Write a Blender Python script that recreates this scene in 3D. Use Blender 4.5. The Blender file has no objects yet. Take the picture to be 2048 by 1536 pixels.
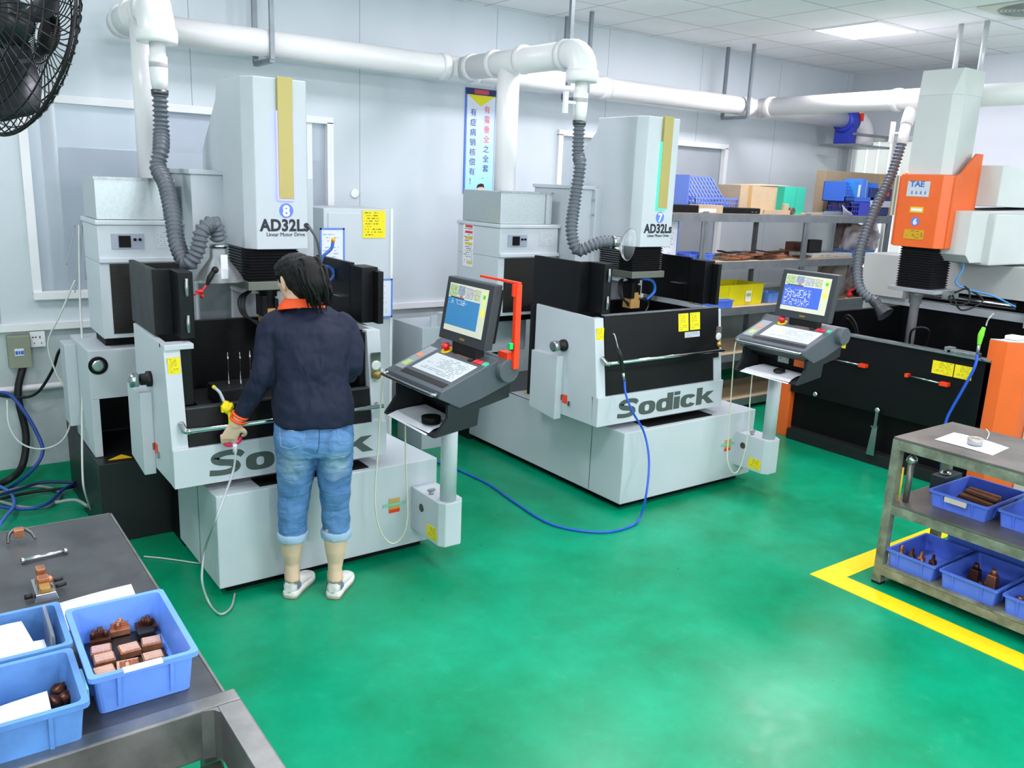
import bpy, bmesh, math, random
from mathutils import Vector, Matrix, noise
random.seed(7)
PI = math.pi
scn = bpy.context.scene
COL = scn.collection

# ---------------------------------------------------------------- camera
CAMZ = 2.0
RX = Vector((0.8112, 0.1034, -0.5756)); RY = Vector((-0.5835, 0.2118, -0.7841)); RZ = Vector((0.0408, 0.9719, 0.2318))
M3 = Matrix((RX, RY, RZ))
q = M3.to_quaternion().normalized()
M3 = q.to_matrix()
camd = bpy.data.cameras.new('camera'); cam = bpy.data.objects.new('camera', camd); COL.objects.link(cam)
camd.sensor_width = 36; camd.lens = 1688/2048*36; camd.clip_start = 0.05; camd.clip_end = 100
cam.matrix_world = Matrix.Translation((0, 0, CAMZ)) @ M3.to_4x4()
scn.camera = cam
def ray(px, py): return M3 @ Vector((px-1024, 768-py, -1688))
CO = Vector((0, 0, CAMZ))
def atz(px, py, z=0): r = ray(px, py); return CO + r*((z-CAMZ)/r.z)
def aty(px, py, y): r = ray(px, py); return CO + r*(y/r.y)
def atx(px, py, x): r = ray(px, py); return CO + r*(x/r.x)

# ---------------------------------------------------------------- world, exposure
w = bpy.data.worlds.new('world'); scn.world = w; w.use_nodes = True  # daylight outside the window
wb = w.node_tree.nodes['Background']; wb.inputs[0].default_value = (0.85, 0.93, 1.0, 1); wb.inputs[1].default_value = 1.8
vs = scn.view_settings
vs.view_transform = 'Standard'; vs.look = 'None'; vs.gamma = 1.0; vs.exposure = 0.0; vs.use_curve_mapping = False
LAMP_W = 52.0; GLOBE_W = 75.0

# ---------------------------------------------------------------- materials
def lin(c):
    return tuple((x/12.92 if x <= 0.04045 else ((x+0.055)/1.055)**2.4) for x in c)
def hexc(h):
    h = h.lstrip('#'); return lin(tuple(int(h[i:i+2], 16)/255 for i in (0, 2, 4)))
MATS = {}
def mat(name, col, rough=0.5, metal=0.0, var=0.0, vscale=6.0, var2=None, bump=0.0, bscale=40.0, emit=0.0, alpha=1.0, trans=0.0, ior=1.45, spec=0.5, coat=0.0, rvar=0.0, stretch=None, fold=None):
    if name in MATS: return MATS[name]
    m = bpy.data.materials.new(name); m.use_nodes = True; nt = m.node_tree
    b = nt.nodes['Principled BSDF']
    c = hexc(col) if isinstance(col, str) else col
    b.inputs['Base Color'].default_value = (*c, 1); b.inputs['Roughness'].default_value = rough; b.inputs['Metallic'].default_value = metal
    b.inputs['IOR'].default_value = ior; b.inputs['Specular IOR Level'].default_value = spec
    b.inputs['Transmission Weight'].default_value = trans; b.inputs['Alpha'].default_value = alpha; b.inputs['Coat Weight'].default_value = coat
    if emit > 0:
        b.inputs['Emission Color'].default_value = (*c, 1); b.inputs['Emission Strength'].default_value = emit
    tc = nt.nodes.new('ShaderNodeTexCoord')
    src = tc.outputs['Object']
    if stretch:
        mp = nt.nodes.new('ShaderNodeMapping'); mp.inputs['Scale'].default_value = stretch
        nt.links.new(src, mp.inputs['Vector']); src = mp.outputs['Vector']
    n = nt.nodes.new('ShaderNodeTexNoise'); n.inputs['Scale'].default_value = vscale; n.inputs['Detail'].default_value = 6; n.inputs['Roughness'].default_value = 0.6
    nt.links.new(src, n.inputs['Vector'])
    if var > 0 or var2:
        c2 = hexc(var2) if isinstance(var2, str) else (var2 or tuple(x*(1-var) for x in c))
        cr = nt.nodes.new('ShaderNodeValToRGB'); e = cr.color_ramp.elements
        e[0].position = 0.3; e[0].color = (*c2, 1); e[1].position = 0.65; e[1].color = (*c, 1)
        nt.links.new(n.outputs['Fac'], cr.inputs['Fac']); nt.links.new(cr.outputs['Color'], b.inputs['Base Color'])
        if emit > 0: nt.links.new(cr.outputs['Color'], b.inputs['Emission Color'])
    if rvar > 0:
        mr = nt.nodes.new('ShaderNodeMapRange'); mr.inputs['To Min'].default_value = max(0.02, rough-rvar); mr.inputs['To Max'].default_value = min(1, rough+rvar)
        nt.links.new(n.outputs['Fac'], mr.inputs['Value']); nt.links.new(mr.outputs['Result'], b.inputs['Roughness'])
    if bump > 0:
        nb = nt.nodes.new('ShaderNodeTexNoise'); nb.inputs['Scale'].default_value = bscale; nb.inputs['Detail'].default_value = 4
        nt.links.new(src, nb.inputs['Vector'])
        bp = nt.nodes.new('ShaderNodeBump'); bp.inputs['Strength'].default_value = bump; bp.inputs['Distance'].default_value = 0.01
        nt.links.new(nb.outputs['Fac'], bp.inputs['Height']); nt.links.new(bp.outputs['Normal'], b.inputs['Normal'])
    if fold:
        mp = nt.nodes.new('ShaderNodeMapping'); mp.inputs['Scale'].default_value = fold[1]; nt.links.new(tc.outputs['Object'], mp.inputs['Vector'])
        nf = nt.nodes.new('ShaderNodeTexNoise'); nf.inputs['Scale'].default_value = fold[0]; nf.inputs['Detail'].default_value = 2; nf.inputs['Distortion'].default_value = 0.8; nt.links.new(mp.outputs['Vector'], nf.inputs['Vector'])
        bf = nt.nodes.new('ShaderNodeBump'); bf.inputs['Strength'].default_value = fold[2]; bf.inputs['Distance'].default_value = fold[3]; nt.links.new(nf.outputs['Fac'], bf.inputs['Height'])
        if bump > 0: nt.links.new(bf.outputs['Normal'], bp.inputs['Normal'])
        else: nt.links.new(bf.outputs['Normal'], b.inputs['Normal'])
    MATS[name] = m
    return m
def mnode(nt, op, a, b=None, c=None):
    n = nt.nodes.new('ShaderNodeMath'); n.operation = op
    for i, v in enumerate((a, b, c)):
        if v is None: continue
        if isinstance(v, (int, float)): n.inputs[i].default_value = v
        else: nt.links.new(v, n.inputs[i])
    return n.outputs[0]
def printed(name, base, ink, rows=14, cols=40, ra=2, ca=0, dens=0.5, lo=0.06, hi=0.94, rough=0.6, emit=0.0, fill=0.35):
    """a sheet with rows of small print; rows run along generated axis ra, letters along ca"""
    if name in MATS: return MATS[name]
    m = bpy.data.materials.new(name); m.use_nodes = True; nt = m.node_tree; b = nt.nodes['Principled BSDF']; b.inputs['Roughness'].default_value = rough
    tc = nt.nodes.new('ShaderNodeTexCoord'); sp = nt.nodes.new('ShaderNodeSeparateXYZ'); nt.links.new(tc.outputs['Generated'], sp.inputs[0])
    r = mnode(nt, 'MULTIPLY', sp.outputs[ra], rows); c = mnode(nt, 'MULTIPLY', sp.outputs[ca], cols)
    fr = mnode(nt, 'FRACT', r); rf = mnode(nt, 'FLOOR', r); cf = mnode(nt, 'FLOOR', c)
    cb = nt.nodes.new('ShaderNodeCombineXYZ'); nt.links.new(cf, cb.inputs[0]); nt.links.new(rf, cb.inputs[1])
    wn = nt.nodes.new('ShaderNodeTexWhiteNoise'); nt.links.new(cb.outputs[0], wn.inputs['Vector'])
    w2 = nt.nodes.new('ShaderNodeTexWhiteNoise'); w2.noise_dimensions = '1D'; nt.links.new(rf, w2.inputs['W'])
    a = mnode(nt, 'LESS_THAN', fr, fill)
    d = mnode(nt, 'LESS_THAN', wn.outputs['Value'], dens)
    e = mnode(nt, 'LESS_THAN', sp.outputs[ca], mnode(nt, 'ADD', mnode(nt, 'MULTIPLY', w2.outputs['Value'], 0.6), 0.35))
    k = mnode(nt, 'MULTIPLY', mnode(nt, 'MULTIPLY', a, d), e)
    for ax in (ra, ca):
        k = mnode(nt, 'MULTIPLY', k, mnode(nt, 'GREATER_THAN', sp.outputs[ax], lo)); k = mnode(nt, 'MULTIPLY', k, mnode(nt, 'LESS_THAN', sp.outputs[ax], hi))
    mx = nt.nodes.new('ShaderNodeMix'); mx.data_type = 'RGBA'; nt.links.new(k, mx.inputs[0])
    mx.inputs[6].default_value = (*hexc(base), 1); mx.inputs[7].default_value = (*hexc(ink), 1)
    nt.links.new(mx.outputs[2], b.inputs['Base Color'])
    if emit > 0: nt.links.new(mx.outputs[2], b.inputs['Emission Color']); b.inputs['Emission Strength'].default_value = emit
    MATS[name] = m
    return m

PAINT = mat('machine_paint', '#c4cdd3', 0.38, var=0.05, vscale=2.0, bump=0.02, bscale=120)
PAINT2 = mat('machine_paint_cool', '#bcc6cc', 0.4, var=0.06, vscale=3)
BLACK = mat('satin_black_sheet', '#0c0e11', 0.42, var=0.25, vscale=8, rvar=0.1, spec=0.3)
DBLACK = mat('deep_black', '#050506', 0.6, spec=0.25)
GRAN = mat('dark_granite_grey', '#1b1e20', 0.4, var=0.3, vscale=5)
STEEL = mat('brushed_steel', '#c0c4c6', 0.25, 1.0, var=0.2, vscale=20)
CHROME = mat('chrome', '#dfe3e5', 0.12, 1.0)
DSTEEL = mat('oily_steel', '#6c6e70', 0.38, 0.9, var=0.4, vscale=4, rvar=0.15)
PVC = mat('white_pvc', '#e9eaea', 0.3, var=0.03, vscale=3)
HOSE = mat('grey_hose', '#606870', 0.4, var=0.15, vscale=10)
RUB = mat('black_rubber', '#101214', 0.55)
YEL = printed('yellow_notice', '#efdd12', '#6a6414', 10, 26)
YELX = printed('yellow_notice_side', '#efdd12', '#6a6414', 10, 26, ca=1)
WHP = mat('white_paper', '#e8ecf2', 0.7, var=0.05, vscale=9)
BLUEF = mat('blue_frame', '#5f82dc', 0.5)
WHITE = mat('white_enamel', '#e6e9ea', 0.35)
COPPER = mat('copper', '#c98a66', 0.42, 0.75, var=0.45, vscale=25, rvar=0.15)
DCOPPER = mat('tarnished_copper', '#6b4232', 0.4, 0.7, var=0.6, vscale=18, rvar=0.15)
BRASS = mat('brass', '#c8a05a', 0.35, 0.7, var=0.2, vscale=12)
BBIN = mat('blue_bin_plastic', '#5b80ee', 0.42, var=0.18, vscale=5, bump=0.03, bscale=60)
LBIN = mat('light_blue_bin_plastic', '#5f96d8', 0.45, var2='#42689c', vscale=4.5, bump=0.03, bscale=60)
KBIN = mat('cornflower_bin_plastic', '#6b9cf0', 0.4, var=0.15, vscale=5, bump=0.03, bscale=60)
ORANGE = mat('orange_paint', '#ee6b2c', 0.35, var=0.1, vscale=3)
RED = mat('red_plastic', '#d8262c', 0.35)
ORED = mat('orange_red_paint', '#f0401c', 0.35)
GREY6 = mat('pale_grey_green_paint', '#c9cfcd', 0.4, var=0.05, vscale=3)
CARD = mat('cardboard', '#bda88a', 0.8, var=0.1, vscale=6)
ZINC = mat('galvanised_steel', '#a9b1b4', 0.35, 0.8, var=0.35, vscale=30, rvar=0.15)
SHELFST = mat('grey_angle_steel', '#8c959b', 0.4, 0.5, var=0.25, vscale=8)
PLY = mat('plywood', '#c8b293', 0.7, var=0.15, vscale=5)
GLOWTXT = mat('dark_lettering', '#1d2630', 0.5)

# ---------------------------------------------------------------- mesh builder
class B:
    def __init__(s): s.bm = bmesh.new(); s.sm = set()
    def v(s, p): return s.bm.verts.new(p)
    def face(s, pts, smooth=False):
        vv = [s.v(p) for p in pts]
        f = s.bm.faces.new(vv); f.smooth = smooth; return f
    def box(s, x0, x1, y0, y1, z0, z1, bev=0.0):
        return s.hexa([(x0, y0, z0), (x1, y0, z0), (x1, y1, z0), (x0, y1, z0), (x0, y0, z1), (x1, y0, z1), (x1, y1, z1), (x0, y1, z1)], bev)
    def hexa(s, c, bev=0.0):
        vv = [s.v(p) for p in c]
        fs = [s.bm.faces.new([vv[i] for i in q_]) for q_ in ((0, 3, 2, 1), (4, 5, 6, 7), (0, 1, 5, 4), (1, 2, 6, 5), (2, 3, 7, 6), (3, 0, 4, 7))]
        if bev > 0:
            es = list({e for f in fs for e in f.edges})
            bmesh.ops.bevel(s.bm, geom=es, offset=bev, segments=2, affect='EDGES', profile=0.6)
        return s
    def prism(s, poly, axis, a, b, bev=0.0):
        """poly: 2D points in the remaining two axes in order (x,y,z minus axis)"""
        def P(u, v_, w_):
            return {0: (w_, u, v_), 1: (u, w_, v_), 2: (u, v_, w_)}[axis]
        A = [s.v(P(u, v_, a)) for u, v_ in poly]; C = [s.v(P(u, v_, b)) for u, v_ in poly]
        fs = [s.bm.faces.new(A), s.bm.faces.new(list(reversed(C)))]
        n = len(poly)
        for i in range(n): fs.append(s.bm.faces.new([A[i], C[i], C[(i+1) % n], A[(i+1) % n]]))
        if bev > 0:
            es = list({e for f in fs for e in f.edges})
            bmesh.ops.bevel(s.bm, geom=es, offset=bev, segments=2, affect='EDGES', profile=0.6)
        return s
    def cyl(s, p0, p1, r0, r1=None, n=20, cap=True):
        r1 = r0 if r1 is None else r1
        return s.tube([p0, p1], [r0, r1], n, cap, smooth_path=False)
    def tube(s, pts, r, n=12, cap=True, smooth_path=True, sub=6, closed=False):
        pts = [Vector(p) for p in pts]
        if smooth_path and len(pts) > 2: 
            if not isinstance(r, (int, float)): 
                rr = [r[min(len(r)-1, int(i/sub))]*(1-(i % sub)/sub)+r[min(len(r)-1, int(i/sub)+1)]*((i % sub)/sub) for i in range((len(pts)-1)*sub+1)]; r = rr
            pts = catmull(pts, sub, closed)
        if isinstance(r, (int, float)): r = [r]*len(pts)
        t = [(pts[min(i+1, len(pts)-1)]-pts[max(i-1, 0)]).normalized() for i in range(len(pts))]
        up = Vector((0, 0, 1)) if abs(t[0].z) < 0.9 else Vector((1, 0, 0))
        nrm = t[0].cross(up).normalized(); rings = []
        for i, p in enumerate(pts):
            nrm = (nrm-t[i]*nrm.dot(t[i])); nrm.normalize(); bn = t[i].cross(nrm)
            rings.append([s.v(p+(nrm*math.cos(2*PI*k/n)+bn*math.sin(2*PI*k/n))*r[i]) for k in range(n)])
        for i in range(len(rings)-1):
            for k in range(n):
                f = s.bm.faces.new([rings[i][k], rings[i][(k+1) % n], rings[i+1][(k+1) % n], rings[i+1][k]]); f.smooth = True
        if cap:
            s.bm.faces.new(list(reversed(rings[0]))); s.bm.faces.new(rings[-1])
        return s
    def lathe(s, c, prof, axis=(0, 0, 1), n=24):
        """prof: list of (distance along axis, radius)"""
        a = Vector(axis).normalized(); up = Vector((1, 0, 0)) if abs(a.x) < 0.9 else Vector((0, 1, 0))
        e1 = a.cross(up).normalized(); e2 = a.cross(e1); c = Vector(c); rings = []
        for d, r in prof:
            rings.append([s.v(c+a*d+(e1*math.cos(2*PI*k/n)+e2*math.sin(2*PI*k/n))*max(r, 1e-4)) for k in range(n)])
        for i in range(len(rings)-1):
            for k in range(n):
                f = s.bm.faces.new([rings[i][k], rings[i][(k+1) % n], rings[i+1][(k+1) % n], rings[i+1][k]]); f.smooth = True
        s.bm.faces.new(list(reversed(rings[0]))); s.bm.faces.new(rings[-1])
        return s
    def loft(s, rings, cap=True, smooth=True):
        R = [[s.v(p) for p in r] for r in rings]; n = len(R[0])
        for i in range(len(R)-1):
            for k in range(n):
                f = s.bm.faces.new([R[i][k], R[i][(k+1) % n], R[i+1][(k+1) % n], R[i+1][k]]); f.smooth = smooth
        if cap: s.bm.faces.new(list(reversed(R[0]))); s.bm.faces.new(R[-1])
        return s
    def ball(s, c, r, sx=1, sy=1, sz=1, sub=3, lump=0.0, seed=0):
        g = bmesh.ops.create_icosphere(s.bm, subdivisions=sub, radius=1.0)
        for v_ in g['verts']:
            d = v_.co.copy(); k = 1+lump*noise.noise(d*1.7+Vector((seed, seed*2.3, 0)))
            v_.co = Vector((c[0]+d.x*r*sx*k, c[1]+d.y*r*sy*k, c[2]+d.z*r*sz*k))
            for f in v_.link_faces: f.smooth = True
        return s
    def xf(s, M):
        s.bm.transform(M); return s
def catmull(P, sub=6, closed=False):
    out = []; n = len(P)
    for i in range(n-1):
        p0 = P[max(i-1, 0)]; p1 = P[i]; p2 = P[i+1]; p3 = P[min(i+2, n-1)]
        if i == 0: p0 = p1*2-p2
        if i == n-2: p3 = p2*2-p1
        for k in range(sub):
            t = k/sub; t2 = t*t; t3 = t2*t
            out.append(0.5*((2*p1)+(p2-p0)*t+(2*p0-5*p1+4*p2-p3)*t2+(3*p1-p0-3*p2+p3)*t3))
    out.append(P[-1].copy())
    return out
WL = {}
def wloc(o):
    p = Vector((0, 0, 0))
    while o is not None: p = p+Vector(o.location); o = o.parent
    return p
def tag(o, label=None, cat=None, group=None, kind=None):
    if label: o['label'] = label
    if cat: o['category'] = cat
    if group: o['group'] = group
    if kind: o['kind'] = kind
    return o
def thing(name, label, cat, loc=(0, 0, 0), rz=0.0, group=None):
    o = bpy.data.objects.new(name, None); COL.objects.link(o); o.empty_display_size = 0.1
    o.location = loc; o.rotation_euler = (0, 0, rz)
    return tag(o, label, cat, group)
def part(name, b, m, parent=None, world=False, label=None, mods=None):
    """world=True: the mesh was written in world coordinates (unrotated parents)"""
    me = bpy.data.meshes.new(name)
    bmesh.ops.recalc_face_normals(b.bm, faces=b.bm.faces[:])
    off = Vector((0, 0, 0))
    if world:
        vs_ = [v.co for v in b.bm.verts]
        lo = Vector([min(v[i] for v in vs_) for i in range(3)]); hi = Vector([max(v[i] for v in vs_) for i in range(3)])
        off = Vector(((lo.x+hi.x)/2, (lo.y+hi.y)/2, lo.z))
        b.bm.transform(Matrix.Translation(-off))
    b.bm.to_mesh(me); b.bm.free()
    o = bpy.data.objects.new(name, me); COL.objects.link(o); me.materials.append(m)
    if parent is not None:
        o.parent = parent
        if world: o.location = off-wloc(parent)
    elif world: o.location = off
    if label: o['label'] = label
    return o
def solo(name, b, m, label, cat, group=None):
    return tag(part(name, b, m, None, True), label, cat, group)
def struct(name, b, m, parent=None):
    o = part(name, b, m, parent, True)
    if parent is None: o['kind'] = 'structure'
    return o
def copytree(o, loc, rz=None, label=None, group=None):
    def cp(x, par):
        c = x.copy(); COL.objects.link(c)
        if par is not None: c.parent = par
        for ch in list(x.children): cp(ch, c)
        return c
    r = cp(o, None); r.location = loc
    if rz is not None: r.rotation_euler = (0, 0, rz)
    if label: r['label'] = label
    if group: r['group'] = group
    return r
def text(body, size, m, parent, loc, rot, name='lettering', offset=0.0, sx=1.0, ext=0.0008, align='LEFT', shear=0.0, spacing=1.0):
    cu = bpy.data.curves.new('tmp_text', 'FONT'); cu.body = body; cu.size = size; cu.offset = offset; cu.extrude = ext; cu.align_x = align; cu.resolution_u = 4; cu.shear = shear; cu.space_character = spacing
    to = bpy.data.objects.new('tmp_text', cu); COL.objects.link(to)
    dg = bpy.context.evaluated_depsgraph_get(); dg.update()
    me = bpy.data.meshes.new_from_object(to.evaluated_get(dg))
    bpy.data.objects.remove(to); bpy.data.curves.remove(cu)
    me.name = name; me.materials.clear(); me.materials.append(m)
    me.transform(Matrix.Diagonal((sx, 1, 1, 1)))
    if rot == 'XZ': R_ = Matrix(((1, 0, 0), (0, 0, -1), (0, 1, 0)))      # reads left to right along +X, faces -Y
    elif rot == 'YZ': R_ = Matrix(((0, 0, -1), (-1, 0, 0), (0, 1, 0)))   # reads along -Y, faces -X
    else: R_ = Matrix.Identity(3)
    me.transform(R_.to_4x4())
    o = bpy.data.objects.new(name, me); COL.objects.link(o)
    if parent is not None: o.parent = parent
    o.location = loc
    return o
def plate(o_parent, name, m, x0, x1, y, z0, z1, t=0.002, label=None):
    return part(name, B().box(x0, x1, y-t, y, z0, z1), m, o_parent, label=label)
def corr(pts, r, amp=0.006, pitch=0.016, n=16):
    """ribbed flexible duct along a curve"""
    P = catmull([Vector(p) for p in pts], 40)
    out = [P[0]]; acc = 0; step = pitch/4
    L = [0]
    for a, b_ in zip(P, P[1:]): L.append(L[-1]+(b_-a).length)
    tot = L[-1]; N = int(tot/step); res = []; j = 0
    for i in range(N+1):
        d = i*tot/N
        while j < len(L)-2 and L[j+1] < d: j += 1
        t = (d-L[j])/max(1e-6, L[j+1]-L[j]); res.append(P[j].lerp(P[j+1], t))
    rr = [r+amp*(1 if i % 4 == 0 else (0.0 if i % 4 in (1, 3) else -0.6)) for i in range(len(res))]
    return B().tube(res, rr, n, smooth_path=False)

def logo_mesh():
    """wide heavy 'Sodick' letters as flat plates; x to the right, y up, x-height 1; returns builder and width"""
    b = B(); T0 = 0.012
    def plate_(pts, t=T0):
        A = [b.v((x, y, 0)) for x, y in pts]; C = [b.v((x, y, t)) for x, y in pts]; n = len(pts)
        b.bm.faces.new(C); b.bm.faces.new(list(reversed(A)))
        for i in range(n): b.bm.faces.new([A[i], A[(i+1) % n], C[(i+1) % n], C[i]])
    def strip(o, i_, closed=False):
        n = len(o)
        for k in range(n if closed else n-1): k2 = (k+1) % n; plate_([o[k], o[k2], i_[k2], i_[k]])
    def se(cx, cy, rx, ry, a, p=2.8):
        c, s_ = math.cos(a), math.sin(a); return (cx+rx*abs(c)**(2/p)*(1 if c >= 0 else -1), cy+ry*abs(s_)**(2/p)*(1 if s_ >= 0 else -1))
    def ringl(cx, a0=0.0, a1=2*PI, n=40, w_=0.88, wi=0.24, hi=0.26):
        cl = abs(a1-a0-2*PI) < 1e-6; N = n if cl else n+1
        A = [a0+(a1-a0)*k/n for k in range(N)]
        strip([se(cx, 0.5, w_, 0.53, a) for a in A], [se(cx, 0.5, wi, hi, a) for a in A], cl)
    # S
    cl_ = [(2.02, 1.02, 0.10, 0.30), (1.86, 1.17, 0.26, 0.20), (1.45, 1.27, 0.05, 0.16), (1.0, 1.27, 0.0, 0.155), (0.62, 1.20, -0.26, 0.15), (0.38, 1.00, -0.36, 0.0), (0.60, 0.80, -0.22, -0.17), (1.05, 0.70, -0.03, -0.20), (1.50, 0.60, -0.20, -0.20), (1.62, 0.42, -0.30, 0.0), (1.45, 0.22, -0.22, 0.16), (1.05, 0.14, 0.0, 0.155), (0.6, 0.14, 0.02, 0.16), (0.05, 0.20, 0.0, 0.2)]
    P = [Vector((x, y, 0)) for x, y, _, _ in cl_]; Q = catmull(P, 5); th = [0.17, 0.19, 0.165, 0.155, 0.18, 0.25, 0.20, 0.19, 0.21, 0.27, 0.19, 0.16, 0.16, 0.17]
    o, i_ = [], []
    for k, p in enumerate(Q):
        d = (Q[min(k+1, len(Q)-1)]-Q[max(k-1, 0)]).normalized(); nn = Vector((-d.y, d.x, 0)); f_ = min(k/5, len(th)-1.0001); w_ = th[int(f_)]*(1-f_ % 1)+th[min(int(f_)+1, len(th)-1)]*(f_ % 1)
        o.append((p.x+nn.x*w_, p.y+nn.y*w_)); i_.append((p.x-nn.x*w_, p.y-nn.y*w_))
    strip(o, i_)
    x = 2.20
    ringl(x+0.88); x += 1.86
    ringl(x+0.86, w_=0.86); plate_([(x+1.15, 0.0), (x+1.80, 0.0), (x+1.80, 1.42), (x+1.15, 1.42)], 0.022); x += 1.92
    plate_([(x, 0), (x+0.65, 0), (x+0.65, 1.0), (x, 1.0)]); plate_([(x, 1.13), (x+0.65, 1.13), (x+0.65, 1.42), (x, 1.42)]); x += 0.77
    ringl(x+0.86, math.radians(28), math.radians(332), 36, w_=0.86); x += 1.80
    plate_([(x, 0), (x+0.65, 0), (x+0.65, 1.42), (x, 1.42)]);
    plate_([(x+0.66, 0.44), (x+0.98, 0.44), (x+2.0, 1.02), (x+1.22, 1.02), (x+0.66, 0.68)], 0.020); plate_([(x+0.74, 0.52), (x+1.34, 0.0), (x+2.12, 0.0), (x+1.26, 0.64)])
    return b, x+2.12
# ---------------------------------------------------------------- ceiling light panels: one in view, the others added unseen for brightness
CH = 3.36; WY = 6.05; RXW = 9.12; LXW = -3.4; BYW = -4.6
lampm = mat('lamp_diffuser', (0.92, 0.97, 1.0), 0.5, emit=6.0)
frame_m = mat('lamp_frame', '#e8eaec', 0.4)
LAMPS = [(6.755, 4.43, 1.0), (4.315, 4.43, 0.7), (1.875, 4.43, 0.42), (-0.565, 4.43, 0.5), (-0.565, 2.0, 0.8), (1.875, 2.0, 0.8), (4.315, 2.0, 0.8), (7.36, 1.39, 0.8)]
LCOL = (0.98, 0.885, 0.97)
for i, (lx, ly, pw) in enumerate(LAMPS):
    t = thing('ceiling_light', 'square recessed white ceiling light panel, the lit one in view' if i == 0 else 'square ceiling light panel added outside the frame as fill light', 'ceiling light', (lx, ly, CH), group='recessed ceiling light panels')
    part('diffuser', B().box(-0.285, 0.285, -0.285, 0.285, -0.012, -0.004), lampm, t)
    fb = B()
    for a in ((-0.3, 0.3, -0.3, -0.285), (-0.3, 0.3, 0.285, 0.3), (-0.3, -0.285, -0.285, 0.285), (0.285, 0.3, -0.285, 0.285)):
        fb.box(*a, -0.014, -0.002)
    part('frame', fb, frame_m, t)
    ld = bpy.data.lights.new('panel_light', 'AREA'); ld.shape = 'SQUARE'; ld.size = 0.57; ld.energy = LAMP_W*pw; ld.color = LCOL
    lo_ = bpy.data.objects.new('panel_light', ld); COL.objects.link(lo_); lo_.location = (0, 0, -0.02); lo_.parent = t
# unseen globe lamps added behind the camera to brighten walls and ceiling
for i, (lx, ly) in enumerate([(x, y) for x in (-1.6, 1.0, 3.6, 6.6) for y in (-0.9, -3.2)]):
    t = thing('added_fill_lamp', 'round fill lamp added behind the camera, outside the frame', 'lamp', (lx, ly, 2.72), group='added fill lamps behind the camera')
    part('globe', B().ball((0, 0, 0), 0.16, sub=3), lampm, t); part('cord', B().cyl((0, 0, 0.155), (0, 0, CH-2.72), 0.006), frame_m, t)
    ld = bpy.data.lights.new('fill_globe_light', 'POINT'); ld.shadow_soft_size = 0.15; ld.energy = GLOBE_W; ld.color = LCOL
    lo_ = bpy.data.objects.new('fill_globe_light', ld); COL.objects.link(lo_); lo_.location = (0, 0, -0.34); lo_.parent = t

# ---------------------------------------------------------------- room shell
def grid_mat(name, base, line, axes, rough=0.6, var=0.03):
    m = bpy.data.materials.new(name); m.use_nodes = True; nt = m.node_tree; b = nt.nodes['Principled BSDF']; b.inputs['Roughness'].default_value = rough
    g = nt.nodes.new('ShaderNodeNewGeometry'); sp = nt.nodes.new('ShaderNodeSeparateXYZ'); nt.links.new(g.outputs['Position'], sp.inputs[0]); k = None
    for ax, off, per, wd in axes:
        a = mnode(nt, 'FRACT', mnode(nt, 'DIVIDE', mnode(nt, 'SUBTRACT', sp.outputs[ax], off), per))
        l = mnode(nt, 'LESS_THAN', a, wd/per)
        k = l if k is None else mnode(nt, 'MAXIMUM', k, l)
    n = nt.nodes.new('ShaderNodeTexNoise'); n.inputs['Scale'].default_value = 1.3; n.inputs['Detail'].default_value = 5; nt.links.new(g.outputs['Position'], n.inputs['Vector'])
    c = hexc(base); cr = nt.nodes.new('ShaderNodeValToRGB'); e = cr.color_ramp.elements
    e[0].position = 0.35; e[0].color = (*[x*(1-var*2) for x in c], 1); e[1].position = 0.6; e[1].color = (*c, 1); nt.links.new(n.outputs['Fac'], cr.inputs['Fac'])
    mx = nt.nodes.new('ShaderNodeMix'); mx.data_type = 'RGBA'; nt.links.new(k, mx.inputs[0]); nt.links.new(cr.outputs[0], mx.inputs[6]); mx.inputs[7].default_value = (*hexc(line), 1)
    nt.links.new(mx.outputs[2], b.inputs['Base Color']); return m
CEIL = grid_mat('ceiling_tiles', '#f6f7f8', '#b2b9bd', [(0, 6.45-0.006, 0.61, 0.012), (1, 4.125-0.006, 0.61, 0.012)])
WALL = grid_mat('insulated_wall_panels', '#ccd7dd', '#96a3aa', [(0, 1.70, 1.22, 0.006)], 0.42)
WALL2 = mat('plain_wall_paint', '#ccd4d9', 0.6, var=0.04, vscale=2)
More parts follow.
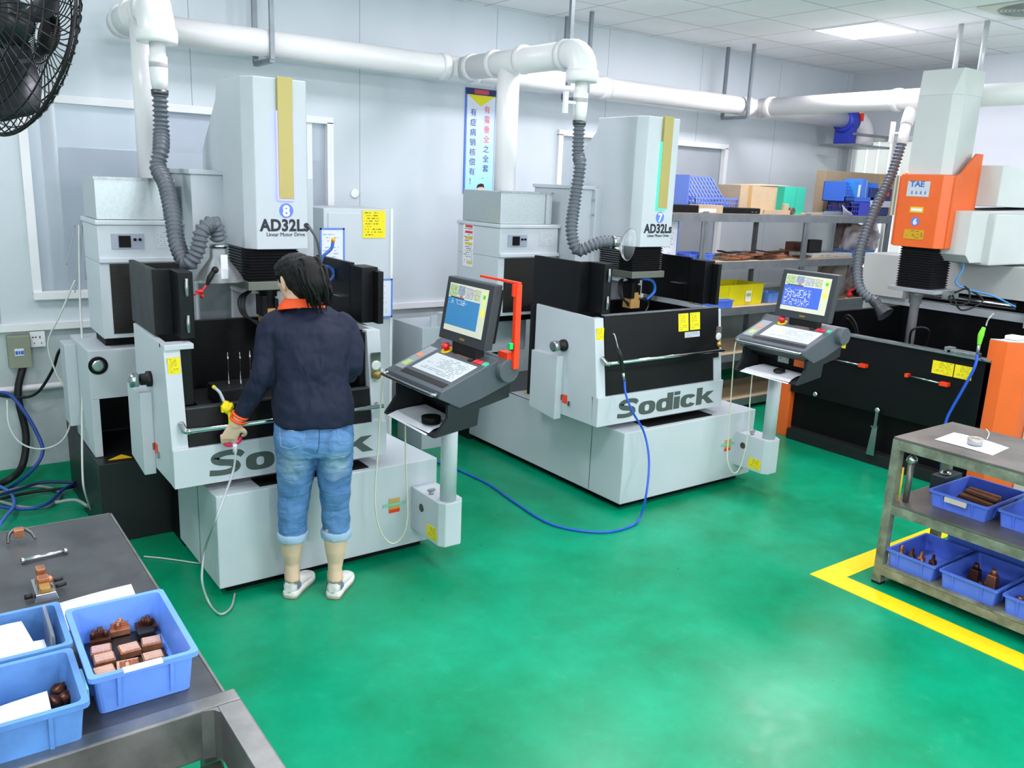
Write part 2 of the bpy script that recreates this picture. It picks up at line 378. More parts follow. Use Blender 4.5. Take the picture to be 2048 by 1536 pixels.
# lower wall is greyer and marked
WALLLOW = mat('scuffed_lower_wall', '#bcc8ca', 0.5, var2='#a3b0b2', vscale=3)
def floor_mat():
    m = bpy.data.materials.new('green_epoxy_floor'); m.use_nodes = True; nt = m.node_tree; b = nt.nodes['Principled BSDF']
    g = nt.nodes.new('ShaderNodeNewGeometry')
    n = nt.nodes.new('ShaderNodeTexNoise'); n.inputs['Scale'].default_value = 1.6; n.inputs['Detail'].default_value = 8; n.inputs['Roughness'].default_value = 0.65; nt.links.new(g.outputs['Position'], n.inputs['Vector'])
    cr = nt.nodes.new('ShaderNodeValToRGB'); e = cr.color_ramp.elements
    e[0].position = 0.3; e[0].color = (*hexc('#007a4e'), 1); e[1].position = 0.7; e[1].color = (*hexc('#009f76'), 1); nt.links.new(n.outputs['Fac'], cr.inputs['Fac'])
    n2 = nt.nodes.new('ShaderNodeTexNoise'); n2.inputs['Scale'].default_value = 9; n2.inputs['Detail'].default_value = 10; n2.inputs['Roughness'].default_value = 0.75; nt.links.new(g.outputs['Position'], n2.inputs['Vector'])
    cr2 = nt.nodes.new('ShaderNodeValToRGB'); e2 = cr2.color_ramp.elements; e2[0].position = 0.58; e2[0].color = (0, 0, 0, 1); e2[1].position = 0.78; e2[1].color = (0.35, 0.35, 0.35, 1); nt.links.new(n2.outputs['Fac'], cr2.inputs['Fac'])
    mx = nt.nodes.new('ShaderNodeMix'); mx.data_type = 'RGBA'; nt.links.new(cr2.outputs[0], mx.inputs[0]); nt.links.new(cr.outputs[0], mx.inputs[6]); mx.inputs[7].default_value = (*hexc('#4fba98'), 1)
    nt.links.new(mx.outputs[2], b.inputs['Base Color'])
    mr = nt.nodes.new('ShaderNodeMapRange'); mr.inputs['To Min'].default_value = 0.18; mr.inputs['To Max'].default_value = 0.46; nt.links.new(n2.outputs['Fac'], mr.inputs['Value']); nt.links.new(mr.outputs[0], b.inputs['Roughness'])
    b.inputs['Specular IOR Level'].default_value = 0.32
    return m
FLOOR = floor_mat()
struct('floor', B().box(LXW, RXW+2, BYW, 9.2, -0.1, 0), FLOOR)
struct('ceiling', B().box(LXW, RXW+2, BYW, 9.2, CH, CH+0.1), CEIL)
# back wall with two window openings
W1 = (0.71, 2.66, 1.20, 2.37); W2 = (4.86, 7.02, 1.20, 2.43)
wb_ = B(); T = 0.08
def wallpiece(x0, x1, z0, z1): wb_.box(x0, x1, WY, WY+T, z0, z1)
wallpiece(LXW, W1[0], 1.0, CH); wallpiece(W1[1], W2[0], 1.0, CH); wallpiece(W2[1], RXW, 1.0, CH)
wallpiece(W1[0], W1[1], 1.0, W1[2]); wallpiece(W1[0], W1[1], W1[3], CH); wallpiece(W2[0], W2[1], 1.0, W2[2]); wallpiece(W2[0], W2[1], W2[3], CH)
struct('wall_back', wb_, WALL)
struct('wall_back', B().box(LXW, RXW, WY, WY+T, 0, 1.0), WALLLOW)
struct('trim_1', B().box(LXW, RXW, WY-0.03, WY, 0.965, 1.015, 0.004), WHITE)
struct('trim_2', B().tube([(LXW+0.1, WY-0.03, 0.60), (2.3, WY-0.03, 0.60)], 0.022), PVC)
struct('wall_left', B().box(LXW-T, LXW, BYW, 9.2, 0, CH), WALL2)
struct('wall_front', B().box(LXW, RXW, BYW-T, BYW, 0, CH), WALL2)
# right wall with the bright window
R1 = (4.95, 5.93, 1.2, 2.62)
rb = B()
for y0, y1, z0, z1 in ((BYW, R1[0], 0, CH), (R1[1], WY+T, 0, CH), (R1[0], R1[1], 0, R1[2]), (R1[0], R1[1], R1[3], CH)):
    rb.box(RXW, RXW+T, y0, y1, z0, z1)
struct('wall_right', rb, WALL2)
struct('wall_right', B().box(8.62, RXW-0.002, 2.9, 4.36, 0, CH), mat('pillar_paint', '#dde3ea', 0.6))
struct('baseboard_back', B().box(LXW, RXW, WY-0.012, WY-0.002, 0, 0.07), mat('green_skirting', '#0f8f68', 0.4))
# glass
def glass_mat(name, haze=0.35, col='#d5dfe8'):
    m = bpy.data.materials.new(name); m.use_nodes = True; nt = m.node_tree; nt.nodes.remove(nt.nodes['Principled BSDF'])
    out = nt.nodes['Material Output']; tr = nt.nodes.new('ShaderNodeBsdfTransparent'); tr.inputs[0].default_value = (0.93, 0.96, 0.98, 1)
    df = nt.nodes.new('ShaderNodeBsdfDiffuse'); df.inputs[0].default_value = (*hexc(col), 1); gl = nt.nodes.new('ShaderNodeBsdfGlossy'); gl.inputs['Roughness'].default_value = 0.3
    a = nt.nodes.new('ShaderNodeMixShader'); a.inputs[0].default_value = haze; nt.links.new(tr.outputs[0], a.inputs[1]); nt.links.new(df.outputs[0], a.inputs[2])
    fz = nt.nodes.new('ShaderNodeFresnel'); fz.inputs[0].default_value = 1.5; c = nt.nodes.new('ShaderNodeMixShader'); nt.links.new(fz.outputs[0], c.inputs[0]); nt.links.new(a.outputs[0], c.inputs[1]); nt.links.new(gl.outputs[0], c.inputs[2])
    nt.links.new(c.outputs[0], out.inputs[0]); return m
PANE = glass_mat('hazy_window_glass', 0.38)
CLEAR = glass_mat('clear_plastic', 0.16, '#dfe6ea'); MILK = glass_mat('milky_plastic', 0.4, '#dfe6e6')
def window(name, w_, mull):
    x0, x1, z0, z1 = w_; f = B(); k = 0.04
    f.box(x0-k, x1+k, WY-0.03, WY+0.02, z1-0.01, z1+k, 0.004); f.box(x0-k, x1+k, WY-0.045, WY+0.02, z0-k, z0+0.01, 0.004)
    f.box(x0-k, x0+0.01, WY-0.03, WY+0.02, z0, z1); f.box(x1-0.01, x1+k, WY-0.03, WY+0.02, z0, z1)
    for m_ in mull: f.box(m_-0.02, m_+0.02, WY-0.01, WY+0.04, z0, z1)
    r = struct(name, f, WHITE)
    part('window_glass', B().box(x0, x1, WY+0.03, WY+0.036, z0, z1), PANE, r, True)
window('window_1', W1, [2.52]); window('window_2', W2, [5.9])
# window on the right wall: frame, slats against daylight
f = B(); y0, y1, z0, z1 = R1
f.box(RXW-0.02, RXW+0.04, y0-0.05, y1+0.05, z1, z1+0.05); f.box(RXW-0.02, RXW+0.04, y0-0.05, y1+0.05, z0-0.05, z0)
f.box(RXW-0.02, RXW+0.04, y0-0.05, y0, z0, z1); f.box(RXW-0.02, RXW+0.04, y1, y1+0.05, z0, z1); f.box(RXW, RXW+0.03, 5.44-0.015, 5.44+0.015, z0, z1)
r = struct('window_3', f, WHITE)
sl = B()
for i in range(7): sl.box(RXW+0.045, RXW+0.05, y0+0.01+i*0.14, y0+0.125+i*0.14, z0, z1)
blm = bpy.data.materials.new('translucent_blind'); blm.use_nodes = True; nt = blm.node_tree; nt.nodes.remove(nt.nodes['Principled BSDF']); tl = nt.nodes.new('ShaderNodeBsdfTranslucent'); tl.inputs[0].default_value = (0.85, 0.83, 0.8, 1); nt.links.new(tl.outputs[0], nt.nodes['Material Output'].inputs[0])
part('blind', sl, blm, r, True)

# ---------------------------------------------------------------- next room behind the glass
NR = mat('next_room_wall', '#cbd6de', 0.6, var=0.05)
struct('wall_nextroom', B().box(-1.5, RXW+1, 9.1, 9.2, 0, CH), NR)
for (x0, x1, y0, y1, h, lab) in ((1.05, 3.0, 6.9, 7.9, 2.12, 'large pale blue-grey machine cabinet behind the left window glass, widest of the hazy shapes'),):
    t = thing('machine_cabinet', lab, 'cabinet', (x0, y0, 0))
    CB = mat('hazy_blue_grey', '#a9b6c8', 0.5, var=0.05)
    part('body', B().box(0, x1-x0, 0, y1-y0, 0, h, 0.02), CB, t); part('door', B().box(0.28, 0.95, -0.015, 0, 0.3, h-0.2, 0.004), CB, t)
    part('handle', B().box(0.34, 0.37, -0.04, -0.015, 1.3, 1.6), DSTEEL, t)
solo('control_unit', B().box(1.75, 2.15, 7.0, 7.5, 2.122, 2.5, 0.03).cyl((2.15, 7.25, 2.122), (2.15, 7.25, 2.36), 0.2), mat('dim_blue', '#93a2c4', 0.5), 'blue-grey unit with a rounded side on top of the cabinet behind the left window', 'machine unit')
solo('storage_box', B().box(2.35, 2.62, 7.0, 7.4, 2.122, 2.36, 0.01), mat('dim_blue', '#93a2c4', 0.5), 'small square blue-grey box right of the rounded unit behind the left window', 'box')
solo('white_post', B().cyl((0.95, 6.9, 0), (0.95, 6.9, 2.9), 0.05), WHITE, 'white upright pipe seen through the far left of the left window', 'pipe')
solo('storage_cabinet', B().box(6.3, 7.4, 7.0, 7.6, 0, 1.7, 0.01).box(6.36, 6.84, 6.985, 7.0, 0.1, 1.6).box(6.86, 7.34, 6.985, 7.0, 0.1, 1.6), mat('dim_cream', '#cfcbbd', 0.6), 'dim grey cabinet behind the right window glass', 'cabinet')
solo('paper_sheet', B().box(7.55, 8.15, 9.085, 9.098, 1.9, 2.6), mat('cream_paper', '#e3dcc9', 0.7), 'cream sheet on the far wall seen through the right window', 'sheet')
for lx in (1.8, 6.2):
    t = thing('ceiling_light', 'recessed light panel of the next room behind the window wall', 'ceiling light', (lx, 7.6, CH), group='light panels of the next room')
    part('diffuser', B().box(-0.285, 0.285, -0.285, 0.285, -0.012, -0.004), lampm, t)
    ld = bpy.data.lights.new('panel_light', 'AREA'); ld.size = 0.57; ld.energy = 55; lo_ = bpy.data.objects.new('panel_light', ld); COL.objects.link(lo_); lo_.location = (0, 0, -0.02); lo_.parent = t

# ---------------------------------------------------------------- yellow floor line
YLN = mat('yellow_floor_paint', '#f2d50c', 0.4, var=0.12, vscale=5)
yb = B(); yb.prism([(3.84, 2.43), (5.6, 2.43), (5.6, 2.30), (3.985, 2.30), (3.985, -1.0), (3.84, -1.0)], 2, 0.0005, 0.003)
o = part('floor_marking', yb, YLN, None, True); tag(o, 'yellow painted line turning a corner on the green floor beside the cart', 'floor line')

# ---------------------------------------------------------------- air duct pipes
def pipe_thing(name, label, loc): return thing(name, label, 'pipe', loc)
PZ = 2.81; PY = 5.68; PR = 0.085
mp = pipe_thing('exhaust_main_pipe', 'long horizontal white exhaust pipe running along the back wall', (1.5, PY, PZ))
def col(b, c, axis, r, L=0.09): b.lathe(c, [(-L/2, r), (-L/2, r+0.008), (-L/2+0.02, r+0.011), (L/2-0.02, r+0.011), (L/2, r+0.008), (L/2, r)], axis)
part('straight_pipe', B().cyl((1.30, PY, PZ), (8.5, PY, PZ), PR, n=32), PVC, mp, True)
for x in (1.36, 3.42, 3.68, 6.85, 7.12, 5.0):
    b = B(); col(b, (x, PY, PZ), (1, 0, 0), PR, 0.07); part('pipe_collar', b, PVC, mp, True)
def branch(label, X, y_el, z_el, yv, zb, r=PR, name='exhaust_branch_pipe'):
    t = pipe_thing(name, label, (X, y_el, zb))
    part('horizontal_pipe', B().cyl((X, PY-0.05, PZ), (X, y_el+0.16, z_el), r, n=32), PVC, t, True)
    R_ = 0.11
    arc = [(X, y_el+0.16, z_el), (X, y_el+R_, z_el)] + [(X, y_el+R_-R_*math.sin(a*PI/12), z_el-R_+R_*math.cos(a*PI/12)) for a in range(1, 7)] + [(X, y_el, z_el-R_-0.02)]
    part('elbow', B().tube(arc, r+0.006, 32, smooth_path=False), PVC, t, True)
    b = B(); col(b, (X, y_el, z_el-R_-0.03), (0, 0, 1), r+0.006, 0.07); col(b, (X, y_el+0.17, z_el), (0, 1, 0), r, 0.05); part('elbow_rim', b, PVC, t, True)
    for yy in (yv+0.17, yv-0.17, PY-0.16):
        b = B(); col(b, (X, yy, PZ), (0, 1, 0), r, 0.05); part('pipe_collar', b, PVC, t, True)
    part('vertical_pipe', B().cyl((X, yv, zb), (X, yv, PZ-0.01), r-0.008, n=32), PVC, t, True)
    return t
b7 = branch('white exhaust branch pipe with elbow over the middle machine, near the safety banner', 3.575, 4.27, 2.80, 5.06, 1.94)
b8 = branch('white exhaust branch pipe with elbow at top left over the machine the person uses', 1.205, 4.86, 2.80, 5.10, 1.94)
# valve + duct drops below the elbows (M7, M8)
def drop(name_lab, X, Y, z0, lever, zt, lean=0.0):
    t = pipe_thing('exhaust_drop_pipe', name_lab, (X, Y, zt))
    part('drop_pipe', B().lathe((X, Y, zt), [(0, 0.036), (0.05, 0.043), (0.11, 0.046), (0.14, 0.046), (0.145, 0.04), (z0-zt-0.16, 0.04), (z0-zt-0.155, 0.046), (z0-zt-0.10, 0.046), (z0-zt-0.095, 0.04), (z0-zt, 0.04)]), PVC, t, True)
    part('collar_clamp', B().lathe((X, Y, zt-0.02), [(0, 0.042), (0.025, 0.044)]), DSTEEL, t, True)
    if lever:
        b = B().box(X-0.12, X-0.045, Y-0.01, Y+0.01, zt+0.10, zt+0.118).box(X-0.135, X-0.105, Y-0.012, Y+0.012, zt+0.04, zt+0.17, 0.004)
        part('valve_lever', b, PVC, t, True)
drop('white drop pipe with a small lever valve above the hose of machine 7', 3.575, 4.27, 2.66, True, 2.39)
drop('white drop pipe above the hose of machine 8', 1.205, 4.86, 2.66, False, 2.39)
# hangers
def hanger(x0, y, zlow, label, xb=None, y2=None):
    t = thing('pipe_hanger', label, 'hanger', (x0, y, zlow), group=None)
    part('drop_rod', B().box(x0-0.014, x0+0.014, y-0.012, y+0.012, zlow, CH), SHELFST, t, True)
    if y2: 
        part('drop_rod', B().box(x0-0.016, x0+0.016, y2-0.012, y2+0.012, zlow, CH), SHELFST, t, True)
        part('cross_bar', B().box(x0-0.016, x0+0.016, y, y2, zlow-0.02, zlow+0.008), SHELFST, t, True)
hanger(2.08, PY-0.11, PZ-PR-0.02, 'steel hanger bracket round the main pipe above machine 8', y2=PY+0.2)
hanger(4.73, PY-0.11, PZ-PR-0.02, 'steel hanger bracket round the main pipe left of machine 7', y2=PY+0.2)
hanger(6.75, PY-0.11, PZ-PR-0.02, 'steel hanger bracket round the main pipe at its right junction', y2=PY+0.2)
hanger(3.575+0.12, 4.55, PZ-PR-0.09, 'steel rod beside the elbow of the branch over machine 7')

# ---------------------------------------------------------------- die sinking machines
GOLD = mat('gold_band', '#b3a763', 0.4, 0.15)
WIN_BLK = DBLACK
def machine(ox, oy, sx, hu, number, door_up, glow, label, side_len):
    t = thing('die_sinking_machine', label, 'machine', (ox, oy, 0))
    X = lambda u: u*sx
    # base
    b = B(); b.prism([(0, 0.05), (side_len, 0.05), (side_len, 0.50), (0.0, 0.52)], 0, 0, X(1.195), 0.006)
    part('base_cover', b, PAINT, t)
    part('base_slot', B().box(X(0.22), X(0.80), 0.035, 0.16, 0.515, 0.5245), DBLACK, t)
    part('plinth', B().box(X(0.05), X(1.13), 0.06, side_len-0.02, 0, 0.05), DBLACK, t)
    u0 = -0.335 if side_len < 1 else 0.0
    part('granite_base', B().box(X(u0), X(1.19), 0.92 if side_len < 1 else side_len+0.002, 1.95, 0.0, 0.455, 0.004), GRAN, t)
    if side_len > 1: part('granite_top', B().box(X(0.0), X(1.19), 0.80, 1.74, 0.501, 0.506), GRAN, t)
    b = B(); zt = 0.457 if side_len < 1 else 0.508; cx_, cy_ = (-0.22, 0.99) if side_len < 1 else (0.12, 1.15)
    b.prism([(cx_-0.06, cy_-0.02), (cx_+0.06, cy_-0.03), (cx_+0.02, cy_+0.05)], 2, zt, zt+0.002); part('arrow_sticker', b, mat('amber_sticker', '#e9b916', 0.5), t)
    if side_len < 1:
        part('rear_base_filler', B().box(X(0.02), X(1.15), side_len, 0.92, 0.0, 0.45), DBLACK, t)
    # seam line on the side cover
    part('cover_seam', B().box(-0.0015, -0.0005, 0.30, 0.304, 0.06, 0.50), DSTEEL, t)
    # tank body: floor, back, sides, front logo panel, sloped posts
    L, R_ = X(-0.158), X(0.925)
    fy = 0.10; fyt = 0.165
    part('tank_side', B().prism([(fy+0.03, 0.56), (0.74, 0.56), (0.74, 1.235), (fyt+0.03, 1.222), (fy+0.045, 0.74)], 0, L, L+0.03, 0.003), PAINT, t)
    part('tank_side', B().prism([(fy+0.03, 0.56), (0.74, 0.56), (0.74, 1.235), (fyt+0.03, 1.222), (fy+0.045, 0.74)], 0, R_-0.03, R_, 0.003), PAINT, t)
    def post(x0, x1): 
        bb = B(); bb.prism([(fy-0.003, 0.74), (fy+0.05, 0.74), (fyt+0.05, 1.222), (fyt-0.003, 1.222)], 0, x0, x1, 0.003); return bb
    part('front_post', post(L-0.001, L+0.072), PAINT, t); part('front_post', post(R_-0.075, R_+0.001), PAINT, t)
    if not door_up: part('post_cap', B().box(L, L+0.13, fyt-0.02, fyt+0.07, 1.20, 1.224, 0.003), PAINT, t)
    lp = part('logo_panel', B().box(L-0.002, R_+0.002, fy-0.02, fy+0.03, 0.56, 0.745, 0.003), PAINT, t)
    lg_, wdt = logo_mesh(); tgt = X(0.855); k_ = tgt/wdt
    lg_.bm.transform(Matrix(((k_, 0, 0, X(-0.005)), (0, 0, -0.12, fy-0.0203), (0, 0.083, 0, 0.595), (0, 0, 0, 1)))); part('lettering', lg_, mat('dark_green_lettering', '#4a5653', 0.5), lp)
    part('tank_floor', B().box(L+0.03, R_-0.03, 0.16, 0.80, 0.60, 0.66), DBLACK, t)
    part('tank_back', B().box(L+0.03, R_-0.03, 0.80, 0.84, 0.60, 1.215), BLACK, t)
    part('tank_lining', B().box(L+0.032, L+0.04, 0.2, 0.80, 0.66, 1.20), BLACK, t); part('tank_lining', B().box(R_-0.04, R_-0.032, 0.2, 0.80, 0.66, 1.20), BLACK, t)
    # front doors
    il, ir = L+0.075, R_-0.078
    def tilt(z): return fy+(fyt-fy)*(z-0.74)/0.48
    zd = 1.19 if door_up else 0.93
    b = B(); z0_ = 0.745; b.prism([(tilt(z0_), z0_), (tilt(z0_)+0.03, z0_), (tilt(0.92)+0.03, 0.92), (tilt(0.92), 0.92)], 0, il, ir, 0.003); part('lower_door', b, BLACK, t)
    if door_up:
        b = B(); b.prism([(tilt(0.90)-0.012, 0.90), (tilt(0.9)+0.02, 0.90), (tilt(1.23)+0.02, 1.235), (tilt(1.23)-0.012, 1.235)], 0, L+0.073, ir+0.045, 0.003); ud = part('upper_door', b, BLACK, t)
        part('top_lip', B().box(L+0.073, ir+0.045, tilt(1.23)-0.016, tilt(1.23)+0.02, 1.2355, 1.241), ZINC, ud)
    else:
        part('door_lip', B().box(il, ir, tilt(0.92)-0.002, tilt(0.92)+0.032, 0.9205, 0.928), DSTEEL, t)
        part('door_track', B().box(il, il+0.05, fyt+0.01, fyt+0.05, 0.93, 1.21), BLACK, t); part('door_track', B().box(ir-0.03, ir, fyt+0.01, fyt+0.05, 0.93, 1.21), BLACK, t)
        part('work_table', B().box(X(0.05), X(0.72), 0.30, 0.74, 0.80, 0.86, 0.004), DSTEEL, t)
        part('table_pedestal', B().box(X(0.12), X(0.65), 0.34, 0.70, 0.66, 0.80), DBLACK, t)
    # hand rail
    zr = 0.955 if door_up else 0.835
    yr = tilt(zr)-0.05
    hr = part('handrail', B().cyl((il-0.02, yr, zr), (ir+0.05, yr, zr), 0.011, n=16), CHROME, t)
    part('rail_bracket', B().tube([(il-0.03, yr+0.045, zr+0.03), (il-0.02, yr+0.01, zr), (il, yr, zr)], 0.014, 10), STEEL, hr); part('rail_bracket', B().cyl((ir+0.035, yr+0.05, zr), (ir+0.035, yr, zr), 0.012), STEEL, hr)
    # instruments on the right post
    b = B().box(R_-0.066, R_-0.01, tilt(1.0)-0.008, tilt(1.0)-0.001, 0.97, 1.11, 0.002); ip = part('valve_plate', b, STEEL, t)
    part('valve_dial', B().lathe((R_-0.038, tilt(1.0)-0.008, 1.04), [(0, 0.026), (0.004, 0.026), (0.005, 0.018)], (0, -1, 0)), WHITE, ip)
    part('valve_knob', B().lathe((R_-0.038, tilt(1.0)-0.008, 0.99), [(0, 0.02), (0.02, 0.02), (0.022, 0.008), (0.03, 0.008)], (0, -1, 0)), BRASS, ip)
    # side bump box and knob
    part('side_box', B().prism([(0.43, 0.53), (0.70, 0.56), (0.70, 0.94), (0.43, 0.945)], 0, L-0.055, L, 0.004), PAINT, t)
    kn = part('leveling_knob', B().lathe((L, 0.43, 1.012), [(0, 0.038), (0.02, 0.038), (0.025, 0.028), (0.05, 0.028)], (-1, 0, 0)), RUB, t)
    part('knob_cap', B().lathe((L-0.05, 0.43, 1.012), [(0, 0.012), (0.008, 0.012), (0.01, 0.034), (0.045, 0.034), (0.047, 0.026)], (-1, 0, 0)), STEEL, kn)
    sw = part('side_label', B().box(L-0.003, L, 0.375, 0.42, 0.64, 0.695), ORED, t); part('side_clip', B().box(L-0.012, L, 0.34, 0.355, 0.635, 0.665).box(L-0.012, L, 0.425, 0.429, 0.655, 0.69), STEEL, sw)
    part('post_notice', B().box(L+0.012, L+0.066, fyt-0.0255+0.004, fyt-0.018+0.004, 1.09, 1.165), YEL, t)
    # raised black splash panels
    z0_, z1_ = 1.237, 1.545
    pl = B().box(L+0.01, L+0.035, 0.36, 0.80, z0_, z1_, 0.002).box(L+0.01, L+0.115, 0.34, 0.362, z0_, z1_, 0.002).box(L+0.09, L+0.155, 0.20, 0.345, z0_, z1_, 0.004)
    sp_ = part('splash_panel', pl, BLACK, t)
    for zz in (z0_+0.03, z1_-0.11):
        part('panel_latch', B().tube([(L+0.125, 0.196, zz), (L+0.122, 0.19, zz+0.04), (L+0.125, 0.196, zz+0.08)], [0.007, 0.009, 0.007], 8), ZINC, sp_)
    pr_ = B().box(R_-0.035, R_-0.01, 0.44, 0.90, z0_, z1_, 0.002).box(R_-0.035, R_+0.06, 0.30, 0.45, z0_, z1_-0.012, 0.004).box(R_+0.03, R_+0.062, 0.24, 0.30, z0_, z1_-0.03, 0.002)
    sp_ = part('splash_panel', pr_, BLACK, t)
    part('panel_shelf', B().box(R_-0.09, R_-0.035, 0.46, 0.56, 1.36, 1.366), STEEL, sp_)
    # column behind the tank
    h = hu
    cu0, cu1 = X(0.20 if side_len < 1 else 0.262), X(0.86)
    part('column', B().box(X(0.38), cu1, 0.86, 1.45, 0.46, 1.98, 0.006), PAINT2, t)
    part('column_cover', B().box(cu0, X(0.40), 0.90, 1.40, 1.16, 1.975, 0.004).box(cu0-0.012, X(0.40), 0.885, 1.41, 1.975, 2.0, 0.003), PAINT2, t)
    part('column_skirt', B().prism([(0.88, 1.25), (0.86, 1.45), (1.3, 1.45), (1.3, 0.9), (0.89, 0.9)], 0, cu0+0.015, X(0.80), 0.004), mat('dull_sheet_steel', '#8d979c', 0.35, 0.6, var=0.35, vscale=3), t)
    # vertical stand beside the column cover with hoses
    part('hose_stand', B().cyl((X(0.40), 0.885, 1.55), (X(0.40), 0.885, 1.96), 0.008).box(X(0.37), X(0.43), 0.87, 0.885, 1.80, 1.812).box(X(0.37), X(0.43), 0.87, 0.885, 1.90, 1.912), STEEL, t)
    # moving head
    a = X(h)
    hb = B()
    P = [(a-0.042, 0.57), (a, 0.50), (a+X(0.27), 0.50), (a+X(0.27)+0.02, 0.54), (a+X(0.27)+0.02, 0.95), (a-0.042, 0.95)]
    hd = part('head', hb.prism(P, 2, 1.615, 2.455, 0.005), PAINT, t)
    part('head_back', B().prism([(0.94, 1.50), (0.94, 2.452), (0.96, 2.36), (1.24, 2.10), (1.24, 1.50)], 0, a-0.0425, a+X(0.27)+0.0205, 0.004), PAINT, hd)
    part('head_carriage', B().box(a-0.03, a+X(0.2), 0.66, 1.0, 1.37, 1.62, 0.004), PAINT2, hd)
    gx0 = a+0.115*sx; gx1 = gx0+0.078*sx
    part('indicator_band', B().box(gx0, gx1, 0.478, 0.499, 1.872, 2.462, 0.002), GOLD, hd)
    gm = mat('glow_'+glow, '#8080c0' if glow == 'blue' else '#60a090', 0.5); 
    bb = gm.node_tree.nodes['Principled BSDF']; bb.inputs['Emission Color'].default_value = (0.30, 0.30, 1, 1) if glow == 'blue' else (0.03, 0.85, 0.42, 1); bb.inputs['Emission Strength'].default_value = 1.7 if glow == 'blue' else 1.35
    part('light_strip', B().box(gx0-0.006, gx0+0.004, 0.484, 0.498, 1.866, 2.30).box(gx1-0.004, gx1+0.003, 0.484, 0.498, 1.866, 2.30).box(gx0-0.006, gx1+0.003, 0.484, 0.498, 1.862, 1.871), gm, hd)
    cxn = (gx0+gx1)/2+0.002
    nb_ = part('number_disc', B().lathe((cxn, 0.4995, 1.812), [(0, 0.037), (0.0015, 0.037)], (0, -1, 0), 32), BLUEF, hd)
    text(number, 0.075, WHITE, hd, (cxn-0.001, 0.4965, 1.7855), 'XZ', offset=0.003, align='CENTER', name='number')
    text('AD32Ls', 0.082, GLOWTXT, hd, (cxn-0.008, 0.4985, 1.710), 'XZ', offset=0.003, align='CENTER', sx=0.92, spacing=1.06)
    text('Linear Motor Drive', 0.028, GLOWTXT, hd, (cxn-0.004, 0.4985, 1.682), 'XZ', align='CENTER', sx=0.93)
    # bellows, plate, chuck
    bx = B(); x0, x1, y0, y1 = a-0.04, a+X(0.23), 0.52, 0.86
    rings = []
    N = 11
    for i in range(N*2+1):
        z = 1.615-i*(0.165/(N*2)); k = 0.0 if i % 2 == 0 else -0.012
        rings.append([(x0-k, y0-k, z), (x1+k, y0-k, z), (x1+k, y1+k, z), (x0-k, y1+k, z)])
    part('bellows', bx.loft(rings, smooth=False), mat('bellows_black', '#17181b', 0.45), hd)
    part('head_plate', B().box(x0-0.01, x1+0.015, y0-0.015, y1, 1.405, 1.45, 0.003), mat('olive_plate', '#74796f', 0.4, 0.4), hd)
    cx = (x0+x1)/2+0.01; cy = 0.66
    part('spindle', B().lathe((cx, cy, 1.405), [(0, 0.075), (0.02, 0.07), (0.025, 0.05), (0.05, 0.05), (0.055, 0.038), (0.115, 0.04)], (0, 0, -1)), DSTEEL, hd)
    part('chuck', B().box(cx-0.05, cx-0.02, cy-0.05, cy+0.05, 1.25, 1.36, 0.004).box(cx+0.022, cx+0.045, cy-0.04, cy+0.04, 1.27, 1.34, 0.004), BLACK, hd)
    eh = 1.11 if not door_up else 1.18
    part('electrode', B().box(cx-0.04, cx+0.045, cy-0.04, cy+0.045, eh, 1.29, 0.002), mat('tan_electrode', '#c29a5b', 0.5, 0.2), hd)
    for i in range(3):
        part('cable', B().tube([(cx-0.03+i*0.01, cy+0.05, 1.40), (cx-0.13-i*0.015, cy-0.03, 1.36), (cx-0.14-i*0.01, cy-0.06, 1.27), (cx-0.07, cy-0.05, 1.20+i*0.01)], 0.006, 8), RUB, hd)
    ch = mat('blue_braided_hose', '#2d6fd0', 0.4)
    if door_up: 
        part('coiled_air_hose', B().tube([(cx+0.02, cy-0.05, 1.39), (cx+0.12, cy-0.07, 1.37), (cx+0.15, cy-0.07, 1.30), (cx+0.09, cy-0.06, 1.24)], 0.011, 10), ch, hd)
        part('cable', B().tube([(cx+0.03, cy-0.05, 1.25), (cx+0.12, cy-0.05, 1.22), (cx+0.1, cy-0.04, 1.15), (cx+0.02, cy-0.02, 1.13)], 0.006, 8), DSTEEL, hd)
    return t
m8 = machine(1.09, 3.775, 1.0, 0.405, '8', False, 'blue', 'grey die sinking machine numbered 8, with open front tank and a blue glowing band', 0.69)
m7 = machine(3.54, 3.62, 1.05, 0.475, '7', True, 'green', 'grey die sinking machine numbered 7, with closed black door and a green glowing band', 1.75)
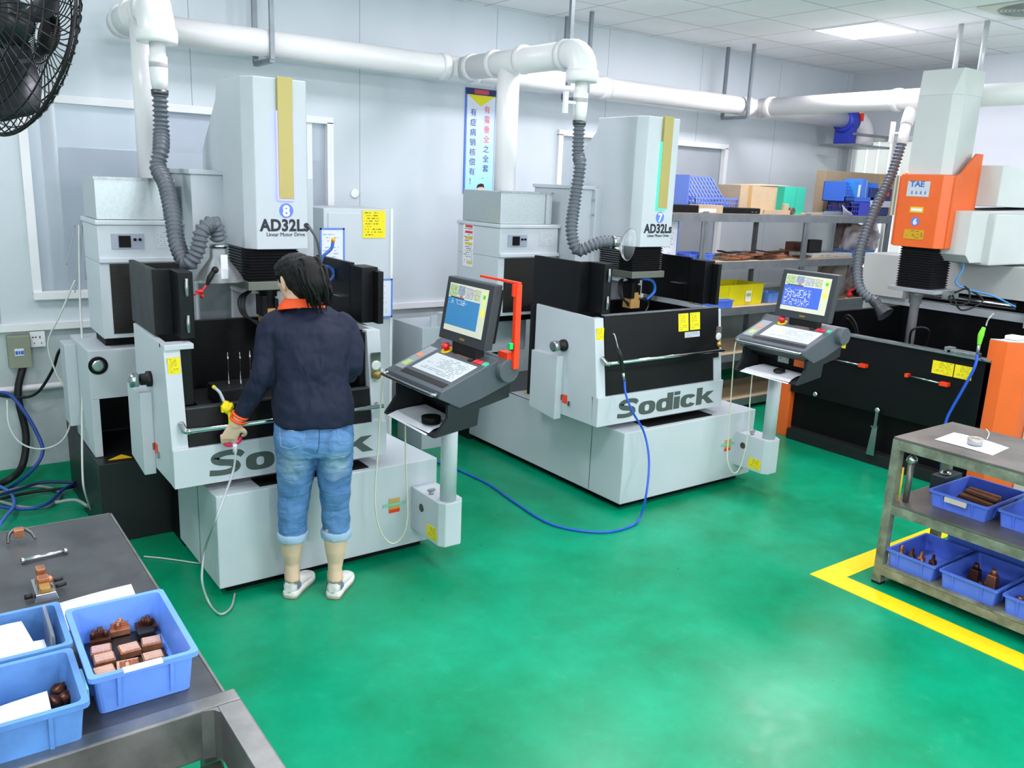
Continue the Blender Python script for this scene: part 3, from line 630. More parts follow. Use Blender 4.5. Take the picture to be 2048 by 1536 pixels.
# ---------------------------------------------------------------- dielectric cooling cabinets with galvanised box on top
LOUV = mat('louvre_black', '#1b1a17', 0.5)
def cooler(x, y, wd, dp, label, boxlabel, seed, dy_body, left_ext):
    """x,y: front left corner of the upper cabinet"""
    t = thing('cooling_cabinet', label, 'cabinet', (x, y, 0))
    # lower body straddling the base, on legs
    bz = 0.457
    part('lower_body', B().box(-0.09, wd-0.02, dy_body, dp+0.12, 0.78, 1.045, 0.004), PAINT, t)
    part('leg', B().box(-0.09, -0.05, dy_body, dp+0.12, bz, 0.78, 0.003), PAINT, t); part('leg', B().box(wd-0.06, wd-0.02, dy_body+0.25, dp+0.12, bz, 0.78, 0.003), PAINT, t)
    part('rear_panel', B().box(-0.05, wd-0.06, dp+0.08, dp+0.10, bz+0.002, 0.78), BLACK, t)
    part('side_trough', B().box(-0.15, -0.09, dy_body+0.35, dp+0.1, 0.55, 1.02, 0.004), PAINT2, t)
    g = part('pressure_gauge', B().lathe((-0.045, dy_body, 0.965), [(0, 0.048), (0.008, 0.048), (0.012, 0.04)], (0, -1, 0)), DBLACK, t)
    part('gauge_face', B().lathe((-0.045, dy_body-0.0125, 0.965), [(0, 0.032), (0.003, 0.032), (0.004, 0.024)], (0, -1, 0)), STEEL, g)
    part('support_frame', B().box(0.02, wd, 0.10, dp-0.05, 1.046, 1.10), DBLACK, t)
    c = part('upper_cabinet', B().box(0, wd, 0.01, dp, 1.10, 1.50, 0.004).box(0, wd, 0.0, dp, 1.50, 1.70, 0.006), PAINT, t)
    part('top_cap', B().box(-0.008, wd+0.012, -0.012, dp+0.01, 1.70, 1.725, 0.005), PAINT, c); part('ledge', B().box(0.0, wd+0.008, -0.014, 0.008, 1.505, 1.53, 0.004), PAINT, c)
    lv = B(); lv.box(0.05, wd-0.03, 0.004, 0.0098, 1.125, 1.497)
    for i in range(28): lv.box(0.052, wd-0.032, -0.001, 0.006, 1.13+i*0.013, 1.136+i*0.013)
    part('louvre', lv, LOUV, t)
    cp = part('control_plate', B().box(0.065, 0.225, -0.006, -0.0005, 1.575, 1.655, 0.001), mat('grey_plate', '#9ba3b4', 0.5), t)
    part('thermostat', B().box(0.10, 0.158, -0.012, -0.006, 1.585, 1.645), DBLACK, cp); part('switch_knob', B().lathe((0.18, -0.006, 1.625), [(0, 0.008), (0.01, 0.007)], (0, -1, 0)).lathe((0.205, -0.006, 1.625), [(0, 0.008), (0.01, 0.007)], (0, -1, 0)), DBLACK, cp)
    part('spec_label', B().box(wd-0.17, wd-0.04, -0.002, -0.0005, 1.58, 1.67), printed('faint_label', '#c2cad0', '#9aa3aa', 8, 18), t)
    bx = solo('extraction_box', B().box(x+0.004, x+wd-0.06, y+0.01, y+dp-0.05, 1.727, 1.94, 0.003), mat('spangled_zinc_%d' % seed, '#bac6c8', 0.35, 0.6, var=0.12, vscale=60, rvar=0.12), boxlabel, 'box')
    part('folded_rim', B().box(x-0.002, x+wd-0.054, y+0.004, y+0.012, 1.93, 1.945).box(x+wd-0.12, x+wd-0.115, y+0.004, y+0.0095, 1.73, 1.93), ZINC, bx, True)
    return t
c8 = cooler(0.853, 4.84, 0.455, 0.40, 'tall pale grey cooling cabinet with louvred front at far left beside machine 8', 'spangled galvanised metal box under the exhaust pipe at left, on the cabinet by machine 8', 1, -0.015, 0.1)
c7 = cooler(3.30, 4.70, 0.50, 0.53, 'tall pale grey cooling cabinet with papers on its side, beside machine 7', 'spangled galvanised metal box on the cabinet beside machine 7', 2, 0.30, 0.1)
# papers on the side of the second cabinet
def sheet_x(name, m, x, y0, y1, z0, z1, label, cat='notice', group=None, t=0.002): return solo(name, B().box(x-t, x, y0, y1, z0, z1), m, label, cat, group)
def sheet_y(name, m, y, x0, x1, z0, z1, label, cat='notice', t=0.002): return solo(name, B().box(x0, x1, y-t, y, z0, z1), m, label, cat)
def boxed(px0, py0, px1, py1, y): a = aty(px0, py0, y); b = aty(px1, py1, y); return (min(a.x, b.x), max(a.x, b.x), min(a.z, b.z), max(a.z, b.z))
def boxedx(px0, py0, px1, py1, x): a = atx(px0, py0, x); b = atx(px1, py1, x); return (min(a.y, b.y), max(a.y, b.y), min(a.z, b.z), max(a.z, b.z))
yv0, yv1, zv0, zv1 = boxedx(927, 445, 945, 535, 3.298)
nt_ = sheet_x('notice_sheet', printed('multi_notice', '#e6e8ec', '#4e5a66', 22, 12, ca=1, dens=0.6), 3.299, yv0, yv1, zv0, zv1, 'tall narrow notice with coloured bars on the side of the second cooling cabinet')
for i, (c_, f0) in enumerate((('#cf4048', 0.93), ('#cf4048', 0.80), ('#d9c33c', 0.66), ('#d9c33c', 0.54), ('#d9c33c', 0.10))):
    z = zv0+(zv1-zv0)*f0
    part('coloured_bar', B().box(3.2945, 3.2968, yv0+0.01, yv0+(yv1-yv0)*(0.75 if i != 4 else 0.5), z-0.008, z+0.008), mat('bar_'+c_[1:], c_, 0.6), nt_, True)

# ---------------------------------------------------------------- electrical cabinet with notices behind machine 8
ec = thing('electrical_cabinet', 'tall pale grey electrical cabinet with yellow notice behind the person', 'cabinet', (2.37, 5.46, 0))
part('body', B().box(0, 0.52, 0, 0.5, 0.0, 1.78, 0.004), PAINT, ec); part('door', B().box(0.03, 0.49, -0.008, 0, 0.08, 1.75, 0.003), PAINT, ec)
part('corner_trim', B().box(0.505, 0.524, -0.006, 0.0, 0, 1.785), WHITE, ec); part('display', B().box(0.33, 0.42, -0.012, -0.008, 1.29, 1.36), mat('grey_display', '#8a94a8', 0.3), ec)
x0, x1, z0, z1 = boxed(726, 421, 771, 476, 5.445)
sheet_y('warning_notice', YEL, 5.450, x0, x1, z0, z1, 'large yellow notice sheet high on the electrical cabinet')
def framed(name, x0, x1, y, z0, z1, label, flat=False):
    t = thing(name, label, 'notice', (x0, y, z0))
    w_, h_ = x1-x0, z1-z0
    part('sheet', B().box(0.004, w_-0.004, -0.002, 0, 0.004, h_-0.004), printed('form_sheet', '#dfe5f0', '#a8b0c4', 16, 22), t)
    f = B(); k = 0.012
    for a in ((0, w_, 0, k), (0, w_, h_-k, h_), (0, k, 0, h_), (w_-k, w_, 0, h_)): f.box(a[0], a[1], -0.004, 0.0, a[2], a[3])
    part('frame', f, BLUEF, t); return t
x0, x1, z0, z1 = boxed(640, 456, 690, 560, 5.44); framed('framed_sheet', x0, x1, 5.445, z0, z1, 'blue framed sheet on the electrical cabinet, upper left near the blue hose')
x0, x1, z0, z1 = boxed(722, 559, 783, 634, 5.44); framed('framed_sheet', x0, x1, 5.43, z0, z1, 'blue framed sheet hung lower on the electrical cabinet corner')
x0, x1, z0, z1 = boxed(1325, 430, 1352, 520, 4.9)
# cabinet behind machine 7 carrying a blue framed sheet
ec2 = thing('electrical_cabinet', 'pale grey electrical cabinet mostly hidden behind the head of machine 7', 'cabinet', (4.72, 5.1, 0))
part('body', B().box(0.08, 0.36, 0, 0.5, 0, 1.76, 0.004), PAINT, ec2); part('door', B().box(0.09, 0.34, -0.008, 0, 0.08, 1.72, 0.003), PAINT, ec2)
x0, x1, z0, z1 = boxed(1322, 430, 1352, 525, 5.08); framed('framed_sheet', x0, x1, 5.085, z0, z1, 'blue framed sheet on the cabinet right of the head of machine 7')
lb = solo('low_steel_box', B().box(3.06, 3.42, 5.3, 5.75, 0.5, 0.94, 0.004).box(3.08, 3.40, 5.32, 5.7, 0, 0.5), PAINT2, 'low grey steel box against the wall behind the first monitor', 'box')

# ---------------------------------------------------------------- control consoles
DESK = mat('console_grey', '#4c545b', 0.42, var=0.08); DESKB = mat('console_body', '#23292d', 0.5, spec=0.3); BEZ = mat('monitor_bezel', '#363b40', 0.4)
def screen_mat(name, blue, text_rows):
    m = bpy.data.materials.new(name); m.use_nodes = True; nt = m.node_tree; b = nt.nodes['Principled BSDF']; b.inputs['Roughness'].default_value = 0.2
    tc = nt.nodes.new('ShaderNodeTexCoord'); sp = nt.nodes.new('ShaderNodeSeparateXYZ'); nt.links.new(tc.outputs['Generated'], sp.inputs[0])
    u = mnode(nt, 'SUBTRACT', 1.0, sp.outputs[1]); v = sp.outputs[2]
    def rect(u0, u1, v0, v1): return mnode(nt, 'MULTIPLY', mnode(nt, 'MULTIPLY', mnode(nt, 'GREATER_THAN', u, u0), mnode(nt, 'LESS_THAN', u, u1)), mnode(nt, 'MULTIPLY', mnode(nt, 'GREATER_THAN', v, v0), mnode(nt, 'LESS_THAN', v, v1)))
    cur = None
    def lay(mask, c, base):
        mx = nt.nodes.new('ShaderNodeMix'); mx.data_type = 'RGBA'; nt.links.new(mask, mx.inputs[0])
        if isinstance(base, tuple): mx.inputs[6].default_value = (*base, 1)
        else: nt.links.new(base, mx.inputs[6])
        mx.inputs[7].default_value = (*hexc(c), 1); return mx.outputs[2]
    cb = nt.nodes.new('ShaderNodeCombineXYZ'); nt.links.new(mnode(nt, 'FLOOR', mnode(nt, 'MULTIPLY', u, 46)), cb.inputs[0]); nt.links.new(mnode(nt, 'FLOOR', mnode(nt, 'MULTIPLY', v, 52)), cb.inputs[1])
    wn = nt.nodes.new('ShaderNodeTexWhiteNoise'); nt.links.new(cb.outputs[0], wn.inputs[0]); ns = mnode(nt, 'GREATER_THAN', wn.outputs[0], 0.55)
    cur = lay(rect(0.0, 0.84, 0.12, 0.70), blue, hexc('#c9ccb9'))
    for (a0, a1, b0, b1, c_) in ((0.01, 0.22, 0.73, 0.97, '#a9c08e'), (0.24, 0.42, 0.78, 0.97, '#8e9cae'), (0.44, 0.64, 0.73, 0.95, '#b3b4b8'), (0.66, 0.82, 0.73, 0.95, '#b9bfa0'), (0.30, 0.38, 0.73, 0.77, '#d06a60'), (0.06, 0.42, 0.70, 0.725, '#3b3f48'), (0.88, 0.97, 0.62, 0.97, '#cfd98a'), (0.89, 0.95, 0.80, 0.88, '#39c05a'), (0.88, 0.97, 0.44, 0.60, '#e6e05a')):
        cur = lay(rect(a0, a1, b0, b1), c_, cur)
    cur = lay(mnode(nt, 'MULTIPLY', rect(0.02, 0.82, 0.73, 0.96), mnode(nt, 'MULTIPLY', ns, 0.35)), '#5a5f6a', cur)
    rows = mnode(nt, 'LESS_THAN', mnode(nt, 'FRACT', mnode(nt, 'MULTIPLY', v, 26)), 0.45)
    cur = lay(mnode(nt, 'MULTIPLY', mnode(nt, 'MULTIPLY', rect(0.03, *text_rows), rows), mnode(nt, 'MULTIPLY', ns, 0.8)), '#e9ecf5', cur)
    nt.links.new(cur, b.inputs['Base Color']); nt.links.new(cur, b.inputs['Emission Color']); b.inputs['Emission Strength'].default_value = 0.28
    return m
def console(dx, dy, label, blue, rows, second, dz=0.0):
    t = thing('control_console', label, 'control console', (2.18+dx, 3.505+dy, 0))
    ox, oy = 2.18, 3.505
    def P(name, b, m, par=t): b.bm.transform(Matrix.Translation((-ox, -oy, 0))); return part(name, b, m, par)
    ar = P('swing_arm', B().prism([(2.125, 3.85), (2.275, 3.85), (2.275, 3.50), (2.245, 3.455), (2.15, 3.455), (2.125, 3.49)], 2, 0.145, 0.385, 0.006), PAINT)
    P('arm_notice', B().box(2.1235, 2.125, 3.50, 3.60, 0.165, 0.235), YELX, ar); P('arm_hole_ring', B().lathe((2.125, 3.66, 0.30), [(0, 0.022), (0.003, 0.022), (0.004, 0.016)], (-1, 0, 0)), DSTEEL, ar)
    P('arm_clamp_knob', B().lathe((2.16, 3.62, 0.385), [(0, 0.012), (0.012, 0.012), (0.014, 0.006), (0.03, 0.006)]).box(2.14, 2.18, 3.612, 3.628, 0.40, 0.412), STEEL, ar)
    P('pole', B().cyl((2.195, 3.51, 0.385), (2.195, 3.51, 0.90), 0.043, n=24), PAINT)
    # body: side profile in X,Z extruded along Y
    y0, y1 = 3.10, 3.63
    prof_ = [(1.88, 1.055), (1.89, 1.085), (2.19, 1.205), (2.25, 1.205), (2.275, 1.17), (2.27, 1.09), (2.10, 1.03), (1.99, 1.0)]
    dk = P('desk', B().prism(prof_, 1, y0, y1, 0.004), DESK)
    P('rear_drum', B().lathe((2.235, y0-0.035, 1.155), [(0, 0.052), (0.006, 0.056), (0.60, 0.056), (0.606, 0.052)], (0, 1, 0)), DESK, dk)
    sd = [(1.93, 1.02), (2.27, 1.10), (2.265, 1.02), (2.10, 0.985), (2.09, 0.905), (1.865, 0.875), (1.93, 0.96)]
    P('side_bracket', B().prism(sd, 1, y0+0.005, y0+0.025), DESKB); P('side_bracket', B().prism(sd, 1, y1-0.055, y1-0.035), DESKB)
    P('lower_tray', B().hexa([(1.865, y0+0.02, 0.872), (2.09, y0+0.02, 0.902), (2.09, y1-0.04, 0.902), (1.865, y1-0.04, 0.872), (1.865, y0+0.02, 0.88), (2.09, y0+0.02, 0.91), (2.09, y1-0.04, 0.91), (1.865, y1-0.04, 0.88)]), DESKB)
    P('back_housing', B().prism([(2.09, 0.90), (2.10, 0.985), (2.26, 1.02), (2.26, 1.1), (2.0, 1.02), (2.0, 0.98), (2.07, 0.96), (2.07, 0.90)], 1, y0+0.025, y1-0.055), BLACK)
    def topz(x): return 1.085+(x-1.89)*0.4
    def slab(x0, x1, ya, yb, th=0.003, lift=0.0):
        return B().hexa([(x0, ya, topz(x0)+lift-0.001), (x1, ya, topz(x1)+lift-0.001), (x1, yb, topz(x1)+lift-0.001), (x0, yb, topz(x0)+lift-0.001), (x0, ya, topz(x0)+lift+th), (x1, ya, topz(x1)+lift+th), (x1, yb, topz(x1)+lift+th), (x0, yb, topz(x0)+lift+th)])
    P('key_panel', slab(1.965, 2.105, 3.14, 3.50, 0.002), printed('key_panel_print', '#c2cbce', '#98a4a8', 13, 30, ra=0, ca=1, dens=0.7, fill=0.6), dk)
    P('side_panel', slab(1.93, 2.13, 3.535, 3.61, 0.004), mat('grey_side_panel', '#8c949b', 0.4), dk)
    P('green_marks', slab(1.955, 2.0, 3.55, 3.59, 0.0055), mat('green_marks', '#a8c86a', 0.5), dk); P('orange_marks', slab(2.04, 2.065, 3.55, 3.60, 0.0055), mat('orange_marks', '#d98a5e', 0.5), dk)
    P('wrist_groove', slab(1.915, 1.945, 3.13, 3.52, 0.002), RUB, dk)
    P('front_rail', B().tube([(1.915, 3.60, 1.08), (1.87, 3.60, 1.07), (1.862, 3.57, 1.068), (1.862, 3.16, 1.068), (1.885, 3.13, 1.07)], 0.0085, 10), STEEL, dk)
    P('row_print', slab(2.135, 2.15, 3.26, 3.37, 0.002), mat('rust_print', '#9c6a52', 0.5), dk)
    eb = P('emergency_stop', B().lathe((2.145, 3.47, topz(2.145)), [(0, 0.033), (0.003, 0.033), (0.0035, 0.02)], (-0.37, 0, 0.93)), mat('yellow_ring', '#e6c914', 0.4), dk, )
    P('stop_button', B().lathe((2.145, 3.47, topz(2.145)), [(0, 0.014), (0.018, 0.014), (0.02, 0.023), (0.034, 0.021), (0.038, 0.01)], (-0.37, 0, 0.93)), RED, eb)
    for i, (c_, yy) in enumerate((('#26282b', 3.235), ('#d8353c', 3.19), ('#c6414a', 3.155), ('#4fb89a', 3.118))):
        P('push_button', slab(2.12, 2.145, yy-0.014, yy+0.014, 0.008), mat('button_'+c_[1:], c_, 0.4), dk)
    # monitor
    def topx(z): return 2.13+(z-1.25)*(0.048/0.29)
    def mslab(z0, z1, ya, yb, d0, d1, bev=0.0):
        return B().hexa([(topx(z0)+d0, ya, z0), (topx(z0)+d1, ya, z0), (topx(z0)+d1, yb, z0), (topx(z0)+d0, yb, z0), (topx(z1)+d0, ya, z1), (topx(z1)+d1, ya, z1), (topx(z1)+d1, yb, z1), (topx(z1)+d0, yb, z1)], bev)
    mn = P('monitor', mslab(1.245+dz, 1.545+dz, 3.127, 3.53, 0.0, 0.045, 0.006), BEZ)
    P('monitor_back', mslab(1.27+dz, 1.52+dz, 3.15, 3.51, 0.045, 0.075, 0.006), BLACK, mn)
    P('screen', mslab(1.292+dz, 1.518+dz, 3.165, 3.495, -0.002, 0.0), screen_mat('screen_'+blue[1:], blue, rows), mn)
    P('logo_badge', mslab(1.262+dz, 1.272+dz, 3.30, 3.34, -0.002, 0.0), mat('gold_badge', '#b99a52', 0.3, 0.6), mn)
    P('monitor_stand', B().box(2.14, 2.19, 3.21, 3.42, 1.185, 1.25, 0.006), RUB, dk)
    # things lying in the tray
    return t
console(0, 0, 'dark grey control console on a pole between machines 8 and 7, monitor facing left', '#3f7fb0', (0.5, 0.58, 0.68), False)
console(2.48, -0.11, 'dark grey control console on a pole, in front of the black tank', '#4666c8', (0.62, 0.16, 0.62), True, -0.015)
def tray_paper(dx, dy, lab):
    b = B(); xs = [1.856+dx, 1.90+dx, 1.96+dx, 2.05+dx]; zz = [0.872, 0.892, 0.902, 0.909]
    rings = []
    for i in range(4): rings.append([(xs[i], 3.17+dy+0.01*i, zz[i]), (xs[i], 3.54+dy-0.01*i, zz[i]+0.004)])
    vv = [[b.v(p) for p in r] for r in rings]
    for i in range(3): b.bm.faces.new([vv[i][0], vv[i][1], vv[i+1][1], vv[i+1][0]])
    g = bmesh.ops.extrude_face_region(b.bm, geom=b.bm.faces[:]); bmesh.ops.translate(b.bm, verts=[v for v in g['geom'] if isinstance(v, bmesh.types.BMVert)], vec=(0, 0, 0.0015))
    solo('paper_sheet', b, WHP, lab, 'paper')
tray_paper(0, 0, 'white sheet hanging over the tray under the console left of machine 7'); tray_paper(2.48, -0.11, 'white sheet in the tray under the right console')
solo('tape_roll', B().lathe((1.93, 3.25, 0.904), [(0, 0.045), (0.03, 0.045)]).lathe((1.93, 3.25, 0.934), [(0, 0.03), (0.001, 0.03)]), DBLACK, 'black tape roll on the paper in the left console tray', 'tape')
b = B().ball((0, 0, 0), 1, 0.05, 0.032, 0.018, 2); b.xf(Matrix.Translation((4.43, 3.20, 0.918)))
solo('computer_mouse', b, RUB, 'black computer mouse on the paper in the right console tray', 'mouse')
solo('orange_tag', B().box(4.470, 4.474, 3.05, 3.13, 0.96, 1.02), ORANGE, 'small orange card on the front of the right console', 'card')
solo('black_white_label', B().box(4.470, 4.474, 3.17, 3.25, 0.965, 1.03), printed('qr_grey', '#93a09c', '#3c4644', 6, 8, ca=1), 'grey printed label on the front of the right console', 'label')
# orange bracket on the wall side of the first console monitor
of = B(); of.box(2.245, 2.275, 3.05, 3.075, 1.165, 1.555, 0.003); of.box(2.25, 2.27, 3.05, 3.36, 1.555, 1.565); of.box(2.235, 2.262, 3.06, 3.075, 1.50, 1.555); of.box(2.22, 2.262, 3.07, 3.14, 1.17, 1.24)
o = solo('signal_bracket', of, ORED, 'orange-red folded metal bracket standing behind the first monitor', 'bracket')
part('green_switch', B().box(2.215, 2.235, 3.045, 3.065, 1.26, 1.29, 0.003), mat('green_switch', '#22c060', 0.4), o, True)
part('black_clip', B().ball((2.235, 3.065, 1.27), 0.017, 1, 1, 1.1, 2), RUB, o, True)

# ---------------------------------------------------------------- machine 6
g6 = thing('orange_die_sinking_machine', 'large black and orange machine numbered 6 at the right', 'machine', (5.95, 3.4, 0))
def G(name, b, m, par=g6, **k): return part(name, b, m, par, True, **k)
G('tank_front', B().box(5.95, 5.99, 2.62, 4.17, 0.40, 0.945, 0.003), BLACK)
G('tank_rail', B().box(5.93, 6.01, 2.62, 4.17, 0.945, 0.962, 0.003), STEEL)
G('tank_side', B().box(5.99, 7.45, 4.13, 4.17, 0.40, 1.05), BLACK); G('tank_side', B().box(5.99, 7.45, 2.62, 2.66, 0.40, 1.05), BLACK)
G('tank_rear', B().box(7.43, 7.47, 2.66, 4.13, 0.40, 1.05), BLACK); G('tank_bottom', B().box(5.99, 7.43, 2.66, 4.13, 0.40, 0.46), DBLACK)
G('lower_front', B().box(6.02, 6.05, 2.62, 4.17, 0.09, 0.40), DBLACK); G('base_sill', B().box(5.93, 6.2, 2.62, 4.14, 0.0, 0.09, 0.004), mat('dark_sill', '#1a1d1f', 0.5))
G('base_body', B().box(6.2, 8.0, 2.62, 4.15, 0.0, 0.40), DBLACK)
G('rear_post', B().box(5.97, 6.20, 4.175, 4.30, 0.0, 0.94, 0.004), ORANGE)
fp = G('front_pillar', B().prism([(5.95, 2.66), (5.95, 2.54), (6.06, 2.44), (6.62, 2.44), (6.62, 2.615), (6.0, 2.615)], 2, 0.0, 1.10, 0.004), ORANGE)
G('pillar_top', B().prism([(5.95, 2.655), (5.95, 2.54), (6.06, 2.44), (6.62, 2.44), (6.62, 2.61), (6.0, 2.61)], 2, 1.1005, 1.106), GREY6, fp)
G('side_cabinet', B().box(6.18, 6.9, 2.26, 2.438, 0.0, 1.05, 0.005), GREY6)
for i, (a, b_) in enumerate((((1660, 717), (1722, 730)), ((1813, 750), (1884, 767)))):
    p = atx(*a, 5.93); q_ = atx(*b_, 5.93)
    h = G('door_handle', B().cyl((5.925, p.y, p.z), (5.925, q_.y, q_.z), 0.007), STEEL)
    G('handle_end', B().box(5.91, 5.95, p.y-0.02, p.y+0.006, p.z-0.014, p.z+0.014, 0.003).box(5.905, 5.95, q_.y-0.05, q_.y+0.01, q_.z-0.014, q_.z+0.014, 0.003), ORED, h)
for px_, py_ in ((1632, 788), (1756, 820)):
    p = atx(px_, py_, 5.93)
    G('latch_knob', B().lathe((5.95, p.y, p.z), [(0, 0.012), (0.02, 0.012), (0.022, 0.022), (0.035, 0.022), (0.042, 0.012)], (-1, 0, 0)), CHROME)
p = atx(1756, 820, 5.93); G('toggle_clamp', B().hexa([(5.90, p.y-0.035, 0.08), (5.93, p.y-0.035, 0.08), (5.93, p.y+0.03, 0.08), (5.90, p.y+0.03, 0.08), (5.92, p.y-0.02, p.z-0.13), (5.94, p.y-0.02, p.z-0.13), (5.94, p.y+0.02, p.z-0.13), (5.92, p.y+0.02, p.z-0.13)]).box(5.92, 5.95, p.y-0.012, p.y+0.012, p.z-0.13, p.z-0.02).box(5.91, 5.95, p.y-0.028, p.y+0.028, p.z-0.14, p.z-0.125), STEEL)
for y0, y1 in ((2.864, 3.016), (2.735, 2.856)): G('warning_label', B().box(5.945, 5.949, y0, y1, 0.795, 0.888), YELX)
y0, y1, z0, z1 = boxedx(1673, 680, 1691, 697, 5.948); G('warning_label', B().box(5.945, 5.948, y0, y1, z0, z1), YELX)
# bed and carriage
G('machine_bed', B().box(7.47, 8.1, 2.3, 4.55, 0.0, 1.04, 0.01), GREY6); G('bed_rail', B().box(7.40, 7.47, 2.3, 4.4, 1.055, 1.12, 0.003), PAINT2)
G('saddle', B().prism([(4.52, 1.12), (4.52, 1.50), (2.6, 1.50), (2.6, 1.02), (3.05, 1.02), (3.05, 1.24), (4.1, 1.24), (4.1, 1.12)], 0, 7.35, 7.8, 0.004), GREY6)
G('ball_screw', B().cyl((7.42, 4.0, 1.18), (7.42, 3.15, 1.18), 0.028), STEEL)
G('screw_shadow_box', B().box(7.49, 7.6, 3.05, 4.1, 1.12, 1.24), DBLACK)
G('ram_body', B().prism([(6.62, 1.93), (8.1, 1.97), (8.1, 1.54), (6.70, 1.54), (6.62, 1.60)], 1, 3.24, 3.62, 0.005) , GREY6)
G('ram_cover', B().box(6.9, 8.1, 3.20, 3.66, 1.97, 2.28, 0.01).box(6.88, 8.1, 3.18, 3.68, 1.52, 1.92, 0.015), GREY6)
hd6 = G('head', B().prism([(6.545, 3.80), (6.50, 3.77), (6.50, 3.44), (6.55, 3.38), (6.90, 3.38), (6.90, 3.80)], 2, 1.635, 2.19, 0.004), ORANGE)
G('head_cheek', B().prism([(6.545, 2.18), (6.62, 2.205), (6.80, 2.36), (6.90, 2.36), (6.90, 1.64), (6.545, 1.64)], 1, 3.365, 3.38, 0.002), ORANGE, hd6); G('head_cheek', B().prism([(6.545, 2.18), (6.62, 2.205), (6.80, 2.36), (6.90, 2.36), (6.90, 1.64), (6.545, 1.64)], 1, 3.80, 3.815, 0.002), ORANGE, hd6)
G('column_cover', B().prism([(6.54, 3.755), (6.54, 3.49), (6.60, 3.43), (6.86, 3.43), (6.86, 3.755)], 2, 2.192, 2.78, 0.003), GREY6, hd6)
G('column_top', B().loft([[(6.54, 3.755, 2.78), (6.54, 3.49, 2.78), (6.60, 3.43, 2.78), (6.86, 3.43, 2.78), (6.86, 3.755, 2.78)], [(6.56, 3.755, 2.965), (6.56, 3.44, 2.965), (6.57, 3.43, 2.965), (6.86, 3.43, 2.965), (6.86, 3.755, 2.965)]], smooth=False), GREY6, hd6)
br = []
for i in range(33):
    z = 1.633-i*0.0098; k = 0.0 if i % 2 == 0 else -0.014
    br.append([(6.53-k, 3.43-k, z), (6.80+k, 3.43-k, z), (6.80+k, 3.72+k, z), (6.53-k, 3.72+k, z)])
G('bellows', B().loft(br, smooth=False), mat('bellows_black', '#17181b', 0.45), hd6)
G('head_plate', B().box(6.50, 6.83, 3.37, 3.76, 1.285, 1.315, 0.003), mat('grey_plate6', '#aab0b4', 0.4, 0.3), hd6); G('cable_block', B().box(6.62, 6.8, 3.33, 3.375, 1.25, 1.31, 0.003), ZINC, hd6)
G('spindle', B().lathe((6.66, 3.60, 1.285), [(0, 0.06), (0.05, 0.055), (0.055, 0.045), (0.10, 0.05), (0.11, 0.036), (0.80, 0.036)], (0, 0, -1)), mat('grey_shaft', '#a9aeb0', 0.35, 0.3), hd6)
y0, y1, z0, z1 = boxedx(1817, 362, 1857, 394, 6.498); lg = G('logo_plate', B().box(6.4955, 6.499, y0, y1, z0, z1), mat('silver_plate', '#c5ccd4', 0.35), hd6)
text('TAE', 0.062, mat('logo_blue', '#3a72b8', 0.5), g6, Vector((6.4945, y1-0.02, z0+0.075))-Vector((5.95, 3.4, 0)), 'YZ', offset=0.002, sx=1.05)
b = B()
for i in range(4):
    yy = y1-0.035-i*0.036; b.box(6.4945, 6.4955, yy-0.016, yy, z0+0.02, z0+0.025).box(6.4945, 6.4955, yy-0.016, yy, z0+0.032, z0+0.036).box(6.4945, 6.4955, yy-0.010, yy-0.006, z0+0.018, z0+0.045)
G('small_characters', b, mat('logo_blue', '#3a72b8', 0.5), lg)
p = atx(1830, 443, 6.498); nd = G('number_disc', B().lathe((6.499, p.y, p.z), [(0, 0.034), (0.0015, 0.034)], (-1, 0, 0), 32), BLUEF, hd6)
text('6', 0.06, WHITE, g6, Vector((6.4965, p.y, p.z-0.021))-Vector((5.95, 3.4, 0)), 'YZ', offset=0.003, align='CENTER', name='number')
y0, y1, z0, z1 = boxedx(1821, 413, 1846, 426, 6.498); G('small_label', B().box(6.4955, 6.499, y0, y1, z0, z1), mat('yellow_border', '#dfc22a', 0.5), hd6); G('small_label', B().box(6.494, 6.4955, y0+0.01, y1-0.01, z0+0.012, z1-0.012), WHP, hd6)
y0, y1, z0, z1 = boxedx(1809, 458, 1846, 480, 6.498); G('caution_label', B().box(6.4955, 6.499, y0, y1, z0, z1), printed('caution_print', '#cf9f12', '#4a3c10', 6, 12, ca=1), hd6)
for i, (pp, c_) in enumerate((([(6.72, 3.34, 1.62), (6.74, 3.30, 1.50), (6.72, 3.33, 1.38), (6.78, 3.25, 1.33), (6.85, 3.1, 1.30), (7.0, 2.98, 1.22)], 1), ([(6.66, 3.33, 1.28), (6.62, 3.28, 1.22), (6.7, 3.2, 1.24), (6.74, 3.24, 1.34), (6.7, 3.32, 1.3)], 0), ([(6.7, 3.33, 1.28), (6.66, 3.22, 1.18), (6.8, 3.14, 1.26), (6.8, 3.3, 1.35)], 0))):
    G('cable', B().tube(pp, 0.007, 8), mat('sky_blue_cable', '#3f8fd0', 0.4) if c_ else RUB, hd6)
G('tank_cable', B().tube([(6.35, 4.05, 0.9), (6.28, 3.95, 1.05), (6.3, 3.88, 1.0), (6.35, 3.85, 0.85)], 0.01, 8).tube([(6.36, 4.05, 0.9), (6.3, 3.98, 1.02), (6.34, 3.93, 0.98), (6.4, 3.9, 0.85)], 0.008, 8), RUB); G('tank_cable', B().tube([(6.5, 3.5, 0.8), (6.4, 3.45, 1.0), (6.45, 3.35, 1.02), (6.55, 3.4, 0.85), (6.56, 3.42, 0.6)], 0.009, 8), RUB)
y0, y1, z0, z1 = boxedx(2030, 600, 2048, 775, 6.17)
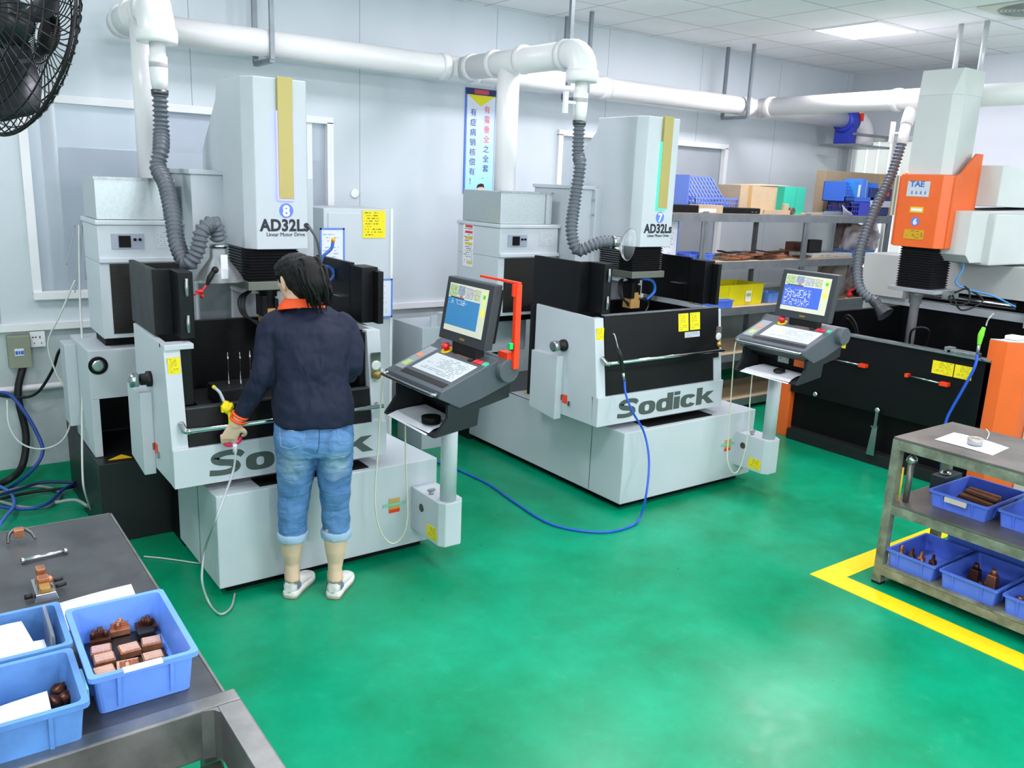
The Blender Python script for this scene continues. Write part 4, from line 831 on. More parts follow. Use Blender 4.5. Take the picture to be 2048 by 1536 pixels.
tq = solo('framed_sheet', B().box(6.158, 6.164, 2.20, 2.42, 0.80, 1.17), BLUEF, 'blue framed sheet beside the orange pillar at the right edge', 'notice'); part('sheet', B().box(6.154, 6.158, 2.212, 2.408, 0.812, 1.158), printed('form_sheet_side', '#dfe5f0', '#a8b0c4', 16, 22, ca=1), tq, True)
# branch pipe to machine 6
t = pipe_thing('exhaust_branch_pipe', 'long white exhaust branch pipe running over machine 6 to the right edge', (7.0, 3.4, PZ-0.08))
part('horizontal_pipe', B().cyl((7.0, PY-0.06, PZ), (7.0, 2.2, PZ), PR, n=32), PVC, t, True)
b = B(); col(b, (7.0, PY-0.18, PZ), (0, 1, 0), PR, 0.06); col(b, (7.0, 4.2, PZ), (0, 1, 0), PR, 0.06); col(b, (7.0, 3.9, PZ), (0, 1, 0), PR, 0.06); part('pipe_collar', b, PVC, t, True)
part('drop_pipe', B().cyl((7.0, 4.06, PZ-0.05), (6.93, 4.05, 2.60), 0.05).cyl((6.93, 4.05, 2.60), (6.88, 4.04, 2.44), 0.042), PVC, t, True)
part('valve_lever', B().box(6.82, 6.86, 4.10, 4.125, 2.45, 2.62, 0.004).cyl((6.84, 4.11, 2.53), (6.92, 4.05, 2.53), 0.008), PVC, t, True)
for i, (yy, xx) in enumerate(((3.75, 6.93), (3.55, 7.08))):
    solo('support_rod', B().cyl((7.0, yy, PZ+PR), (7.0, yy, CH), 0.02), mat('pale_rod', '#c3c8cb', 0.35, 0.3), ['left one of the two steel rods from ceiling above machine 6', 'right one of the two steel rods from ceiling above machine 6'][i], 'rod', 'ceiling rods above machine 6')
hs = solo('extraction_hose', corr([(6.88, 4.04, 2.44), (6.80, 4.04, 2.2), (6.62, 4.04, 1.9), (6.42, 4.0, 1.55), (6.30, 3.90, 1.32), (6.30, 3.80, 1.22), (6.33, 3.74, 1.20)], 0.034, 0.009, 0.030), HOSE, 'grey ribbed extraction hose hanging left of the orange head', 'hose')
part('nozzle', B().lathe((6.32, 3.77, 1.21), [(0, 0.04), (0.05, 0.042), (0.06, 0.036), (0.09, 0.04), (0.17, 0.07), (0.172, 0.066), (0.10, 0.036)], (0.0, -0.75, -0.62)), mat('dark_plastic', '#3b3f43', 0.4), hs, True)
# corner blower
bl = thing('duct_blower', 'blue and white duct blower in the far corner under the main pipe', 'blower', (8.65, 5.6, 2.5))
BLU = mat('blower_blue', '#2c3fb4', 0.4)
part('fan_housing', B().lathe((8.45, PY, PZ-0.01), [(0, 0.09), (0.01, 0.125), (0.16, 0.125), (0.17, 0.09)], (1, 0, 0)).box(8.48, 8.60, PY-0.10, PY+0.10, 2.56, 2.78, 0.01), BLU, bl, True)
part('white_elbow', B().tube([(8.62, PY, PZ), (8.74, PY, PZ-0.02), (8.84, PY, PZ-0.10), (8.88, PY, 2.56)], 0.12, 20), PVC, bl, True)
part('support_arm', B().box(8.4, 9.11, PY-0.22, PY-0.18, 2.64, 2.665).box(8.4, 9.11, PY-0.2, PY+0.2, 2.53, 2.555), SHELFST, bl, True)
part('orange_stripe', B().box(8.60, 8.63, PY-0.14, PY-0.08, 2.80, 2.88), ORED, bl, True)
# ---------------------------------------------------------------- extraction hoses of the two machines
def cy_(px, py, y): return aty(px, py, y)
H8 = [(1.205, 4.86, 2.39), (1.20, 4.85, 2.2), cy_(322, 300, 4.78), cy_(316, 335, 4.75), cy_(332, 370, 4.66), cy_(345, 430, 4.55), cy_(355, 490, 4.45), cy_(375, 527, 4.36), cy_(395, 500, 4.33), cy_(405, 462, 4.33), cy_(428, 448, 4.35), cy_(437, 480, 4.37)]
h8 = solo('extraction_hose', corr(H8, 0.035, 0.008, 0.025), HOSE, 'grey ribbed extraction hose with a double bend hanging at machine 8', 'hose')
p = cy_(436, 488, 4.37)
part('hose_clamp', B().lathe(p, [(0, 0.042), (0.02, 0.042)], (0, 0, -1)), STEEL, h8, True)
part('clear_funnel', B().loft([[(p.x+math.cos(a*PI/12)*r*1.0, p.y+math.sin(a*PI/12)*r*0.6, p.z-0.02-d) for a in range(24)] for d, r in ((0, 0.04), (0.05, 0.045), (0.12, 0.10), (0.17, 0.13))], cap=False), CLEAR, h8, True)
part('white_tag', B().box(p.x-0.005, p.x+0.03, p.y-0.05, p.y-0.047, p.z-0.17, p.z-0.05), WHP, h8, True)
H7 = [(3.575, 4.27, 2.39), (3.57, 4.26, 2.2), cy_(1160, 330, 4.22), cy_(1150, 400, 4.2), cy_(1143, 460, 4.15), cy_(1155, 500, 4.1), cy_(1185, 490, 4.05), cy_(1205, 484, 4.03), cy_(1222, 484, 4.02)]
h7 = solo('extraction_hose', corr(H7, 0.034, 0.008, 0.025), HOSE, 'grey ribbed extraction hose curving to the clear funnel at machine 7', 'hose')
p = cy_(1222, 484, 4.02)
part('hose_clamp', B().lathe(p, [(0, 0.04), (0.05, 0.034)], (1, -0.1, 0)), STEEL, h7, True)
ax = Vector((0.9, -0.35, -0.1)).normalized(); e1 = ax.cross(Vector((0, 0, 1))).normalized(); e2 = ax.cross(e1)
part('clear_funnel', B().loft([[p+ax*d+(e1*math.cos(a*PI/14)+e2*math.sin(a*PI/14))*r for a in range(28)] for d, r in ((0.03, 0.035), (0.07, 0.045), (0.10, 0.085), (0.115, 0.102), (0.125, 0.104), (0.127, 0.098))], cap=False), CLEAR, h7, True)
rk = solo('magnetic_hose', B().tube([cy_(432, 536, 4.30), cy_(420, 555, 4.30), cy_(414, 570, 4.3)], [0.012, 0.014, 0.008], 10).ball(cy_(430, 540, 4.3), 0.018, sub=2), RUB, 'black and red jointed flushing nozzle left of the head of machine 8', 'nozzle')
part('red_clip', B().ball(cy_(400, 583, 4.29), 0.014, 1.5, 1, 0.8, 2, 0.3).ball(cy_(404, 592, 4.29), 0.011, 1, 1, 1, 2).tube([cy_(412, 570, 4.3), cy_(405, 580, 4.29), cy_(388, 590, 4.28)], 0.005, 8), RED, rk, True)
# grey bent hose and blue coil right of head 8
solo('air_hose', B().tube([cy_(616, 450, 4.27), cy_(634, 480, 4.27), cy_(641, 520, 4.3), cy_(640, 545, 4.32)], 0.008, 10), HOSE, 'thin grey air hose bending beside the head of machine 8', 'hose')
bh = solo('coiled_air_hose', B().tube([cy_(666, 484, 4.42), cy_(662, 498, 4.42), cy_(645, 515, 4.42), cy_(638, 545, 4.42), cy_(640, 560, 4.42)], 0.009, 10).tube([cy_(640+15*math.cos(a*PI/6)+12, 548+15*math.sin(a*PI/6), 4.42) for a in range(0, 13)], 0.009, 10), mat('blue_braided_hose2', '#3a74d2', 0.4, var2='#1c2c66', vscale=90), 'blue braided air hose with loop right of the head of machine 8', 'hose')
part('orange_fitting', B().cyl(cy_(666, 484, 4.42), cy_(667, 476, 4.42), 0.011), mat('orange_fitting', '#f0a21c', 0.4), bh, True)

# three probes on a steel block and tray in the tank of machine 8
fx = thing('steel_fixture_block', 'dark steel block carrying three thin probes in the open tank', 'fixture', (1.34, 4.20, 0.861))
part('block', B().box(-0.11, 0.17, -0.08, 0.13, 0.0, 0.075, 0.003), DSTEEL, fx)
for dx_, dy_ in ((-0.03, 0.03), (0.025, 0.01), (0.08, 0.02)):
    part('probe', B().lathe((dx_, dy_, 0.075), [(0, 0.006), (0.01, 0.006), (0.012, 0.003), (0.125, 0.003), (0.127, 0.006), (0.145, 0.006), (0.147, 0.002), (0.17, 0.002)]), STEEL, fx)
solo('drip_tray', B().hexa([(1.13, 3.98, 0.82), (1.3, 3.94, 0.82), (1.32, 4.06, 0.862), (1.12, 4.08, 0.862), (1.13, 3.98, 0.824), (1.3, 3.94, 0.824), (1.32, 4.06, 0.866), (1.12, 4.08, 0.866)]), GRAN, 'thin dark tray left of the steel block in the open tank', 'tray')

# notices on machine 7 door
x0, x1, z0, z1 = boxed(1358, 626, 1381, 663, 3.76)
def door7(px0, py0, px1, py1, name, m, lab, lift=0.0):
    yy = 3.62+0.10+0.13*0; 
    a = aty(px0, py0, 3.765); b_ = aty(px1, py1, 3.742)
    def Y(z): return 3.62+0.10+0.065*(z-0.74)/0.48-0.0125-lift
    return solo(name, B().hexa([(a.x, Y(b_.z)-0.002, b_.z), (b_.x, Y(b_.z)-0.002, b_.z), (b_.x, Y(b_.z)-0.0005, b_.z), (a.x, Y(b_.z)-0.0005, b_.z), (a.x, Y(a.z)-0.002, a.z), (b_.x, Y(a.z)-0.002, a.z), (b_.x, Y(a.z)-0.0005, a.z), (a.x, Y(a.z)-0.0005, a.z)]), m, lab, 'notice')
door7(1358, 628, 1380, 662, 'yellow_notice', YEL, 'left yellow notice on the black door of machine 7')
door7(1381, 626, 1403, 659, 'yellow_notice', YEL, 'right yellow notice on the black door of machine 7')
door7(1367, 664, 1401, 673, 'grey_notice', printed('grey_notice', '#b9c2cc', '#6f7884', 4, 30), 'small grey label under the yellow notices on machine 7')
# base notices with green tape
for k, (dx_, dy_, u) in enumerate(((1.09, 3.775, 1.0), (3.54, 3.62, 1.06))):
    nm = ['right of the person', 'under the blue hose machine'][k]; X0 = dx_+0.90*u; yb = dy_+0.0
    s_ = solo('base_notice', B().box(X0, X0+0.065, yb-0.003, yb-0.0005, 0.255, 0.335), mat('ochre_notice', '#c9a95a', 0.6, var=0.2, vscale=30), 'small ochre and orange sticker on the front base '+nm, 'sticker')
    part('red_foot', B().box(X0, X0+0.065, yb-0.0035, yb-0.003, 0.255, 0.275), ORED, s_, True)
    solo('green_tape', B().box(X0-0.035, X0+0.10, yb-0.0055, yb-0.004, 0.295, 0.31), mat('green_tape', '#7fc9ad', 0.5), 'strip of green tape across the sticker '+nm, 'tape')
# air gun with blue hose on the rail of machine 7
ag = thing('air_gun', 'black air gun with thin steel nozzle hung on the rail of machine 7', 'air gun', (3.6, 3.64, 0.95))
part('nozzle', B().tube([cy_(1226, 667, 3.70), cy_(1230, 672, 3.68), cy_(1237, 700, 3.66)], 0.004, 8), STEEL, ag, True)
part('grip', B().tube([cy_(1236, 698, 3.655), cy_(1240, 710, 3.64), cy_(1244, 730, 3.64), cy_(1246, 745, 3.64)], [0.011, 0.016, 0.012, 0.011], 12), RUB, ag, True)
part('fitting', B().cyl(cy_(1246, 745, 3.64), cy_(1249, 762, 3.635), 0.009), STEEL, ag, True)
g = [cy_(1249, 762, 3.635), cy_(1252, 790, 3.60), cy_(1266, 825, 3.57), cy_(1288, 865, 3.56), cy_(1298, 920, 3.50), cy_(1293, 985, 3.42), atz(1280, 1035, 0.03)]
g += [atz(*q_, 0.009) for q_ in ((1262, 1052), (1215, 1064), (1150, 1060), (1090, 1043), (1030, 1005), (980, 970), (935, 948), (900, 933), (850, 915), (800, 880))]
solo('air_hose', B().tube(g, 0.007, 10), mat('blue_hose', '#2456c8', 0.35), 'long blue air hose looping from the air gun down onto the green floor', 'hose')
# thin flushing tubes hanging at the consoles
def hang(pts, y, lab, r=0.004, m=None):
    return solo('plastic_tube', B().tube([aty(px_, py_, yy) for (px_, py_, yy) in pts], r, 8), m or mat('yellowed_tube', '#c9cbb4', 0.35), lab, 'tube')
hang([(765, 738, 3.68), (763, 780, 3.62), (756, 900, 3.58), (750, 1000, 3.55), (760, 1060, 3.55), (783, 1087, 3.54), (805, 1072, 3.52), (815, 1030, 3.5), (812, 940, 3.5), (810, 845, 3.52)], 3.6, 'pale thin tube hanging in a long loop in front of the base of machine 8')
hang([(1474, 678, 3.50), (1469, 700, 3.5), (1463, 780, 3.5), (1457, 870, 3.48), (1455, 920, 3.45), (1466, 945, 3.42), (1480, 935, 3.42), (1494, 880, 3.42), (1500, 800, 3.46), (1505, 745, 3.5)], 3.5, 'pale thin tube hanging in a loop in front of the base of machine 7')

# ---------------------------------------------------------------- safety banner (generic characters)
bn = thing('safety_banner', 'tall narrow safety banner with Chinese characters and yellow triangle on the wall', 'banner', (3.853, WY, 1.90))
BWd, BH = 0.293, 0.83
gm = bpy.data.materials.new('banner_sky'); gm.use_nodes = True; nt = gm.node_tree; bb = nt.nodes['Principled BSDF']; tc = nt.nodes.new('ShaderNodeTexCoord'); sp = nt.nodes.new('ShaderNodeSeparateXYZ'); nt.links.new(tc.outputs['Generated'], sp.inputs[0]); cr = nt.nodes.new('ShaderNodeValToRGB'); nt.links.new(sp.outputs[2], cr.inputs[0]); nt.links.new(cr.outputs[0], bb.inputs[0])
cr.color_ramp.elements[0].color = (*hexc('#9fe0ea'), 1); cr.color_ramp.elements[1].color = (*hexc('#dfe6f2'), 1)
part('board', B().box(0, BWd, -0.012, 0, 0, BH, 0.002), BLUEF, bn); part('print', B().box(0.014, BWd-0.006, -0.0135, -0.012, 0.0, BH-0.05), gm, bn)
part('header', B().box(0.0, BWd, -0.0145, -0.012, BH-0.05, BH), mat('navy', '#22305e', 0.5), bn); part('red_block', B().box(0.08, 0.22, -0.0155, -0.0145, BH-0.042, BH-0.008), mat('banner_red', '#cc4a52', 0.5), bn)
part('triangle', B().prism([(0.014, BH-0.051), (BWd-0.006, BH-0.051), (0.145, BH-0.135)], 1, -0.015, -0.0136), mat('banner_yellow', '#e8e010', 0.5), bn)
pur = mat('banner_purple', '#6a5aa8', 0.5); pnk = mat('banner_pink', '#e06a86', 0.5); nav = mat('banner_blue', '#3c56a8', 0.5)
for i, ch_ in enumerate('有症病销核偿有！'):
    text(ch_, 0.062, pur if i > 3 else nav, bn, (0.045, -0.0138, 0.62-i*0.078), 'XZ', name='character', offset=0.0006)
for i, ch_ in enumerate('有蛮垂全之全套·'):
    text(ch_, 0.062, pnk if i < 4 else nav, bn, (0.178, -0.0138, 0.65-i*0.078), 'XZ', name='character', offset=0.0006)
part('printed_face', B().lathe((0.165, -0.0138, 0.03), [(0, 0.036), (0.001, 0.036)], (0, -1, 0)), mat('banner_skin', '#f0c4b8', 0.5), bn)
part('printed_hair', B().prism([(0.127, 0.04), (0.135, 0.07), (0.165, 0.082), (0.195, 0.078), (0.203, 0.045), (0.185, 0.055), (0.15, 0.052)], 1, -0.0165, -0.0149), mat('banner_hair', '#1d1b22', 0.5), bn)

# ---------------------------------------------------------------- wall boxes, left
eb = thing('breaker_box', 'olive-grey breaker box with blue switches on the wall at left', 'electrical box', (0.50, WY, 0.74))
part('housing', B().box(0, 0.125, -0.07, 0, 0, 0.205, 0.004), mat('olive_plastic', '#8c9480', 0.5, var=0.12, vscale=10), eb); part('breaker_window', B().box(0.035, 0.085, -0.0735, -0.07, 0.08, 0.125), WHITE, eb)
part('breaker_switch', B().box(0.038, 0.052, -0.078, -0.0735, 0.09, 0.112).box(0.056, 0.064, -0.076, -0.0735, 0.09, 0.112).box(0.068, 0.083, -0.078, -0.0735, 0.09, 0.112), mat('switch_blue', '#3a6fd0', 0.4), eb)
sk = thing('wall_socket', 'white double wall socket right of the breaker box', 'socket', (0.63, WY, 0.86))
part('plate', B().box(0, 0.085, -0.03, 0, 0, 0.10, 0.003), WHITE, sk); part('socket_hole', B().box(0.012, 0.02, -0.031, -0.03, 0.06, 0.068).box(0.028, 0.036, -0.031, -0.03, 0.06, 0.068).box(0.052, 0.058, -0.031, -0.03, 0.055, 0.07).box(0.02, 0.024, -0.031, -0.03, 0.02, 0.03).box(0.06, 0.064, -0.031, -0.03, 0.02, 0.03), DBLACK, sk)
solo('wall_hook', B().lathe((2.88, WY, 2.0-0.13), [(0, 0.035), (0.01, 0.035), (0.011, 0.025)], (0, -1, 0)), mat('clear_hook', '#e8edf0', 0.2), 'round clear suction hook on the wall above the yellow notice', 'hook')
# cables on the left
def W_(px_, py_, y): return aty(px_, py_, y)
solo('power_cable', B().tube([(0.575, 6.01, 0.742), W_(36, 790, 5.98), W_(52, 870, 5.95), W_(45, 930, 5.9), W_(20, 958, 5.8), atz(-20, 975, 0.02)], 0.022, 12), RUB, 'thick black power cable dropping from the breaker box to the floor', 'cable')
solo('power_cable', B().tube([W_(150, 686, 5.5), W_(120, 700, 5.6), W_(105, 740, 5.7), W_(75, 785, 5.8), W_(40, 795, 5.85), W_(-10, 790, 5.9)], 0.009, 8), RUB, 'thin black cable arching from the lower cabinet to the left edge', 'cable')
solo('blue_cable', B().tube([W_(-5, 785, 5.85), W_(20, 790, 5.85), W_(50, 825, 5.8), W_(80, 880, 5.75), W_(84, 910, 5.7), W_(60, 945, 5.7), atz(20, 975, 0.012), atz(-10, 985, 0.012)], 0.011, 8), mat('blue_cable', '#23479a', 0.4), 'blue cable hanging from the left wall down to the floor tangle', 'cable')
solo('plastic_tube', B().tube([W_(158, 450, 5.35), W_(160, 600, 5.3), W_(165, 700, 5.2), W_(164, 830, 5.1), W_(165, 940, 4.9), atz(170, 985, 0.25), atz(187, 1030, 0.012), atz(200, 1060, 0.01)], 0.006, 8), mat('milky_tube', '#cdd3cc', 0.4), 'milky thin tube falling straight down in front of the left cabinet', 'tube')
solo('plastic_tube', B().tube([W_(150, 560, 5.35), W_(120, 630, 5.4), W_(96, 685, 5.45), W_(110, 740, 5.45), W_(140, 800, 5.4), W_(140, 850, 5.4), W_(120, 885, 5.4), W_(80, 898, 5.45), W_(40, 885, 5.55), W_(18, 850, 5.6), W_(14, 800, 5.65)], 0.005, 8), mat('milky_tube', '#cdd3cc', 0.4), 'milky thin tube looping wide across the left wall', 'tube')
for i, pts in enumerate(([(150, 450), (140, 500), (133, 530)], [(165, 450), (160, 520), (150, 585)], [(160, 440), (170, 480), (172, 560)])):
    solo('plastic_tube', B().tube([W_(a, b_, 5.36) for a, b_ in pts], 0.004, 8), CLEAR, ['left clear tube end dangling by the far left cabinet', 'middle clear tube dangling by the far left cabinet', 'right clear tube dangling by the far left cabinet'][i], 'tube')
rs = [((0, 985), (70, 972), (120, 985), (100, 1010), (50, 1015), (-10, 1000)), ((-10, 1000), (60, 985), (140, 975), (150, 968)), ((-10, 1012), (40, 1018), (90, 1010), (125, 980), (150, 966)), ((-10, 968), (20, 985), (28, 1010), (10, 1035), (0, 1050)), ((110, 1005), (150, 1000), (175, 1012)), ((-10, 992), (40, 978), (85, 965), (150, 965))]
cc = [mat('grey_cable', '#9aa0a2', 0.5), RUB, mat('blue_cable', '#23479a', 0.4), mat('blue_cable_light', '#4a72c8', 0.4), mat('grey_cable', '#9aa0a2', 0.5), mat('navy_cable', '#1b2a55', 0.4)]
cl = ['grey cable coiled into a loop on the floor at far left', 'black cable lying across the floor tangle at far left', 'blue cable curving through the floor tangle at far left', 'light blue cable curling off the left edge of the floor', 'short grey cable end nearest the dark machine base at left', 'navy cable at the back of the floor tangle along the wall']
for i, pts in enumerate(rs):
    z = 0.012+0.014*i
    solo('floor_cable', B().tube([atz(a, b_, z) for a, b_ in pts], 0.010, 8), cc[i], cl[i], 'cable')
solo('plastic_tube', B().tube([atz(288, 1113, 0.006), atz(330, 1117, 0.006), atz(400, 1127, 0.006)], 0.004, 8), mat('milky_tube', '#cdd3cc', 0.4), 'thin pale tube lying on the floor between the bench and machine 8', 'tube')

# ---------------------------------------------------------------- wall fan, top left
fn = thing('wall_fan', 'black industrial wall fan with wire guard at the top left corner', 'fan', (0.32, 2.60, 2.0))
A = Vector((0.91, 0.34, -0.18)).normalized(); U = A.cross(Vector((0, 0, 1))).normalized(); V = U.cross(A)
Cf = Vector((0.300, 2.6, 2.343))
FB = mat('fan_black', '#131416', 0.35, 0.3)
def FP(d, r, a): return Cf+A*(d*0.85)+(U*math.cos(a)+V*math.sin(a))*(r*0.80)
R0 = 0.355
gb = B()
for d, r in ((0.0, R0), (0.0, R0-0.006)): gb.tube([FP(d, r, a*PI/32) for a in range(65)], 0.0035, 6, cap=False, smooth_path=False)
for d, r in ((0.085, 0.10), (0.075, 0.19), (0.05, 0.28), (-0.085, 0.10), (-0.075, 0.19), (-0.05, 0.28), (0.065, 0.24), (-0.065, 0.24), (0.03, 0.32), (-0.03, 0.32)): gb.tube([FP(d, r, a*PI/24) for a in range(49)], 0.0022, 5, cap=False, smooth_path=False)
part('guard_ring', gb, FB, fn, True)
wb2 = B()
for s_ in (1, -1):
    for k in range(56):
        a = k*2*PI/56
        wb2.tube([FP(s_*0.088, 0.05, a), FP(s_*0.082, 0.14, a+0.10*s_), FP(s_*0.062, 0.25, a+0.2*s_), FP(s_*0.035, 0.32, a+0.25*s_), FP(0, R0-0.003, a+0.28*s_)], 0.0017, 4, cap=False, sub=2)
part('wire_guard', wb2, FB, fn, True)
for k in range(3):
    a0 = k*2*PI/3+0.5; rings = []
    for i in range(8):
        f_ = i/7; r = 0.05+0.26*f_; w_ = 0.32+0.32*math.sin(PI*min(1, f_*1.05)*0.8)
        tw = 0.045*(1-0.4*f_)
        rings.append([FP(-tw+0.002, r, a0-w_), FP(0.0+0.006, r, a0), FP(tw+0.002, r, a0+w_), FP(tw-0.002, r, a0+w_), FP(0.002, r, a0), FP(-tw-0.002, r, a0-w_)])
    part('blade', B().loft(rings), mat('fan_blade', '#33373a', 0.35, 0.5), fn, True)
part('hub', B().lathe(Cf-A*0.04, [(0, 0.055), (0.06, 0.055), (0.08, 0.03)], A), mat('fan_blade', '#33373a', 0.35, 0.5), fn, True)
part('hub_badge', B().lathe(Cf+A*0.09, [(-0.004, 0.05), (0.004, 0.05), (0.006, 0.01)], A), FB, fn, True)
part('motor', B().lathe(Cf-A*0.10, [(0, 0.05), (0.02, 0.075), (0.17, 0.075), (0.2, 0.05)], -A), FB, fn, True)
part('mounting_arm', B().tube([Cf-A*0.22, Cf-A*0.30+Vector((0, 0, 0.02)), Cf-A*0.42+Vector((-0.05, 0, 0.10)), Cf-A*0.45+Vector((-0.08, 0, 0.35)), (-0.22, 2.40, CH)], 0.022, 12), FB, fn, True)
part('yellow_tag', B().box(Cf.x-0.15, Cf.x-0.12, Cf.y-0.115, Cf.y-0.11, Cf.z-0.0, Cf.z+0.03), mat('tag_yellow', '#caa53a', 0.5), fn, True)

# air vent in the ceiling
vt = thing('ceiling_vent', 'round louvred air vent in the ceiling at the top right', 'air vent', (6.75, 3.08, CH))
part('vent_frame', B().box(-0.29, 0.29, -0.29, 0.29, -0.012, -0.001, 0.003), mat('beige_vent', '#d9d8cf', 0.5), vt)
vb = B()
for i in range(9):
    r = 0.03+i*0.027; vb.tube([(r*math.cos(a*PI/20), r*math.sin(a*PI/20), -0.016) for a in range(41)], 0.004, 6, cap=False, smooth_path=False)
part('louvre_rings', vb, mat('vent_grey', '#9a9fa0', 0.5), vt)

# ---------------------------------------------------------------- steel shelving along the back wall
SX0, SX1, SY0, SY1 = 5.20, 8.45, 4.95, 5.55
SZ = [0.11, 0.555, 0.985, 1.40, 1.815]
sh = thing('steel_shelving', 'grey angle-steel shelving with plywood boards along the back wall', 'shelf', (6.8, 5.25, 0))
for i, x in enumerate((5.60, 7.02, 8.42)):
    for y, s_ in ((SY0, 1), (SY1, -1)):
        part('post', B().box(x-0.035, x+0.035, y, y+0.003*s_, 0, 1.83).box(x-0.003, x, min(y, y+0.04*s_), max(y, y+0.04*s_), 0, 1.83), SHELFST, sh, True)
for z in SZ:
    part('shelf_board', B().box(SX0, SX1, SY0+0.01, SY1-0.01, z-0.018, z), PLY, sh, True)
    part('shelf_rail', B().box(SX0, SX1, SY0-0.004, SY0, z-0.07, z-0.002), SHELFST, sh, True); part('shelf_rail', B().box(SX0, SX1, SY1-0.004, SY1+0.004, z-0.07, z-0.002), SHELFST, sh, True)
# ---------------------------------------------------------------- bins
def bin_parts(w_, d_, h_, m, t, rim=0.012, wall=0.004, taper=0.02, ribs=True, notch=True, lbl=None):
    """open plastic bin, origin at the centre of its bottom"""
    def rect(a, b_, z, r=0.012):
        pts = []
        for sx_, sy_, a0 in ((1, -1, -PI/2), (1, 1, 0), (-1, 1, PI/2), (-1, -1, PI)):
            for k in range(4):
                an = a0+k*PI/6; pts.append((sx_*(a/2-r)+r*math.cos(an), sy_*(b_/2-r)+r*math.sin(an), z))
        return pts
    b = B(); a0, b0 = w_-2*taper, d_-2*taper
    prof = [(a0, b0, 0.0), (w_-0.002, d_-0.002, h_-rim*1.3), (w_+2*rim, d_+2*rim, h_-rim*1.3), (w_+2*rim, d_+2*rim, h_), (w_-2*wall, d_-2*wall, h_), (a0-2*wall, b0-2*wall, wall*1.5)]
    b.loft([rect(x, y, z) for x, y, z in prof], smooth=False)
    if ribs:
        rb_ = b
        for f_ in (-0.26, 0.26):
            for s_ in (1, -1):
                y0 = s_*(b0/2-0.001); y1 = s_*(d_/2+0.002)
                rb_.hexa([(f_*w_-0.004, min(y0, y0+0.006*s_), 0.01), (f_*w_+0.004, min(y0, y0+0.006*s_), 0.01), (f_*w_+0.004, max(y0, y0+0.006*s_), 0.01), (f_*w_-0.004, max(y0, y0+0.006*s_), 0.01),
                          (f_*w_-0.004, min(y1, y1+0.006*s_), h_-rim), (f_*w_+0.004, min(y1, y1+0.006*s_), h_-rim), (f_*w_+0.004, max(y1, y1+0.006*s_), h_-rim), (f_*w_-0.004, max(y1, y1+0.006*s_), h_-rim)])
                x0 = s_*(a0/2-0.001); x1 = s_*(w_/2+0.002)
                rb_.hexa([(min(x0, x0+0.006*s_), f_*d_-0.004, 0.01), (max(x0, x0+0.006*s_), f_*d_-0.004, 0.01), (max(x0, x0+0.006*s_), f_*d_+0.004, 0.01), (min(x0, x0+0.006*s_), f_*d_+0.004, 0.01),
                          (min(x1, x1+0.006*s_), f_*d_-0.004, h_-rim), (max(x1, x1+0.006*s_), f_*d_-0.004, h_-rim), (max(x1, x1+0.006*s_), f_*d_+0.004, h_-rim), (min(x1, x1+0.006*s_), f_*d_+0.004, h_-rim)])
    body = part('bin_body', b, m, t)
    if lbl: part('label_holder', B().box(-0.045, 0.035, -(d_/2+rim)-0.003, -(d_/2-wall), h_-0.004, h_+0.0025, 0.001), lbl, body)
    return body
def make_bin(name, loc, w_, d_, h_, m, label, rz=0.0, group=None, **k):
    t = thing(name, label, 'bin', loc, rz, group); bin_parts(w_, d_, h_, m, t, **k); return t

# ---------------------------------------------------------------- bench, bottom left
TX1 = 0.497; TZ = 0.85
bt = thing('steel_workbench', 'grey steel-topped workbench at the bottom left corner', 'workbench', (-0.1, 2.2, 0))
SHEET = mat('bench_sheet_steel', '#686b6e', 0.42, 0.7, var2='#47494b', vscale=3.5, rvar=0.15)
TUBE = mat('worn_steel_tube', '#9a9b9a', 0.4, 0.85, var=0.4, vscale=9, rvar=0.15)
part('bench_top', B().box(-1.3, TX1, 1.72, 2.955, TZ-0.012, TZ, 0.002), SHEET, bt, True)
part('edge_strip', B().box(TX1, TX1+0.006, 1.72, 2.955, TZ-0.045, TZ+0.001), TUBE, bt, True)
part('edge_strip', B().box(-1.3, TX1, 2.955, 2.961, TZ-0.045, TZ+0.001), TUBE, bt, True)
part('cross_beam', B().box(-1.3, TX1+0.022, 1.675, 1.722, TZ-0.11, TZ+0.012, 0.004), TUBE, bt, True)
part('side_beam', B().box(TX1-0.030, TX1+0.022, 0.9, 1.674, TZ-0.11, TZ+0.012, 0.004), TUBE, bt, True)
part('corner_plate', B().prism([(TX1-0.03, 1.674), (TX1-0.065, 1.674), (TX1-0.04, 1.666), (TX1-0.03, 1.65)], 2, TZ-0.108, TZ+0.010), TUBE, bt, True)
for i, (x, y) in enumerate(((TX1-0.04, 2.90), (-1.25, 2.90), (TX1-0.04, 1.70), (-1.25, 1.70), (TX1-0.02, 0.95))):
    part('leg', B().box(x-0.02, x+0.02, y-0.02, y+0.02, 0, TZ-0.013), TUBE, bt, True)
part('lower_shelf', B().box(-1.3, TX1-0.03, 0.95, 1.67, 0.715, 0.727), mat('grimy_tray', '#56594c', 0.25, 0.4, var2='#2a2c24', vscale=7), bt, True)
